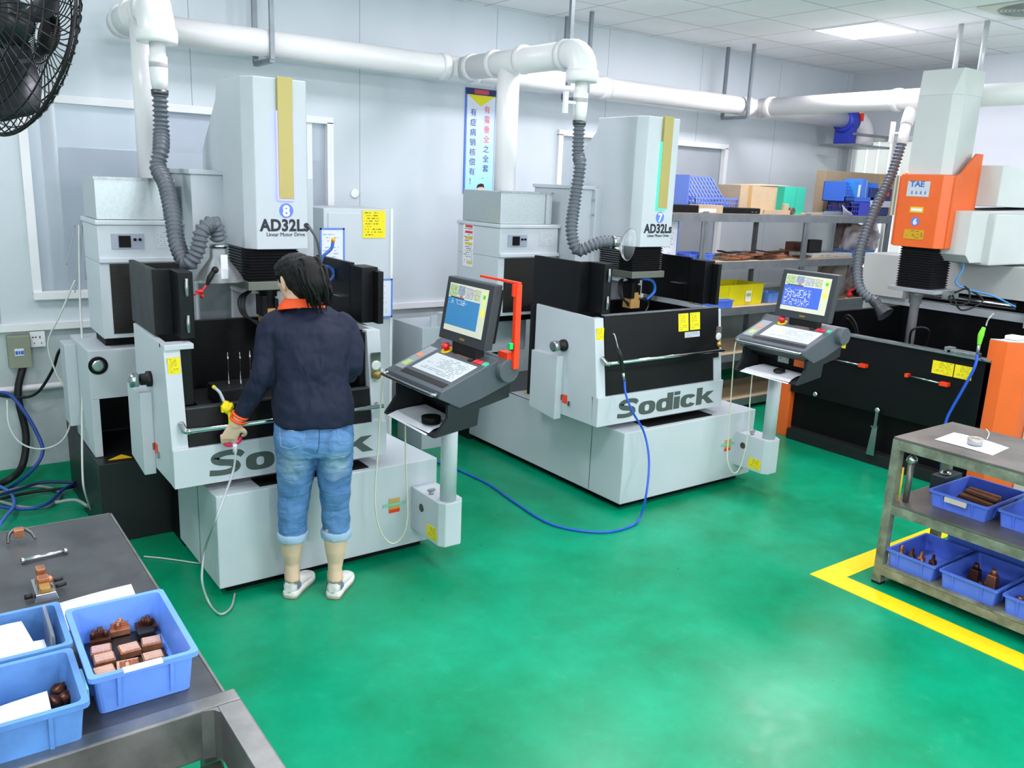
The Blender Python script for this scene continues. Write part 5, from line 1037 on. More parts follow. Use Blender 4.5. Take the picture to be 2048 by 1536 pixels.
# right bin with copper pieces
binA = thing('plastic_bin', 'cornflower blue bin full of copper electrodes on the bench, nearest the aisle', 'bin', (0.350, 1.945, TZ+0.001), math.radians(-1.0))
bin_parts(0.208, 0.330, 0.098, KBIN, binA, rim=0.009, taper=0.009, lbl=WHP)
part('side_handle', B().box(0.104, 0.114, -0.06, 0.08, 0.03, 0.08, 0.003), KBIN, binA)
binB = thing('plastic_bin', 'worn blue bin with a paper and dark parts at the bottom left edge', 'bin', (0.085, 1.812, TZ+0.001), math.radians(-1))
bin_parts(0.262, 0.222, 0.10, LBIN, binB, rim=0.009, taper=0.009)
part('side_handle', B().box(0.131, 0.148, -0.05, 0.04, 0.05, 0.088, 0.003), mat('pale_teal', '#6fb0c4', 0.4), binB)
binC = thing('plastic_bin', 'worn blue bin piled with white drawings behind the bottom left bin', 'bin', (0.095, 2.06, TZ+0.001), math.radians(-1))
bin_parts(0.262, 0.212, 0.10, LBIN, binC, rim=0.009, taper=0.009)
part('clear_strip', B().box(0.100, 0.108, -0.08, 0.09, 0.02, 0.112, 0.003), CLEAR, binC)
# papers in bins: curved sheets
def sheet(name, c4, m, label, bow=0.0, th=0.0012, n=6, cat='paper'):
    b = B(); rows = []
    A_, B_, C_, D_ = [Vector(c) for c in c4]
    for i in range(n+1):
        t = i/n; l = A_.lerp(D_, t); r = B_.lerp(C_, t); row = []
        for j in range(n+1):
            s_ = j/n; p = l.lerp(r, s_); p = p+Vector((0, 0, bow*math.sin(PI*s_)*(0.3+0.7*t))); row.append(b.v(p))
        rows.append(row)
    for i in range(n):
        for j in range(n):
            f = b.bm.faces.new([rows[i][j], rows[i][j+1], rows[i+1][j+1], rows[i+1][j]]); f.smooth = True
    g = bmesh.ops.extrude_face_region(b.bm, geom=b.bm.faces[:]); bmesh.ops.translate(b.bm, verts=[v for v in g['geom'] if isinstance(v, bmesh.types.BMVert)], vec=(0, 0, th))
    return solo(name, b, m, label, cat)
DRAW = printed('drawing_paper', '#e9edf3', '#b4bcc8', 12, 14, ra=1, ca=0, dens=0.35, fill=0.3)
sheet('paper_sheet', [(-0.03, 1.745, 0.905), (0.160, 1.755, 0.918), (0.165, 1.86, 0.90), (-0.03, 1.845, 0.888)], DRAW, 'white sheet resting in the bottom left bin over the dark parts', 0.004)
sheet('drawing_stack', [(-0.02, 1.965, 0.935), (0.165, 1.968, 0.940), (0.150, 2.125, 0.940), (-0.02, 2.085, 0.925)], DRAW, 'top white drawing heaped in the rear left bin', 0.014, 0.004)
sheet('paper_sheet', [(-0.02, 1.962, 0.922), (0.185, 1.966, 0.925), (0.185, 2.04, 0.925), (-0.02, 2.04, 0.918)], WHP, 'lower white sheet under the drawing in the rear left bin', 0.006, 0.003)
sheet('drawing_stack', [(0.205, 2.19, 0.853), (0.43, 2.19, 0.853), (0.440, 2.37, 0.853), (0.225, 2.345, 0.853)], DRAW, 'stack of white drawings lying flat on the bench behind the right bin', 0.003, 0.005)
# copper electrodes
ENG = bpy.data.materials.new('engraved_copper'); ENG.use_nodes = True; nt = ENG.node_tree; bb = nt.nodes['Principled BSDF']; bb.inputs['Metallic'].default_value = 0.55; bb.inputs['Roughness'].default_value = 0.38
tc = nt.nodes.new('ShaderNodeTexCoord'); bk = nt.nodes.new('ShaderNodeTexBrick'); nt.links.new(tc.outputs['Object'], bk.inputs['Vector']); bk.inputs['Scale'].default_value = 55; bk.inputs['Color1'].default_value = (*hexc('#d9a184'), 1); bk.inputs['Color2'].default_value = (*hexc('#b87c5c'), 1); bk.inputs['Mortar'].default_value = (*hexc('#f0c9b4'), 1); bk.inputs['Mortar Size'].default_value = 0.06
nt.links.new(bk.outputs['Color'], bb.inputs['Base Color'])
def electrode(loc, rz, tilt, kind, label, w_=0.046, h_=0.016):
    t = thing('copper_electrode', label, 'electrode', loc, 0, 'copper electrodes in the right bin on the bench'); t.rotation_euler = (tilt, tilt*0.5, rz)
    part('base_block', B().box(-w_/2, w_/2, -w_*0.44, w_*0.44, 0, h_, 0.0015), COPPER if kind != 'dark' else DCOPPER, t)
    if kind == 'grid':
        part('engraved_face', B().box(-w_/2+0.003, w_/2-0.003, -w_*0.44+0.003, w_*0.44-0.003, h_, h_+0.003, 0.0006), ENG, t)
    elif kind == 'frame':
        b = B(); b.box(-w_/2, w_/2, -w_*.44, -w_*.34, h_, h_+0.005).box(-w_/2, w_/2, w_*.34, w_*.44, h_, h_+0.005).box(-w_/2, -w_*.38, -w_*.34, w_*.34, h_, h_+0.005).box(-w_*0.1, w_*0.05, -w_*.34, w_*.2, h_, h_+0.004); part('raised_frame', b, ENG, t)
    else:
        b = B(); random.seed(int(loc[0]*1e4)); 
        for k in range(5):
            cx, cy = random.uniform(-.35, .35)*w_, random.uniform(-.3, .3)*w_; b.lathe((cx, cy, h_), [(0, 0.006), (0.008+0.006*random.random(), 0.006), (0.016+0.006*random.random(), 0.003)], n=10)
        b.box(-w_*0.4, w_*0.4, -0.003, 0.003, h_, h_+0.012, 0.001)
        part('shaped_top', b, DCOPPER if kind == 'dark' else COPPER, t)
    return t
E_ = [((200, 1270), 'dark', 'dark copper electrode with knob in the far left corner of the right bin'), ((238, 1250), 'knob', 'copper electrode with raised lugs at the far middle of the right bin'), ((292, 1245), 'black', 'blackened electrode in the far right of the right bin'),
      ((202, 1295), 'grid', 'engraved copper block left of centre, upper one of two'), ((208, 1312), 'grid', 'engraved copper block at left in the right bin, below another'), ((258, 1292), 'grid', 'engraved copper block in the centre of the right bin'),
      ((303, 1278), 'grid', 'engraved copper block at the right side of the right bin, upper'), ((306, 1308), 'grid', 'engraved copper block at the right side of the right bin, lower'), ((208, 1338), 'grid', 'engraved copper block in the near left corner of the right bin'), ((256, 1328), 'frame', 'copper block with raised frame near the front rim of the right bin')]
for i, (pp, kd, lb_) in enumerate(E_):
    zt = TZ+0.037; p = atz(*pp, zt)
    e_ = electrode((p.x, p.y, zt-0.020), math.radians(-4+5*((i*7) % 3-1)), 0.03*((i % 3)-1), 'dark' if kd == 'black' else kd, lb_)
solo('black_backing_block', B().box(0.272, 0.43, 1.82, 2.09, TZ+0.008, TZ+0.014, 0.002), GRAN, 'dark plate under the copper electrodes in the right bin', 'plate')
solo('black_backing_block', B().box(0.385, 0.425, 2.03, 2.06, TZ+0.0145, TZ+0.035, 0.003), RUB, 'black block in the far right corner of the right bin', 'block')
for i, (pp, lb_) in enumerate((((118, 1375), 'dark copper lump at the back of the bottom left bin'), ((128, 1392), 'dark copper lump nearest the right wall of the bottom left bin'), ((110, 1400), 'dark copper lump beside the paper in the bottom left bin'))):
    p = atz(*pp, TZ+0.03); solo('dark_electrode', B().ball((p.x, p.y, TZ+0.024), 0.017, 1, 1.1, 0.9, 2, 0.6, i), DCOPPER, lb_, 'electrode')
# loose things on the bench
p = atz(40, 1072, TZ+0.02)
cc_ = thing('wrench_clamp', 'curved dark clamp holding a small copper block at the far left of the bench', 'clamp', (p.x, p.y, TZ))
part('jaw', B().tube([(-0.035, -0.01, 0.006), (-0.028, 0.006, 0.03), (0.0, 0.012, 0.042), (0.028, 0.002, 0.028), (0.04, -0.012, 0.006)], [0.004, 0.006, 0.006, 0.006, 0.004], 8), DSTEEL, cc_)
part('copper_block', B().box(-0.017, 0.012, -0.012, 0.012, 0.018, 0.046, 0.004), COPPER, cc_)
a = atz(42, 1122, TZ+0.009); b_ = atz(134, 1101, TZ+0.009)
solo('steel_pin', B().cyl(a, b_, 0.0065, n=18).cyl(a, a.lerp(b_, 0.07), 0.0095, n=18).cyl(a.lerp(b_, 0.93), b_, 0.0085, n=18), STEEL, 'round steel pin lying across the grey bench top', 'pin')
p = atz(88, 1185, TZ); 
eh_ = thing('electrode_holder', 'grey steel holder carrying three stepped copper pieces behind the left bins', 'electrode holder', (p.x, p.y, TZ), math.radians(0))
part('steel_plate', B().hexa([(-0.03, -0.06, 0), (0.03, -0.06, 0), (0.03, 0.06, 0), (-0.03, 0.06, 0), (-0.024, -0.055, 0.022), (0.024, -0.055, 0.022), (0.024, 0.055, 0.022), (-0.024, 0.055, 0.022)], 0.002), STEEL, eh_)
part('copper_step', B().box(-0.013, 0.012, -0.055, -0.02, 0.022, 0.038, 0.002), BRASS, eh_); part('copper_step', B().box(-0.015, 0.014, -0.018, 0.012, 0.022, 0.05, 0.004).ball((0.014, 0.0, 0.036), 0.012, sub=2), COPPER, eh_); part('copper_step', B().box(-0.012, 0.012, 0.02, 0.05, 0.022, 0.062, 0.004).box(-0.016, 0.016, 0.03, 0.04, 0.022, 0.03), COPPER, eh_)
part('black_screws', B().cyl((0.03, 0.03, 0.015), (0.052, 0.034, 0.015), 0.005).cyl((0.03, -0.01, 0.015), (0.055, -0.004, 0.015), 0.005).cyl((-0.05, -0.03, 0.012), (-0.03, -0.03, 0.012), 0.007), RUB, eh_)
solo('green_line', B().hexa([(0.405, 1.30, 0.728), (0.412, 1.30, 0.728), (0.412, 1.64, 0.728), (0.405, 1.64, 0.728), (0.405, 1.30, 0.731), (0.412, 1.30, 0.731), (0.412, 1.64, 0.731), (0.405, 1.64, 0.731)]), mat('green_cord', '#1fc48e', 0.5), 'thin green strip on the tray below the bench frame', 'strip')

# ---------------------------------------------------------------- cart, right
ct = thing('steel_cart', 'three-tier worn steel cart at the right with blue bins on its shelves', 'cart', (4.3, 1.6, 0))
CM = mat('worn_cart_paint', '#9b9f90', 0.45, 0.3, var2='#5d5a4e', vscale=9); CT = mat('cart_top_steel', '#827d79', 0.45, 0.5, var2='#5e5a57', vscale=4)
# cart edge turned: near edge runs from (3.96,2.165) toward smaller Y
CX0, CX1, CY0, CY1 = 4.06, 4.65, 0.85, 2.20
for z, h_ in ((0.812, 0.05), (0.465, 0.05), (0.115, 0.045)):
    part('deck', B().box(CX0+0.002, CX1-0.002, CY0, CY1-0.002, z-0.012, z, 0.001), CT if z > 0.3 else CM, ct, True)
    part('side_rail', B().box(CX0, CX0+0.03, CY0+0.04, CY1-0.045, z-h_-0.013, z-0.013), CM, ct, True); part('side_rail', B().box(CX1-0.03, CX1, CY0+0.04, CY1-0.045, z-h_-0.013, z-0.013), CM, ct, True)
    part('end_rail', B().box(CX0+0.045, CX1-0.045, CY1-0.03, CY1, z-h_-0.013, z-0.013), CM, ct, True)
for x in (CX0, CX1-0.045):
    for y in (CY0, CY1-0.045):
        part('leg', B().box(x, x+0.045, y, y+0.045, 0.0 if y < 1 else 0.012, 0.799), CM, ct, True)
        if y > 1: part('foot_cap', B().box(x-0.002, x+0.047, y-0.002, y+0.047, 0, 0.012), RUB, ct, True)
pth = thing('bench_tube', 'steel tube with domed cap standing on the middle shelf corner of the cart', 'tube', (4.135, 2.125, 0.466))
part('tube', B().cyl((0, 0, 0), (0, 0, 0.21), 0.016), mat('dull_tube', '#7e8078', 0.4, 0.6, var=0.3, vscale=12), pth); part('domed_cap', B().lathe((0, 0, 0.21), [(0, 0.018), (0.012, 0.028), (0.03, 0.026), (0.045, 0.012), (0.07, 0.004)]), STEEL, pth)
solo('yellow_pencil', B().cyl((4.105, 2.145, 0.467), (4.11, 2.15, 0.65), 0.005), mat('pencil_yellow', '#dfb63c', 0.5), 'yellow stick standing beside the domed tube on the cart', 'stick')
pa = [atz(*q_, 0.813) for q_ in ((1869, 879), (1985, 911), (2018, 896), (1908, 865))]
sheet('paper_sheet', [tuple(x) for x in pa], WHP, 'white sheet of paper lying on the cart top', 0.006)
p = atz(1949, 890, 0.817)
tp = thing('tape_roll', 'small silver and brown tape ring standing on the paper on the cart', 'tape roll', (p.x, p.y, 0.822))
part('ring', B().lathe((0, 0, 0), [(0, 0.036), (0.032, 0.036), (0.032, 0.028), (0.004, 0.028)]), mat('silver_tape', '#a8aaac', 0.4, 0.4), tp); part('core', B().lathe((0, 0, 0.004), [(0, 0.029), (0.024, 0.029)]), BRASS, tp)
solo('wire_scrap', B().tube([atz(1974, 878, 0.815), atz(1978, 868, 0.827), atz(1976, 862, 0.827), atz(1972, 858, 0.827)], 0.002, 6), WHITE, 'short bent white wire beside the tape ring on the cart', 'wire')
def cbin(x0, x1, y0, y1, z, h_, label, lb=True, m=None):
    return make_bin('plastic_bin', ((x0+x1)/2, (y0+y1)/2, z), x1-x0-0.02, y1-y0-0.02, h_, m or BBIN, label, group=None, rim=0.008, taper=0.01)
bm_ = cbin(4.19, 4.62, 1.74, 2.05, 0.466, 0.085, 'blue bin of dark copper strips on the middle shelf of the cart')
part('label_holder', B().box(-0.222, -0.214, -0.05, 0.06, 0.05, 0.075), mat('beige_label', '#cfc8b8', 0.6), bm_)
cbin(4.22, 4.62, 1.40, 1.72, 0.466, 0.085, 'blue bin on the middle shelf of the cart cut by the right edge')
bl_ = cbin(4.07, 4.48, 1.89, 2.16, 0.116, 0.09, 'blue bin on the lowest cart shelf, farthest left'); cbin(4.07, 4.48, 1.585, 1.875, 0.116, 0.09, 'blue bin on the lowest cart shelf, second from the left'); cbin(4.07, 4.48, 1.28, 1.57, 0.116, 0.09, 'blue bin on the lowest cart shelf at the right edge')
make_bin('plastic_bin', (4.55, 1.74, 0.116), 0.07, 0.64, 0.22, BBIN, 'deep blue bin standing behind the others on the lowest cart shelf', rim=0.006, taper=0.004)
bx_ = solo('small_black_box', B().box(4.42, 4.60, 2.075, 2.155, 0.466, 0.56, 0.005), mat('dark_box', '#2c3540', 0.4), 'small dark box behind the blue bin on the middle cart shelf', 'box')
solo('silver_tape', B().lathe((4.49, 2.115, 0.5605), [(0, 0.03), (0.01, 0.03), (0.01, 0.02), (0.002, 0.02)]), STEEL, 'silver ring lying on the small dark box', 'tape')
for i in range(6):
    x = 4.27+i*0.026
    solo('copper_strip', B().hexa([(x, 1.785, 0.472), (x+0.02, 1.785, 0.472), (x+0.03, 1.95, 0.472), (x+0.01, 1.95, 0.472), (x, 1.785, 0.515+0.008*i), (x+0.02, 1.785, 0.515+0.008*i), (x+0.03, 1.95, 0.525+0.006*i), (x+0.01, 1.95, 0.525+0.006*i)], 0.004), DCOPPER if i in (0, 1, 3) else COPPER, ['first dark copper strip from the near side in the middle shelf bin', 'second dark copper strip in the middle shelf bin', 'third strip, bright copper, in the middle shelf bin', 'fourth strip, dark copper, in the middle shelf bin', 'fifth strip, bright copper, in the middle shelf bin', 'farthest copper strip in the middle shelf bin'][i], 'electrode', 'copper strips in the cart bin')
for i, (px_, py_, lab) in enumerate(((1803, 1103, 'copper piece in the left bin of the lowest shelf, farthest left'), (1824, 1109, 'copper piece in the left bin of the lowest shelf, second'), (1843, 1115, 'copper piece in the left bin of the lowest shelf, third'), (1866, 1122, 'copper piece nearest the right wall of the left lowest bin'))):
    p = atz(px_, py_, 0.17); x, y = max(p.x, 4.115), p.y
    solo('copper_piece', B().lathe((x, y, 0.12), [(0, 0.022), (0.05, 0.02), (0.052, 0.010), (0.085, 0.007)], n=8).box(x-0.024, x+0.024, y-0.008, y+0.008, 0.12, 0.17, 0.002), DCOPPER if i % 2 else COPPER, lab, 'electrode')
for i, (px_, py_, m_, lab) in enumerate(((1950, 1148, DCOPPER, 'dark upright electrode in the second bin of the lowest shelf'), (1985, 1160, COPPER, 'copper upright electrode in the second bin of the lowest shelf'), (1962, 1165, DCOPPER, 'low dark electrode between the two upright ones in the second lowest bin'), (2040, 1200, COPPER, 'copper electrode in the lowest bin at the right edge'))):
    p = atz(px_, py_, 0.16); x, y = max(p.x, 4.12), p.y; hh = (0.10, 0.10, 0.045, 0.06)[i]
    solo('copper_piece', B().hexa([(x-0.03, y-0.028, 0.12), (x+0.03, y-0.028, 0.12), (x+0.03, y+0.028, 0.12), (x-0.03, y+0.028, 0.12), (x-0.02, y-0.022, 0.12+hh*0.7), (x+0.02, y-0.022, 0.12+hh*0.7), (x+0.02, y+0.022, 0.12+hh*0.7), (x-0.02, y+0.022, 0.12+hh*0.7)], 0.006).lathe((x, y, 0.12+hh*0.68), [(0, 0.017), (hh*0.3, 0.012)], n=10), m_, lab, 'electrode')
for i, (x, y, lab) in enumerate(((4.32, 1.60, 'dark electrode in the middle shelf bin at the right edge, left one'), (4.38, 1.50, 'dark electrode in the middle shelf bin at the right edge, right one'))):
    solo('copper_piece', B().ball((x, y, 0.508), 0.032, 1.6, 1.2, 0.9, 2, 0.7, i+3), DCOPPER, lab, 'electrode')
# green and blue hose hanging behind the cart
gh = solo('air_gun', B().tube([atx(1968, 655, 5.90), atx(1962, 670, 5.90), atx(1958, 690, 5.9)], [0.012, 0.02, 0.012], 10), mat('lime_plastic', '#7fe03a', 0.4), 'lime green air gun hanging beside the orange pillar', 'air gun')
part('nozzle_wire', B().tube([atx(1972, 652, 5.92), atx(1976, 640, 5.95), atx(1988, 626, 6.0)], 0.005, 8), STEEL, gh, True); part('silver_joint', B().cyl(atx(1958, 690, 5.9), atx(1955, 708, 5.9), 0.011), ZINC, gh, True)
solo('air_hose', B().tube([atx(1955, 708, 5.9), atx(1949, 735, 5.88), atx(1925, 780, 5.86), atx(1905, 815, 5.85), atx(1893, 840, 5.84), atx(1885, 880, 5.84), atz(1880, 960, 0.012), atz(1870, 975, 0.012)], 0.010, 10), mat('blue_hose', '#2456c8', 0.35), 'blue hose dropping from the lime air gun behind the cart', 'hose')
p = atx(1990, 668, 6.0); solo('white_handset', B().box(6.02, 6.12, 2.52, 2.60, 1.107, 1.135, 0.008), WHITE, 'small white handset lying on top of the orange pillar', 'handset')
p = atx(1925, 712, 5.96); solo('rail_clamp', B().box(5.93, 6.02, p.y-0.10, p.y+0.10, 0.963, 0.985, 0.004).box(5.93, 6.0, p.y+0.07, p.y+0.12, 0.963, 1.0, 0.004), ZINC, 'grey clamp block resting on the black tank rail near the orange pillar', 'clamp')

# ---------------------------------------------------------------- things on the shelving
def on(px0, px1, pytop, z, yf, dep):
    a = aty(px0, 430, yf); b_ = aty(px1, 430, yf); top = aty((px0+px1)/2, pytop, yf).z
    return a.x, b_.x, yf, yf+dep, z, max(top, z+0.01)
ZT, Z2, Z3, Z4, Z1 = 1.816, 1.401, 0.986, 0.556, 0.111
def bxs(name, px0, px1, pytop, z, yf, dep, m, label, cat, bev=0.003, group=None):
    return solo(name, B().box(*on(px0, px1, pytop, z, yf, dep), bev), m, label, cat, group)
bxs('black_tray', 1340, 1396, 410, ZT, 4.97, 0.25, BLACK, 'long black tray at the left end of the top shelf', 'tray')
x0, x1, y0, y1, z0, z1 = on(1397, 1445, 410, ZT, 4.97, 0.12)
t = thing('small_carton', 'small brown carton with a white label at the front of the top shelf', 'carton', ((x0+x1)/2, y0, ZT)); part('carton', B().box(x0, x1, y0, y1, z0, z1, 0.002), CARD, t, True); part('white_label', B().box(x0+0.002, x0+(x1-x0)*0.7, y0-0.004, y0, z0+0.005, z0+0.035), WHP, t, True)
x0, x1, y0, y1, z0, z1 = on(1446, 1520, 416, ZT, 4.97, 0.28)
t = thing('laptop', 'closed black laptop-like unit lying on the top shelf', 'laptop', ((x0+x1)/2, y0, ZT)); part('casing', B().box(x0, x1, y0, y1, z0, z1, 0.006), BLACK, t, True); part('port', B().box(x1-0.12, x1-0.10, y0-0.001, y0, z0+0.012, z0+0.02).box(x1-0.07, x1-0.05, y0-0.001, y0, z0+0.012, z0+0.02), STEEL, t, True)
# perforated crates
def crate(px0, px1, pytop, z, yf, dep, m, label, lean=False, group=None):
    x0, x1, y0, y1, z0, z1 = on(px0, px1, pytop, z, yf, dep); t = thing('plastic_crate', label, 'crate', ((x0+x1)/2, (y0+y1)/2, z0), 0, group)
    w_, d_, h_ = x1-x0, y1-y0, z1-z0
    def lattice(L_, H_, axis, at_):
        b = B(); nx = max(3, int(L_/0.035)); nz = max(2, int(H_/0.035))
        for i in range(nx+1):
            u = -L_/2+L_*i/nx
            if axis == 1: b.box(u-0.003, u+0.003, at_-0.003, at_+0.003, 0, H_)
            else: b.box(at_-0.003, at_+0.003, u-0.003, u+0.003, 0, H_)
        for k in range(nz+1):
            zz = H_*k/nz
            if axis == 1: b.box(-L_/2, L_/2, at_-0.004, at_+0.004, max(0, zz-0.004), zz+0.004)
            else: b.box(at_-0.004, at_+0.004, -L_/2, L_/2, max(0, zz-0.004), zz+0.004)
        return b
    part('crate_side', lattice(w_, h_, 1, -d_/2), m, t); part('crate_side', lattice(w_, h_, 1, d_/2), m, t); part('crate_side', lattice(d_, h_, 0, -w_/2), m, t); part('crate_side', lattice(d_, h_, 0, w_/2), m, t)
    part('crate_floor', B().box(-w_/2, w_/2, -d_/2, d_/2, 0, 0.006), m, t)
    part('crate_rim', B().box(-w_/2-0.006, w_/2+0.006, -d_/2-0.006, -d_/2+0.004, h_-0.012, h_+0.002).box(-w_/2-0.006, w_/2+0.006, d_/2-0.004, d_/2+0.006, h_-0.012, h_+0.002), m, t)
    return t, (x0, x1, y0, y1, z0, z1)
CRB = mat('lavender_blue_crate', '#6a86d8', 0.45); CRP = mat('indigo_crate', '#3f4ec0', 0.45); CRD = mat('navy_plastic', '#26386e', 0.4)
t, e = crate(1388, 1478, 396, ZT, 5.10, 0.30, CRB, 'lavender blue mesh crate on the top shelf at left, second crate tilted inside it')
b = B(); x0, x1 = e[0]+0.02, e[1]-0.10
for i in range(12):
    u = x0+(x1-x0)*i/11; b.hexa([(u-0.005, 5.14, e[4]+0.05), (u+0.005, 5.14, e[4]+0.05), (u+0.005, 5.155, e[4]+0.05), (u-0.005, 5.155, e[4]+0.05), (u-0.09, 5.30, e[4]+0.30), (u-0.08, 5.30, e[4]+0.30), (u-0.08, 5.315, e[4]+0.30), (u-0.09, 5.315, e[4]+0.30)])
for k in range(8):
    f_ = k/7; xx = -0.085*f_; yy = 5.147+0.16*f_; zz = e[4]+0.05+0.25*f_; b.box(x0+xx, x1+xx, yy-0.006, yy+0.006, zz-0.006, zz+0.006)
b.box(x0-0.085, x0-0.075, 5.13, 5.33, e[4]+0.05, e[4]+0.31)
solo('tilted_crate', b, CRB, 'perforated blue panel crate leaning up out of the left crate', 'crate')
def carton(px0, px1, pytop, z, yf, dep, m, label, tape=True):
    x0, x1, y0, y1, z0, z1 = on(px0, px1, pytop, z, yf, dep); t = thing('cardboard_box', label, 'cardboard box', ((x0+x1)/2, (y0+y1)/2, z0))
    part('carton', B().box(x0, x1, y0, y1, z0, z1, 0.002), m, t, True)
    if tape: xm = x0+(x1-x0)*tape; part('tape_strip', B().box(xm-0.025, xm+0.025, y0-0.0015, y0, z0, z1), mat('parcel_tape', '#b48f5c', 0.3), t, True)
    return t, (x0, x1, y0, y1, z0, z1)
t, e = carton(1476, 1562, 372, ZT, 5.08, 0.30, CARD, 'tan cardboard box on the top shelf beside the teal box', 0.22)
part('top_flap', B().hexa([(e[0]+0.15, e[2], e[5]), (e[1]+0.05, e[2]-0.01, e[5]+0.012), (e[1]+0.02, e[3], e[5]+0.02), (e[0]+0.12, e[3], e[5]), (e[0]+0.15, e[2], e[5]+0.004), (e[1]+0.05, e[2]-0.01, e[5]+0.016), (e[1]+0.02, e[3], e[5]+0.024), (e[0]+0.12, e[3], e[5]+0.004)]), CARD, t, True)
t, e = carton(1564, 1606, 374, ZT, 5.0, 0.28, mat('teal_card', '#2fb59a', 0.6), 'teal green box standing open on the top shelf', 0)
part('split_line', B().box(e[0]+(e[1]-e[0])*0.55, e[0]+(e[1]-e[0])*0.56, e[2]-0.001, e[2], e[4]+0.02, e[5]), mat('teal_dark', '#1f8a76', 0.6), t, True)
bxs('wooden_block', 1567, 1576, 408, ZT, 4.965, 0.03, CARD, 'small wooden block before the teal box', 'block')
p = aty(1585, 413, 4.975); solo('brown_roll', B().lathe((p.x, 4.96, ZT+0.032), [(0, 0.032), (0.035, 0.032)], (0, 1, 0)), mat('brown_roll', '#6d5548', 0.5, var=0.3), 'dark brown roll leaning before the teal box', 'roll')
bxs('wooden_board', 1528, 1580, 420, ZT, 4.963, 0.02, CARD, 'thin wooden board lying along the shelf edge by the cartons', 'board', 0.001)
for i, (a, b_, yy, m_, lab) in enumerate(((1607, 1645, 419, CARD, 'flat tan piece right of the teal box'), (1615, 1660, 414, mat('slate_plate', '#7f97a8', 0.5), 'slate blue flat tool on the top shelf'), (1655, 1688, 418, mat('slate_plate', '#7f97a8', 0.5), 'second slate blue tool piece on the top shelf'))):
    x0, x1, y0, y1, z0, z1 = on(a, b_, yy, ZT, 5.0+0.05*i-0.03, 0.045); solo('flat_tool', B().box(x0, x1, y0, y1, ZT, ZT+0.02+0.008*i, 0.004), m_, lab, 'tool')
t, e = carton(1643, 1795, 345, ZT, 5.40, 0.12, mat('big_cardboard', '#a8977c', 0.8, var=0.1), 'large flat cardboard box standing at the back of the top shelf', 0.7)
b = B()
for k in range(3): b.box(e[0]+0.09, e[0]+0.115, e[2]-0.003, e[2]-0.001, e[4]+0.10+k*0.04, e[4]+0.125+k*0.04)
part('print_mark', b, mat('print_brown', '#4d443a', 0.6), t, True)
t, e = crate(1699, 1736, 405, ZT, 5.0, 0.26, CRP, 'indigo perforated crate at the base of the stack on the top shelf'); 
solo('indigo_bin', B().box(e[1]+0.01-0.19, e[1]-0.0, e[2]-0.008, e[2]-0.005, e[4], e[5]-0.01), CRP, 'solid indigo panel on the front of the lower crate', 'panel')
t2 = thing('plastic_crate', 'blue perforated crate of folders on top of the indigo crate', 'crate', ((e[0]+e[1])/2, (e[2]+e[3])/2, e[5]+0.003)); w_ = e[1]-e[0]+0.22
zh = aty(1700, 364, 5.0).z-e[5]
b = B()
for i in range(9): b.box(-w_/2+0.01+i*0.018, -w_/2+0.016+i*0.018, -0.13, -0.125, 0.0, zh*(1-i*0.08))
for k in range(6): b.box(-w_/2, -w_/2+0.16*(1-k*0.12), -0.13, -0.125, 0.01+k*zh/6, 0.016+k*zh/6)
b.box(-w_/2, w_/2, -0.13, 0.13, 0, 0.006).box(-w_/2, -w_/2+0.006, -0.13, 0.13, 0, zh).box(w_/2-0.006, w_/2, -0.13, 0.13, 0, zh).box(-w_/2, w_/2, 0.125, 0.13, 0, zh).box(-w_/2, w_/2, -0.13, -0.12, zh*0.0, 0.05)
part('crate_body', b, mat('folder_crate', '#3c6fd6', 0.45), t2)
FX = t2.location
for i, (dx, wdt, h_, c_, lab) in enumerate(((-0.12, 0.08, 0.20, '#2f8fe0', 'bright blue folder, left in the folder crate'), (-0.03, 0.035, 0.17, '#dfe6ee', 'white binder standing in the folder crate'), (0.03, 0.05, 0.23, '#4a7fd8', 'mid blue binder right of the white one'), (0.09, 0.03, 0.22, '#6a93d8', 'light blue binder in the folder crate'), (0.13, 0.02, 0.2, '#3a64b8', 'dark blue binder at the right end of the folder crate'))):
    solo('binder', B().box(FX.x+dx, FX.x+dx+wdt, FX.y-0.11, FX.y+0.1, FX.z+0.007, FX.z+h_, 0.003), mat('binder_'+c_[1:], c_, 0.5), lab, 'binder', 'binders in the blue crate')
x0, x1, y0, y1, z0, z1 = on(1738, 1776, 402, ZT, 5.0, 0.26)
t = thing('storage_box', 'navy and white lidded box at the right end of the top shelf', 'box', ((x0+x1)/2, y0, ZT)); part('tub', B().box(x0, x1, y0, y1, z0, z0+0.09, 0.004), CRD, t, True); part('lid', B().box(x0-0.01, x1+0.01, y0-0.01, y1, z0+0.09, z1, 0.006), mat('off_white_lid', '#c9ccd2', 0.4), t, True)
x0b, x1b = aty(1740, 400, 5.0).x, aty(1782, 400, 5.0).x
t = thing('storage_box', 'dark indigo box with an orange tag on top of the lidded box', 'box', ((x0b+x1b)/2, y0, z1)); part('tub', B().box(x0b, x1b, y0, y1, z1+0.001, z1+0.13, 0.008), CRD, t, True); part('orange_tag', B().box(x1b-0.13, x1b-0.05, y0-0.003, y0, z1+0.05, z1+0.09), ORED, t, True)
p = aty(1690, 420, 4.98)
wt = thing('coiled_chain', 'tangle of white and blue links before the crates on the top shelf', 'chain', (p.x, 4.975, ZT))
b = B()
for i in range(7): b.tube([(-0.06+i*0.02, 0, 0.10-i*0.012), (-0.04+i*0.022, -0.008, 0.05-i*0.004), (-0.02+i*0.025, 0, 0.005)], 0.005, 6)
part('links', b, mat('pale_link', '#c8cede', 0.4), wt)
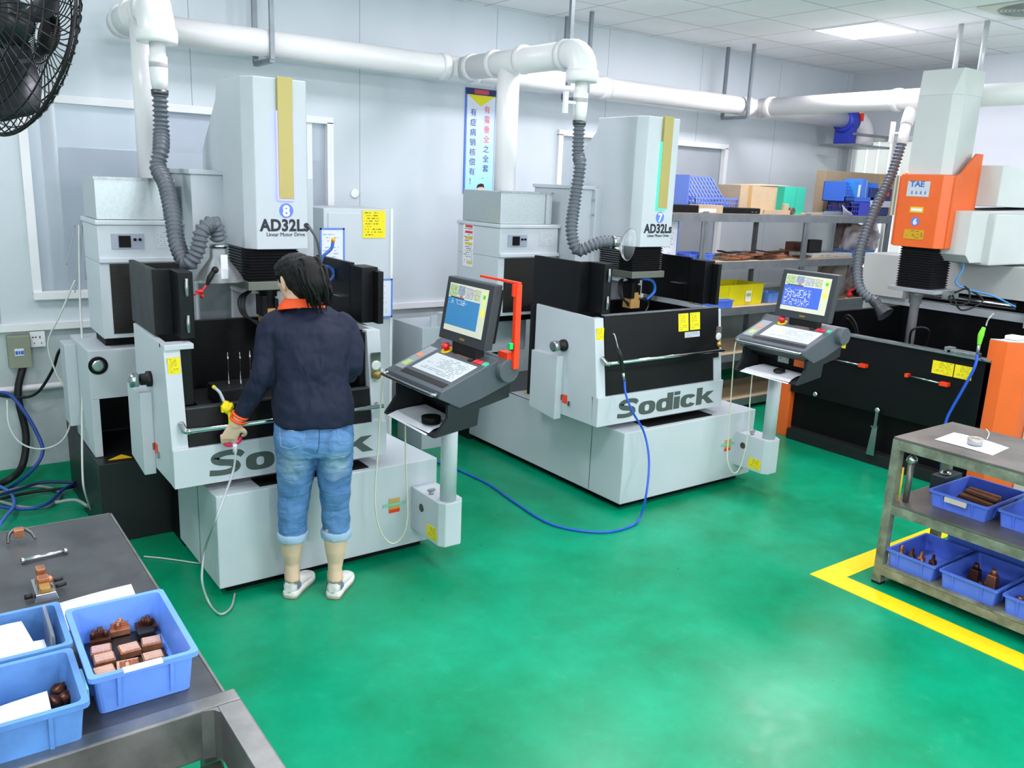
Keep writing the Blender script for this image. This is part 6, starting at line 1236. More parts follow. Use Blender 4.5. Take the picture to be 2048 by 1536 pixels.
# second shelf
def sbin(px0, px1, pytop, z, yf, dep, m, label, group=None):
    x0, x1, y0, y1, z0, z1 = on(px0, px1, pytop, z, yf, dep); return make_bin('plastic_bin', ((x0+x1)/2, (y0+y1)/2, z0), x1-x0-0.016, y1-y0-0.016, z1-z0, m, label, rim=0.006, taper=0.012, ribs=True)
def on2(px0, px1, pyref, pytop, z, yf, dep):
    a = aty(px0, pyref, yf); b_ = aty(px1, pyref, yf); top = aty((px0+px1)/2, pytop, yf).z
    return a.x, b_.x, yf, yf+dep, z, max(top, z+0.01)
def sbin2(px0, px1, pyref, pytop, z, yf, dep, m, label):
    x0, x1, y0, y1, z0, z1 = on2(px0, px1, pyref, pytop, z, yf, dep); return make_bin('plastic_bin', ((x0+x1)/2, (y0+y1)/2, z0), x1-x0-0.016, y1-y0-0.016, 0.065, m, label, rim=0.006, taper=0.012)
sbin2(1381, 1432, 510, 494, Z2, 4.98, 0.3, BBIN, 'shallow blue tray at the left of the second shelf')
sbin2(1706, 1752, 510, 491, Z2, 5.02, 0.25, KBIN, 'shallow blue tray at the right of the second shelf')
x0, x1, y0, y1, z0, z1 = on2(1626, 1704, 510, 496, Z2, 5.0, 0.28); t = thing('electronics_tray', 'flat pale grey instrument tray with labels on the second shelf', 'instrument', ((x0+x1)/2, y0, Z2)); part('tray', B().box(x0, x1, y0, y1, z0, z0+0.045, 0.006), mat('pale_instrument', '#c2c4c2', 0.5), t, True); part('front_print', B().box(x0+0.02, x1-0.06, y0-0.002, y0, z0+0.012, z0+0.036), printed('instr_print', '#c2c4c2', '#5d6468', 2, 18), t, True)
bxs2 = lambda name, a, b_, ref, top, z, yf, dep, m, lab, cat: solo(name, B().box(*on2(a, b_, ref, top, z, yf, dep), 0.006), m, lab, cat)
solo('black_case', B().box(*on2(1619, 1645, 485, 480, Z2+0.047, 5.08, 0.1), 0.01), RUB, 'black case lying on the instrument tray', 'case')
bxs2('wooden_box', 1587, 1603, 490, 484, Z2, 5.3, 0.1, mat('red_brown_box', '#6b4234', 0.6), 'small reddish box at the back of the second shelf', 'box')
# copper plates heap
random.seed(11)
for i in range(22):
    px_ = 1436+i*7.4+random.uniform(-3, 3); yf = 4.99+random.uniform(0, 0.32); a = aty(px_, 500, yf)
    if i % 3 == 0: yf = 4.985
    w_ = random.uniform(0.10, 0.22); d_ = random.uniform(0.05, 0.10); zz = Z2+0.006+0.014*(i % 3)+0.012; rz = random.uniform(-0.5, 0.5); tl = random.uniform(-0.12, 0.12)
    b = B().box(-w_/2, w_/2, -d_/2, d_/2, -0.007, 0.007, 0.002).xf(Matrix.Translation((a.x, yf+d_/2, zz+abs(tl)*w_/2)) @ Matrix.Rotation(rz, 4, 'Z') @ Matrix.Rotation(tl, 4, 'Y'))
    o = solo('copper_plate', b, (COPPER, DCOPPER, DCOPPER, mat('terracotta_copper', '#a8694c', 0.5, 0.4, var=0.3, vscale=15))[i % 4], 'flat tarnished copper plate in the heap on the second shelf', 'copper plate', 'copper plates heaped on the second shelf')
# bags
def bag(px_, py_, y, z, r, sx_, sy_, sz_, m, label, sd, rim=0.35):
    a = aty(px_, py_, y); return solo('plastic_bag', B().ball((a.x, y, z+r*sz_*0.92), r, sx_, sy_, sz_, 4, rim, sd), m, label, 'bag')
BAG = mat('white_bag', '#e2dfe4', 0.35, var2='#c9b6bb', vscale=14, bump=0.6, bscale=30)
bag(1708, 470, 5.25, Z2, 0.135, 1.1, 0.8, 1.25, BAG, 'lumpy white plastic bag on the second shelf above the right blue tray', 1, 0.5)
bag(1738, 465, 5.24, Z2, 0.13, 1.0, 0.8, 1.3, BAG, 'white plastic bag at the right end of the second shelf', 5, 0.5)
b = bag(1688, 450, 5.35, Z2, 0.10, 1.0, 0.6, 1.8, mat('grey_bag', '#8d8680', 0.5, var=0.4, vscale=8), 'grey crumpled bag at the back of the second shelf', 9, 0.5)
bag(1660, 560, 5.22, Z3, 0.17, 0.75, 0.8, 1.25, mat('beige_bag', '#b5aea6', 0.5, var=0.25, vscale=8, bump=0.5, bscale=20), 'beige crumpled bag on the third shelf behind the right monitor', 2, 0.5)
bag(1688, 560, 5.28, Z3, 0.14, 0.7, 0.8, 1.35, BAG, 'white bag beside the beige one on the third shelf', 3, 0.5)
bag(1712, 560, 5.16, Z3, 0.12, 0.8, 0.8, 1.35, mat('pink_bag', '#d9b8b8', 0.45, var2='#ece5e6', vscale=12, bump=0.5, bscale=20), 'pinkish bag at the right of the third shelf', 4, 0.5)
solo('black_tool', B().ball((aty(1718, 580, 5.02).x, 5.03, Z3+0.06), 0.06, 1.3, 0.8, 1, 3, 0.6, 8), RUB, 'black power tool lump at the right of the third shelf', 'tool')
solo('red_tool', B().cyl((aty(1700, 580, 5.0).x, 5.02, Z3+0.05), (aty(1710, 580, 5.0).x, 5.0, Z3+0.10), 0.016).ball((aty(1700, 580, 5.0).x, 5.0, Z3+0.03), 0.03, sub=2), RED, 'red-handled tool before the black tool on the third shelf', 'tool')
# third shelf bins
YB = mat('yellow_bin_plastic', '#e8df18', 0.45, var=0.08, vscale=5)
x0, x1, y0, y1, z0, z1 = on2(1436, 1535, 590, 566, Z3, 5.02, 0.36)
yb_ = make_bin('plastic_bin', ((x0+x1)/2-0.02, (y0+y1)/2, Z3), x1-x0-0.05, 0.34, 0.19, YB, 'bright yellow crate with a white label on the third shelf', rim=0.006, taper=0.008)
part('label_card', B().box(0.06, 0.14, -0.176, -0.172, 0.03, 0.13), WHP, yb_); part('label_print', B().box(0.07, 0.13, -0.178, -0.176, 0.08, 0.11), mat('green_print', '#9cc25a', 0.5), yb_)

x0, x1, y0, y1, z0, z1 = on2(1420, 1480, 600, 588, Z3, 4.96, 0.3); make_bin('plastic_bin', (x0+0.1, 4.955-0.02+0.05, Z3), x1-x0, 0.085, 0.07, BBIN, 'low blue tray at the front left of the third shelf before the yellow crate', rim=0.005, taper=0.006)
x0, x1, y0, y1, z0, z1 = on2(1537, 1566, 592, 577, Z3, 5.02, 0.2); make_bin('plastic_bin', ((x0+x1)/2+0.03, 5.13, Z3), x1-x0, 0.2, 0.09, KBIN, 'small blue bin between the yellow crate and the right monitor', rim=0.005, taper=0.006)
bxs2('steel_bar', 1668, 1690, 605, 600, Z3, 4.97, 0.04, STEEL, 'short steel bar at the edge of the third shelf right of the monitor', 'bar')
# ---------------------------------------------------------------- the operator
PO = Vector((1.485, 3.53, 0)); PR_ = math.radians(-24)
per = thing('person', 'person from behind in navy shirt, orange collar, rolled jeans and white sneakers, holding a hose', 'person', PO, PR_)
MP = Matrix.Rotation(PR_, 4, 'Z'); MPi = MP.inverted()
def pl(px_, py_, yl):
    """photo direction intersected with the person's own frontal plane at local depth yl -> local point"""
    o = MPi @ (CO-PO); d = MPi @ ray(px_, py_); return o+d*((yl-o.y)/d.y)
SKIN = mat('skin', '#e0c0a4', 0.5, var=0.05, vscale=8); SHIRT = mat('navy_knit', '#111a35', 0.75, var=0.15, vscale=5, bump=0.15, bscale=200, fold=(4.0, (1.6, 1.6, 1.0), 0.9, 0.035))
COLLAR = mat('orange_collar', '#ff5a1e', 0.6); HAIR = mat('black_hair', '#060506', 0.42, var=0.4, vscale=30, stretch=(6, 6, 0.6), bump=0.5, bscale=60, spec=0.35)
def denim():
    m = mat('blue_denim', '#5c88b8', 0.75, var2='#3f6a9e', vscale=7, bump=0.25, bscale=180, fold=(5.0, (1.0, 1.0, 3.2), 0.9, 0.02))
    nt = m.node_tree; bb = nt.nodes['Principled BSDF']; old = bb.inputs['Base Color'].links[0].from_socket; tcn = nt.nodes.new('ShaderNodeTexCoord')
    acc = None   # dye worn off below the seat pockets
    for c_, r_ in (((-0.125, -0.10, 0.685), 0.12), ((0.10, -0.10, 0.69), 0.10)):
        vm = nt.nodes.new('ShaderNodeVectorMath'); vm.operation = 'DISTANCE'; nt.links.new(tcn.outputs['Object'], vm.inputs[0]); vm.inputs[1].default_value = c_
        mr = nt.nodes.new('ShaderNodeMapRange'); mr.inputs['From Min'].default_value = r_; mr.inputs['From Max'].default_value = 0.02; nt.links.new(vm.outputs['Value'], mr.inputs['Value'])
        acc = mr.outputs[0] if acc is None else mnode(nt, 'MAXIMUM', acc, mr.outputs[0])
    ns_ = nt.nodes.new('ShaderNodeTexNoise'); ns_.inputs['Scale'].default_value = 22; nt.links.new(tcn.outputs['Object'], ns_.inputs['Vector'])
    k_ = mnode(nt, 'MULTIPLY', acc, mnode(nt, 'MULTIPLY', ns_.outputs['Fac'], 0.85))
    mx = nt.nodes.new('ShaderNodeMix'); mx.data_type = 'RGBA'; nt.links.new(k_, mx.inputs[0]); nt.links.new(old, mx.inputs[6]); mx.inputs[7].default_value = (*hexc('#cfdde2'), 1); nt.links.new(mx.outputs[2], bb.inputs['Base Color'])
    return m
DEN = denim(); CUFF = mat('denim_cuff', '#9dbad2', 0.8, var=0.1, vscale=20); SHOE = mat('white_sneaker', '#e6e3e2', 0.5, var=0.05); SOLE = mat('sole_white', '#ece9e4', 0.5); PINKS = mat('pink_sole', '#d99a92', 0.55)
def ell(c, rx, ry, n=28, rot=0.0, p=2.0, tiltx=0.0, tilty=0.0):
    out = []
    for k in range(n):
        a = 2*PI*k/n; ca, sa = math.cos(a), math.sin(a)
        x = rx*abs(ca)**(2/p)*(1 if ca >= 0 else -1); y = ry*abs(sa)**(2/p)*(1 if sa >= 0 else -1)
        out.append((c[0]+x*math.cos(rot)-y*math.sin(rot), c[1]+x*math.sin(rot)+y*math.cos(rot), c[2]+x*tiltx+y*tilty))
    return out
def remesh(o, vox, smooth=6, disp=None):
    m = o.modifiers.new('Remesh', 'REMESH'); m.mode = 'VOXEL'; m.voxel_size = vox; m.use_smooth_shade = True
    s_ = o.modifiers.new('Smooth', 'SMOOTH'); s_.iterations = smooth; s_.factor = 0.5
    if disp:
        tx = bpy.data.textures.new('folds', 'CLOUDS'); tx.noise_scale = disp[1]; tx.noise_depth = 2
        d = o.modifiers.new('Displace', 'DISPLACE'); d.texture = tx; d.strength = disp[0]; d.mid_level = 0.5; d.texture_coords = 'LOCAL'
def row(yl, items, dep, n=28, p=2.2, yoff=None):
    """items: (left px, right px, y px) -> rings centred between the two edges"""
    R = []
    for i, (a, b_, y) in enumerate(items):
        yy = yl[i] if isinstance(yl, (list, tuple)) else yl
        A_ = pl(a, y, yy); B_ = pl(b_, y, yy); dp = dep[i] if isinstance(dep, (list, tuple)) else dep
        R.append(ell(((A_.x+B_.x)/2, yy, (A_.z+B_.z)/2), abs(B_.x-A_.x)/2, dp, n, p=p))
    return R
# body: one continuous skin mesh (head, neck, forearms and hands, lower legs)
hc = pl(592, 560, 0.17)
b = B()
# legs
LA = row([0.05, 0.05, 0.055, 0.06, 0.05, 0.045], [(563, 607, 1060), (561, 607, 1082), (565, 604, 1105), (570, 600, 1125), (571, 599, 1140), (570, 601, 1158)], [0.055, 0.056, 0.052, 0.042, 0.038, 0.042], 20, 2.0)
RA = row([0.02, 0.02, 0.025, 0.03, 0.025, 0.02], [(648, 696, 1050), (647, 695, 1075), (650, 692, 1100), (655, 687, 1122), (656, 684, 1138), (655, 687, 1158)], [0.055, 0.056, 0.052, 0.042, 0.038, 0.042], 20, 2.0)
def leg(upper, rings):
    return [ell(u[0], u[1], u[2], 20) for u in upper]+rings
b.loft(leg([((-0.085, 0.05, 0.80), 0.085, 0.09), ((-0.10, 0.055, 0.56), 0.062, 0.065)], LA)); b.loft(leg([((0.085, 0.04, 0.80), 0.085, 0.09), ((0.085, 0.035, 0.54), 0.062, 0.065)], RA))
# torso core, neck, head
b.loft([ell((0, 0.05, 0.76), 0.15, 0.10), ell((0, 0.055, 1.0), 0.13, 0.09), ell((0.0, 0.085, 1.25), 0.13, 0.08), ell((-0.01, 0.11, 1.34), 0.09, 0.055), ell((hc.x+0.01, 0.135, 1.43), 0.052, 0.055), ell((hc.x, 0.155, hc.z-0.03), 0.050, 0.055)])
HT = Matrix.Translation(hc) @ Matrix.Rotation(math.radians(38), 4, 'Z') @ Matrix.Rotation(math.radians(-22), 4, 'X')
def hp(x, y, z): return HT @ Vector((x, y, z))   # head frame: +y is the face direction
hb = B()
hr = [(-0.105, 0.02, 0.03, 0.035), (-0.09, 0.028, 0.045, 0.055), (-0.06, 0.02, 0.058, 0.072), (-0.02, 0.008, 0.069, 0.086), (0.02, 0.0, 0.074, 0.093), (0.06, -0.004, 0.070, 0.09), (0.085, -0.006, 0.055, 0.072), (0.102, -0.008, 0.03, 0.04)]
b.loft([[hp(*p_) for p_ in ell((0, cy0, z), rx, ry, 28)] for z, cy0, rx, ry in hr])
b.loft([[hp(*p_) for p_ in ell((0, 0.095+dy, z), 0.008+w_, 0.012+dy*0.5, 12)] for z, dy, w_ in ((0.03, -0.006, 0.0), (0.0, 0.002, 0.002), (-0.02, 0.010, 0.007), (-0.032, 0.0, 0.004))])
for s_ in (1, -1):
    b.loft([[hp(s_*(0.070+0.012*k), p_[0], p_[1]) for p_ in [(0.0+0.018*(1-0.25*k)*math.cos(a*PI/8)-0.008*k-0.002, -0.012+0.032*(1+0.1*k)*math.sin(a*PI/8)) for a in range(16)]] for k in (-0.6, 0.3, 1.0, 1.3)])
b.loft([[hp(*p_) for p_ in ell((0, 0.083, z), 0.024, 0.012, 12)] for z in (-0.046, -0.052, -0.058)])
# left arm (core) and hand
SL = pl(549, 645, 0.10); EL = pl(522, 752, 0.07); WL_ = pl(474, 842, 0.10); HC = pl(466, 860, 0.11)
b.tube([SL, SL.lerp(EL, 0.5), EL, EL.lerp(WL_, 0.5), WL_, WL_.lerp(HC, 0.5)], [0.045, 0.042, 0.036, 0.032, 0.024, 0.026], 16)
hd_dir = (HC-WL_).normalized()
b.loft([[tuple(WL_.lerp(HC, t)+Vector((ax_*w_*math.cos(a*PI/8), 0, 0))+Vector((0, w2*math.sin(a*PI/8), 0))+Vector((0, 0, 0))) for a in range(16) for ax_ in (1,)] for t, w_, w2 in ((0.0, 0.026, 0.022), (0.7, 0.036, 0.020), (1.4, 0.041, 0.018), (2.0, 0.038, 0.016))])
K = WL_.lerp(HC, 2.0)
for i, (fx_, L_, r_) in enumerate(((-0.030, 0.036, 0.0086), (-0.010, 0.042, 0.009), (0.011, 0.040, 0.0088), (0.030, 0.031, 0.0078))):
    base = K+Vector((fx_, 0.0, 0.002)); 
    b.tube([base+Vector((0, -0.004, 0.02)), base+Vector((0, 0.006, -0.014)), base+Vector((0.002, 0.006+L_*0.55, -0.030)), base+Vector((0.003, 0.006+L_*0.95, -0.016)), base+Vector((0.003, 0.008+L_*0.8, 0.003))], [r_*1.15, r_*1.1, r_, r_*0.9, r_*0.75], 10)
th0 = WL_.lerp(HC, 0.8)
b.tube([th0+Vector((0.024, 0.0, 0)), th0+Vector((0.045, 0.012, -0.02)), th0+Vector((0.045, 0.032, -0.040)), th0+Vector((0.030, 0.042, -0.050))], [0.014, 0.0115, 0.010, 0.0085], 10)
# right arm: elbow bent, forearm forward towards the tank edge
SR = pl(684, 660, 0.10); ER = pl(703, 730, 0.10); WR = Vector((ER.x-0.02, 0.31, 1.04)); HR = Vector((ER.x-0.045, 0.375, 1.015))
b.tube([SR, SR.lerp(ER, 0.5), ER+Vector((0, -0.01, 0)), ER.lerp(WR, 0.5)+Vector((0, 0, -0.02)), WR, WR.lerp(HR, 0.5)], [0.038, 0.036, 0.034, 0.030, 0.024, 0.028], 16)
fd = (HR-WR).normalized(); sd_ = Vector((1, 0, 0))
b.loft([[tuple(WR+fd*t+Vector((w_*math.cos(a*PI/8), 0, h_*math.sin(a*PI/8)))) for a in range(16)] for t, w_, h_ in ((0, 0.026, 0.022), (0.04, 0.036, 0.018), (0.085, 0.040, 0.014), (0.10, 0.036, 0.012))])
for i, (fx_, L_, r_) in enumerate(((-0.028, 0.062, 0.0084), (-0.009, 0.070, 0.0088), (0.011, 0.066, 0.0086), (0.029, 0.052, 0.0076))):
    s0 = WR+fd*0.09+Vector((fx_, 0, 0.002)); b.tube([s0-fd*0.02, s0+fd*L_*0.4+Vector((0, 0, 0.004)), s0+fd*L_*0.75+Vector((0, 0, -0.008)), s0+fd*L_*0.95+Vector((0, 0, -0.026))], [r_*1.1, r_, r_*0.92, r_*0.78], 10)
b.tube([WR+fd*0.03+Vector((-0.024, 0, -0.004)), WR+fd*0.06+Vector((-0.045, 0, -0.012)), WR+fd*0.085+Vector((-0.050, 0, -0.024))], [0.013, 0.0108, 0.009], 10)
body = part('body', b, SKIN, per); remesh(body, 0.0045, 3)
# face details (turned away from the camera, still modelled)
for s_ in (1, -1):
    eo = part('eye', B().ball(hp(s_*0.030, 0.083, 0.004), 0.011, sub=2), mat('eye_white', '#efefec', 0.2), per); part('iris', B().ball(hp(s_*0.030, 0.0925, 0.003), 0.0045, sub=2), mat('iris_dark', '#1b1210', 0.2), eo)
part('lips', B().ball(hp(0, 0.093, -0.050), 0.014, 1.4, 0.5, 0.4, 2), mat('lips', '#b8655c', 0.5), per)
# hair: cap and swept ponytail
hb = B()
hr2 = [(-0.115, -0.052, 0.030, 0.018), (-0.09, -0.052, 0.048, 0.036), (-0.055, -0.045, 0.064, 0.052), (-0.03, -0.032, 0.074, 0.070), (0.0, -0.018, 0.082, 0.086), (0.035, -0.010, 0.086, 0.100), (0.07, -0.008, 0.082, 0.098), (0.095, -0.008, 0.066, 0.082), (0.113, -0.008, 0.040, 0.050), (0.120, -0.008, 0.015, 0.02)]
hb.loft([[hp(*p_) for p_ in ell((0, cy0, z), rx, ry, 28)] for z, cy0, rx, ry in hr2])
hb.loft([[hp(*p_) for p_ in ell((0, 0.062, z), 0.062-abs(z-0.06)*0.3, 0.026, 20)] for z in (0.03, 0.05, 0.075, 0.10)])
hair = part('hair', hb, HAIR, per); remesh(hair, 0.005, 4, (0.008, 0.02))
pt = B()
T0 = pl(600, 532, 0.07); T1 = pl(619, 537, 0.02); T2 = pl(627, 562, 0.0); T3 = pl(634, 585, 0.0); T4 = pl(640, 607, 0.0)
random.seed(3)
pt.tube([T0, T1, T2, T3, T4.lerp(T3, 0.3)], [0.040, 0.056, 0.060, 0.050, 0.020], 18)
for i in range(70):
    o_ = Vector((random.gauss(0, 1), random.gauss(0, 0.7), random.gauss(0, 0.3))); o_ = o_.normalized()
    sp_ = 0.047+random.random()*0.014
    pt.tube([T0+o_*0.030+Vector((0, -0.008, 0)), T1+o_*sp_, T2+o_*(sp_+0.002), T3+o_*(sp_*0.9)+Vector((random.uniform(-.006, .014), 0, 0)), T4+o_*(sp_*0.65)+Vector((random.uniform(-.02, .02), 0, random.uniform(-.02, .006)))], [0.007, 0.008, 0.008, 0.006, 0.0015], 6)
part('ponytail', pt, HAIR, hair); part('hair_band', B().lathe(T0.lerp(T1, 0.25), [(-0.006, 0.034), (0.006, 0.034)], (T1-T0)), DBLACK, hair)
# shirt
sb = B()
tor = [(548, 708, 846), (546, 709, 835), (541, 707, 808), (543, 703, 785), (549, 697, 755), (551, 694, 715), (547, 700, 685), (541, 706, 660), (548, 700, 638), (564, 676, 622), (575, 655, 608)]
sb.loft(row([0.045, 0.045, 0.05, 0.055, 0.06, 0.065, 0.075, 0.085, 0.10, 0.12, 0.135], tor, [0.125, 0.13, 0.135, 0.13, 0.125, 0.122, 0.12, 0.112, 0.09, 0.07, 0.055], 32, 2.4))
SLs = pl(547, 652, 0.095)
sb.tube([pl(568, 640, 0.10), SLs, SLs.lerp(EL, 0.5)+Vector((-0.004, 0, 0)), EL+Vector((0.008, -0.01, 0)), EL.lerp(WL_, 0.5)+Vector((0.006, 0, 0)), WL_.lerp(EL, 0.12)], [0.058, 0.064, 0.060, 0.054, 0.045, 0.036], 20)
SRs = pl(688, 655, 0.095)
sb.tube([pl(670, 640, 0.10), SRs, SRs.lerp(ER, 0.5)+Vector((0.012, 0, 0)), ER+Vector((0.0, -0.01, 0.0)), ER.lerp(WR, 0.5)+Vector((0.0, 0, -0.015)), WR.lerp(ER, 0.1)], [0.056, 0.064, 0.060, 0.056, 0.046, 0.037], 20)
shirt = part('polo_shirt', sb, SHIRT, per); remesh(shirt, 0.008, 5, (0.026, 0.11))
part('sleeve_cuff', B().lathe(WL_.lerp(EL, 0.16), [(0, 0.0375), (0.004, 0.040), (0.011, 0.040), (0.012, 0.0365)], (WL_-EL)), COLLAR, per); part('sleeve_cuff', B().lathe(WL_.lerp(EL, 0.05), [(0, 0.0355), (0.003, 0.038), (0.010, 0.037), (0.011, 0.034)], (WL_-EL)), COLLAR, per); part('sleeve_cuff', B().lathe(WR.lerp(ER, 0.10), [(0, 0.037), (0.03, 0.037)], (WR-ER)), COLLAR, per)
# collar lying round the neck
cb = B(); cr1, cr2 = [], []
c0 = pl(604, 597, 0.125)
ring_o = []; ring_i = []; ring_t = []
for k in range(28):
    a = 2*PI*k/28; ca, sa = math.cos(a), math.sin(a)
    back = max(0, -sa)
    ring_o.append((c0.x+0.112*ca, c0.y-0.01+0.088*sa, c0.z-0.034+0.014*back-0.035*max(0, sa)-0.012*max(0, -ca)))
    ring_t.append((c0.x+0.072*ca-0.004, c0.y+0.0+0.064*sa, c0.z+0.014+0.006*back-0.015*max(0, sa)))
    ring_i.append((c0.x+0.060*ca-0.004, c0.y+0.0+0.054*sa, c0.z-0.015))
cb.loft([[tuple(Vector(p_)-Vector((0, 0, 0.02))) for p_ in ring_i], ring_i, ring_t, ring_o, [tuple(Vector(p_)-Vector((0, 0, 0.008))) for p_ in ring_o]], cap=False)
col_ = part('collar', cb, COLLAR, per); sm = col_.modifiers.new('Solidify', 'SOLIDIFY'); sm.thickness = 0.003; sm2 = col_.modifiers.new('Subdivision', 'SUBSURF'); sm2.levels = 1; sm2.render_levels = 2
# jeans
jb = B()
jb.loft(row([0.055, 0.045, 0.035, 0.035], [(549, 706, 825), (548, 706, 852), (546, 709, 880), (552, 707, 905)], [0.10, 0.115, 0.128, 0.11], 32, 2.4))
jl = row([0.02, 0.04, 0.055, 0.06, 0.055, 0.05, 0.05], [(550, 632, 880), (551, 632, 915), (553, 629, 945), (556, 622, 985), (556, 615, 1030), (557, 613, 1060), (559, 612, 1074)], [0.10, 0.10, 0.095, 0.082, 0.075, 0.072, 0.070], 24, 2.2)
jr = row([0.02, 0.03, 0.04, 0.04, 0.035, 0.03, 0.03], [(633, 707, 875), (633, 706, 910), (634, 704, 945), (639, 700, 985), (643, 700, 1028), (645, 700, 1054), (645, 699, 1068)], [0.10, 0.10, 0.095, 0.082, 0.075, 0.072, 0.070], 24, 2.2)
jb.loft(jl); jb.loft(jr)
for px_, w_ in ((592, 0.075), (671, 0.072)):
    c = pl(px_, 884, 0.0); jb.ball((c.x, -0.035, c.z), 0.085, 1.0, 0.72, 1.05, 3)
jeans = part('jeans', jb, DEN, per); remesh(jeans, 0.0065, 5, (0.018, 0.06))
for J, (l, r_, y) in ((jl, (556, 614, 1068)), (jr, (644, 701, 1063))):
    yy = 0.05 if J is jl else 0.03; A_ = pl(l, y, yy); B2 = pl(r_, y, yy); c = ((A_.x+B2.x)/2, yy, (A_.z+B2.z)/2); rx = (B2.x-A_.x)/2
    o = part('rolled_cuff', B().loft([ell((c[0], yy, c[2]+dz), rx*k, 0.073*k, 24) for dz, k in ((0.016, 1.0), (0.018, 1.06), (0.0, 1.09), (-0.024, 1.06), (-0.026, 0.96))]), CUFF, per); remesh(o, 0.005, 3, (0.006, 0.04))
# back pockets: raised stitched patches with a worn tear
def pocket(poly, nm='back_pocket'):
    st = B(); pts = [pl(a, b_, -0.132) for a, b_ in poly]
    return pts
STI = mat('pocket_denim', '#527fb0', 0.8, var=0.15, vscale=20); WORN = mat('worn_denim', '#d5dbdf', 0.85, var=0.2, vscale=60)
bpy.context.view_layer.update()
_dg = bpy.context.evaluated_depsgraph_get(); _je = jeans.evaluated_get(_dg); _jm = _je.to_mesh()
from mathutils.bvhtree import BVHTree
_bvh = BVHTree.FromPolygons([v.co.copy() for v in _jm.vertices], [tuple(p_.vertices) for p_ in _jm.polygons]); _je.to_mesh_clear()
def onjeans(px_, py_, off=0.002):
    o = MPi @ (CO-PO); d = (MPi @ ray(px_, py_)).normalized(); h = _bvh.ray_cast(o, d)
    return h[0]-d*off if h[0] is not None else pl(px_, py_, -0.12)
def seam(pts, r=0.0015, m=STI, nm='seam'):
    P_ = []
    for (a, b_), (c, d) in zip(pts, pts[1:]):
        for k in range(4): P_.append(onjeans(a+(c-a)*k/4, b_+(d-b_)*k/4, 0.0012))
    P_.append(onjeans(*pts[-1], 0.0012)); return part(nm, B().tube(P_, r, 6, smooth_path=False), m, jeans)
SM = mat('seam_thread', '#2c4c78', 0.8); ST2 = mat('stitch_thread', '#8fa9c4', 0.8)
seam([(559, 850), (560, 875), (562, 893), (580, 898), (606, 890), (609, 870), (611, 848)], 0.0011, ST2, 'pocket_stitch'); seam([(673, 845), (676, 870), (678, 887), (690, 889), (703, 882)], 0.0011, ST2, 'pocket_stitch')
seam([(639, 846), (639, 870), (638, 892), (634, 905)], 0.0018, SM, 'centre_seam')
def patch(px_, py_, rw, rh, nm, m, sd):
    b = B(); cc = onjeans(px_, py_, 0.001); n = 14; pts = []
    for k in range(n):
        a = 2*PI*k/n; rr = 1+0.35*noise.noise(Vector((math.cos(a)*2, math.sin(a)*2, sd))); pts.append(onjeans(px_+rw*rr*math.cos(a), py_+rh*rr*math.sin(a), 0.0018))
    c_ = b.v(cc); vv = [b.v(p_) for p_ in pts]
    for k in range(n): b.bm.faces.new([c_, vv[k], vv[(k+1) % n]])
    return part(nm, b, m, jeans)
patch(582, 857, 8, 5, 'worn_patch', WORN, 1.0); patch(696, 846, 4, 6, 'worn_patch', WORN, 2.0)
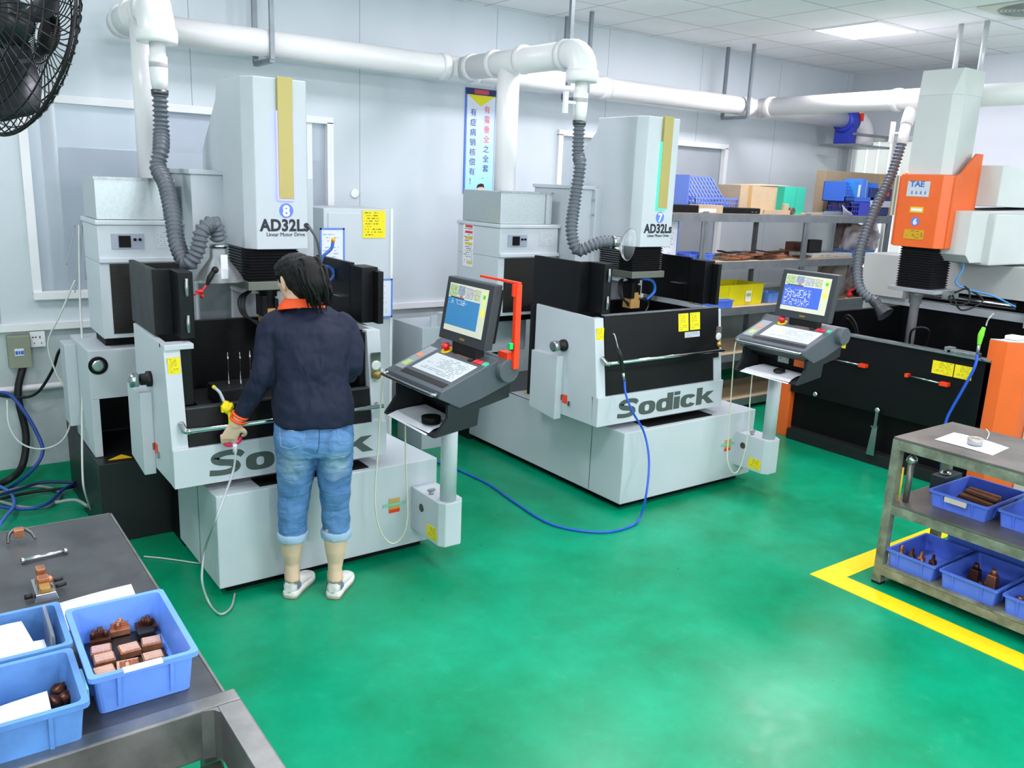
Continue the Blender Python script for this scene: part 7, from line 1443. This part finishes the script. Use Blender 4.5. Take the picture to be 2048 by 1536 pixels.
# shoes
def shoe(heel, toe, label):
    H_ = MPi @ (atz(*heel)-PO); T_ = MPi @ (atz(*toe)-PO); H_.z = T_.z = 0; d = (T_-H_).normalized(); s_ = Vector((d.y, -d.x, 0)); Ls = 0.245
    H_ = H_+d*0.005
    def ring(t, w_, z0, z1, n=20, off=0.0):
        c = H_+d*(t*Ls)+s_*off; out = []
        for k in range(n):
            a = 2*PI*k/n; x = w_*math.cos(a); z = (z0+z1)/2+(z1-z0)/2*math.sin(a); out.append(tuple(c+s_*x+Vector((0, 0, z))))
        return out
    up = B(); up.loft([ring(0.0, 0.018, 0.03, 0.07), ring(0.04, 0.030, 0.022, 0.088), ring(0.16, 0.034, 0.02, 0.092), ring(0.32, 0.034, 0.02, 0.088), ring(0.5, 0.038, 0.02, 0.078), ring(0.68, 0.043, 0.02, 0.062), ring(0.85, 0.042, 0.02, 0.052), ring(0.96, 0.030, 0.02, 0.042), ring(1.0, 0.012, 0.024, 0.034)])
    sh_ = part('shoe', up, SHOE, per)
    def outline(z, k, n=10):
        prof = [(0.0, 0.020), (0.03, 0.032), (0.15, 0.037), (0.35, 0.036), (0.55, 0.042), (0.72, 0.047), (0.86, 0.044), (0.96, 0.030), (1.0, 0.012)]
        l = [tuple(H_+d*(t*Ls)+s_*w_*k+Vector((0, 0, z))) for t, w_ in prof]; r = [tuple(H_+d*(t*Ls)-s_*w_*k+Vector((0, 0, z))) for t, w_ in reversed(prof)]
        return l+r
    part('midsole', B().loft([outline(0.010, 1.02), outline(0.018, 1.06), outline(0.034, 1.03), outline(0.036, 0.95)]), SOLE, sh_)
    part('outsole', B().loft([outline(0.001, 0.98), outline(0.0099, 1.02)]), PINKS, sh_)
    for s2 in (1, -1):
        c = H_+d*(0.17*Ls)+s_*0.0355*s2; part('side_stripe', B().hexa([tuple(c+d*a+s_*s2*o_+Vector((0, 0, z))) for z, o_ in ((0.045, 0.002), (0.068, 0.0)) for a, o_ in ((-0.018, o_), (0.018, o_), (0.018, o_+0.002), (-0.018, o_+0.002))]), mat('slate_blue_stripe', '#6f87a8', 0.5), sh_)
    part('lace_bow', B().tube([H_+d*(0.42*Ls)+s_*0.012+Vector((0, 0, 0.086)), H_+d*(0.45*Ls)+s_*0.03+Vector((0, 0, 0.10)), H_+d*(0.48*Ls)+s_*0.045+Vector((0, 0, 0.092))], 0.0025, 6).tube([H_+d*(0.42*Ls)-s_*0.012+Vector((0, 0, 0.086)), H_+d*(0.46*Ls)-s_*0.028+Vector((0, 0, 0.098)), H_+d*(0.5*Ls)-s_*0.035+Vector((0, 0, 0.085))], 0.0025, 6), WHITE, sh_)
    ac = H_+d*(0.17*Ls)
    part('sock', B().lathe((ac.x, ac.y, 0.07), [(0, 0.036), (0.035, 0.037), (0.05, 0.0375), (0.056, 0.037)]), mat('sheer_sock', '#c9a79c', 0.6), sh_)
shoe((577, 1199), (622, 1150), ''); shoe((664, 1200), (697, 1152), '')

# hose held in the left hand
HCw = PO+MP @ HC; Kw = PO+MP @ (K+Vector((0, 0.025, -0.012)))
fh = thing('flushing_hose', 'clear hose with yellow tip and pink grip ring held in the left hand', 'hose', (Kw.x, Kw.y, 0))
tip = aty(430, 776, 3.93); val = aty(455, 815, 3.86)
part('yellow_tip', B().cyl(tip, aty(426, 773, 3.94), 0.009), mat('valve_yellow', '#f2e000', 0.4), fh, True)
part('clear_tube', B().tube([tip, aty(440, 786, 3.91), aty(449, 806, 3.88)], 0.0075, 10), mat('translucent_grey', '#b9bec6', 0.3), fh, True)
vb_ = B().ball(val, 0.030, 0.85, 0.7, 1.0, 3, 0.5, 4).cyl(val+Vector((0, 0, 0.02)), aty(449, 806, 3.88), 0.012).box(val.x-0.03, val.x-0.015, val.y-0.01, val.y+0.01, val.z-0.02, val.z+0.012, 0.003)
part('yellow_valve', vb_, mat('valve_yellow', '#f2e000', 0.4), fh, True)
part('inner_tube', B().tube([val, aty(461, 838, 3.84), Kw+Vector((0, 0, 0.0))], 0.010, 10), mat('valve_yellow', '#f2e000', 0.4), fh, True)
rg = Kw+Vector((0.012, 0, -0.006))
part('pink_grip_ring', B().tube([(rg.x+0.036*math.cos(a*PI/16), rg.y+0.030*math.sin(a*PI/16), rg.z+0.012*math.sin(a*PI/16+0.8)) for a in range(33)], 0.009, 10, cap=False, smooth_path=False), mat('pink_rubber', '#e3245a', 0.45), fh, True)
part('clear_hose', B().tube([Kw+Vector((0, 0.0, -0.01)), aty(470, 890, 3.66), aty(468, 935, 3.64), aty(450, 990, 3.62), aty(428, 1050, 3.60), atx(410, 1100, 1.05), atz(404, 1160, 0.12), atz(418, 1205, 0.012), atz(440, 1228, 0.009), atz(462, 1215, 0.009), atz(470, 1185, 0.009)], 0.0055, 10), MILK, fh, True)
part('hose_coupling', B().cyl(aty(470, 888, 3.66), aty(470, 905, 3.655), 0.010), mat('clear_coupling', '#c9d2d2', 0.2), fh, True)
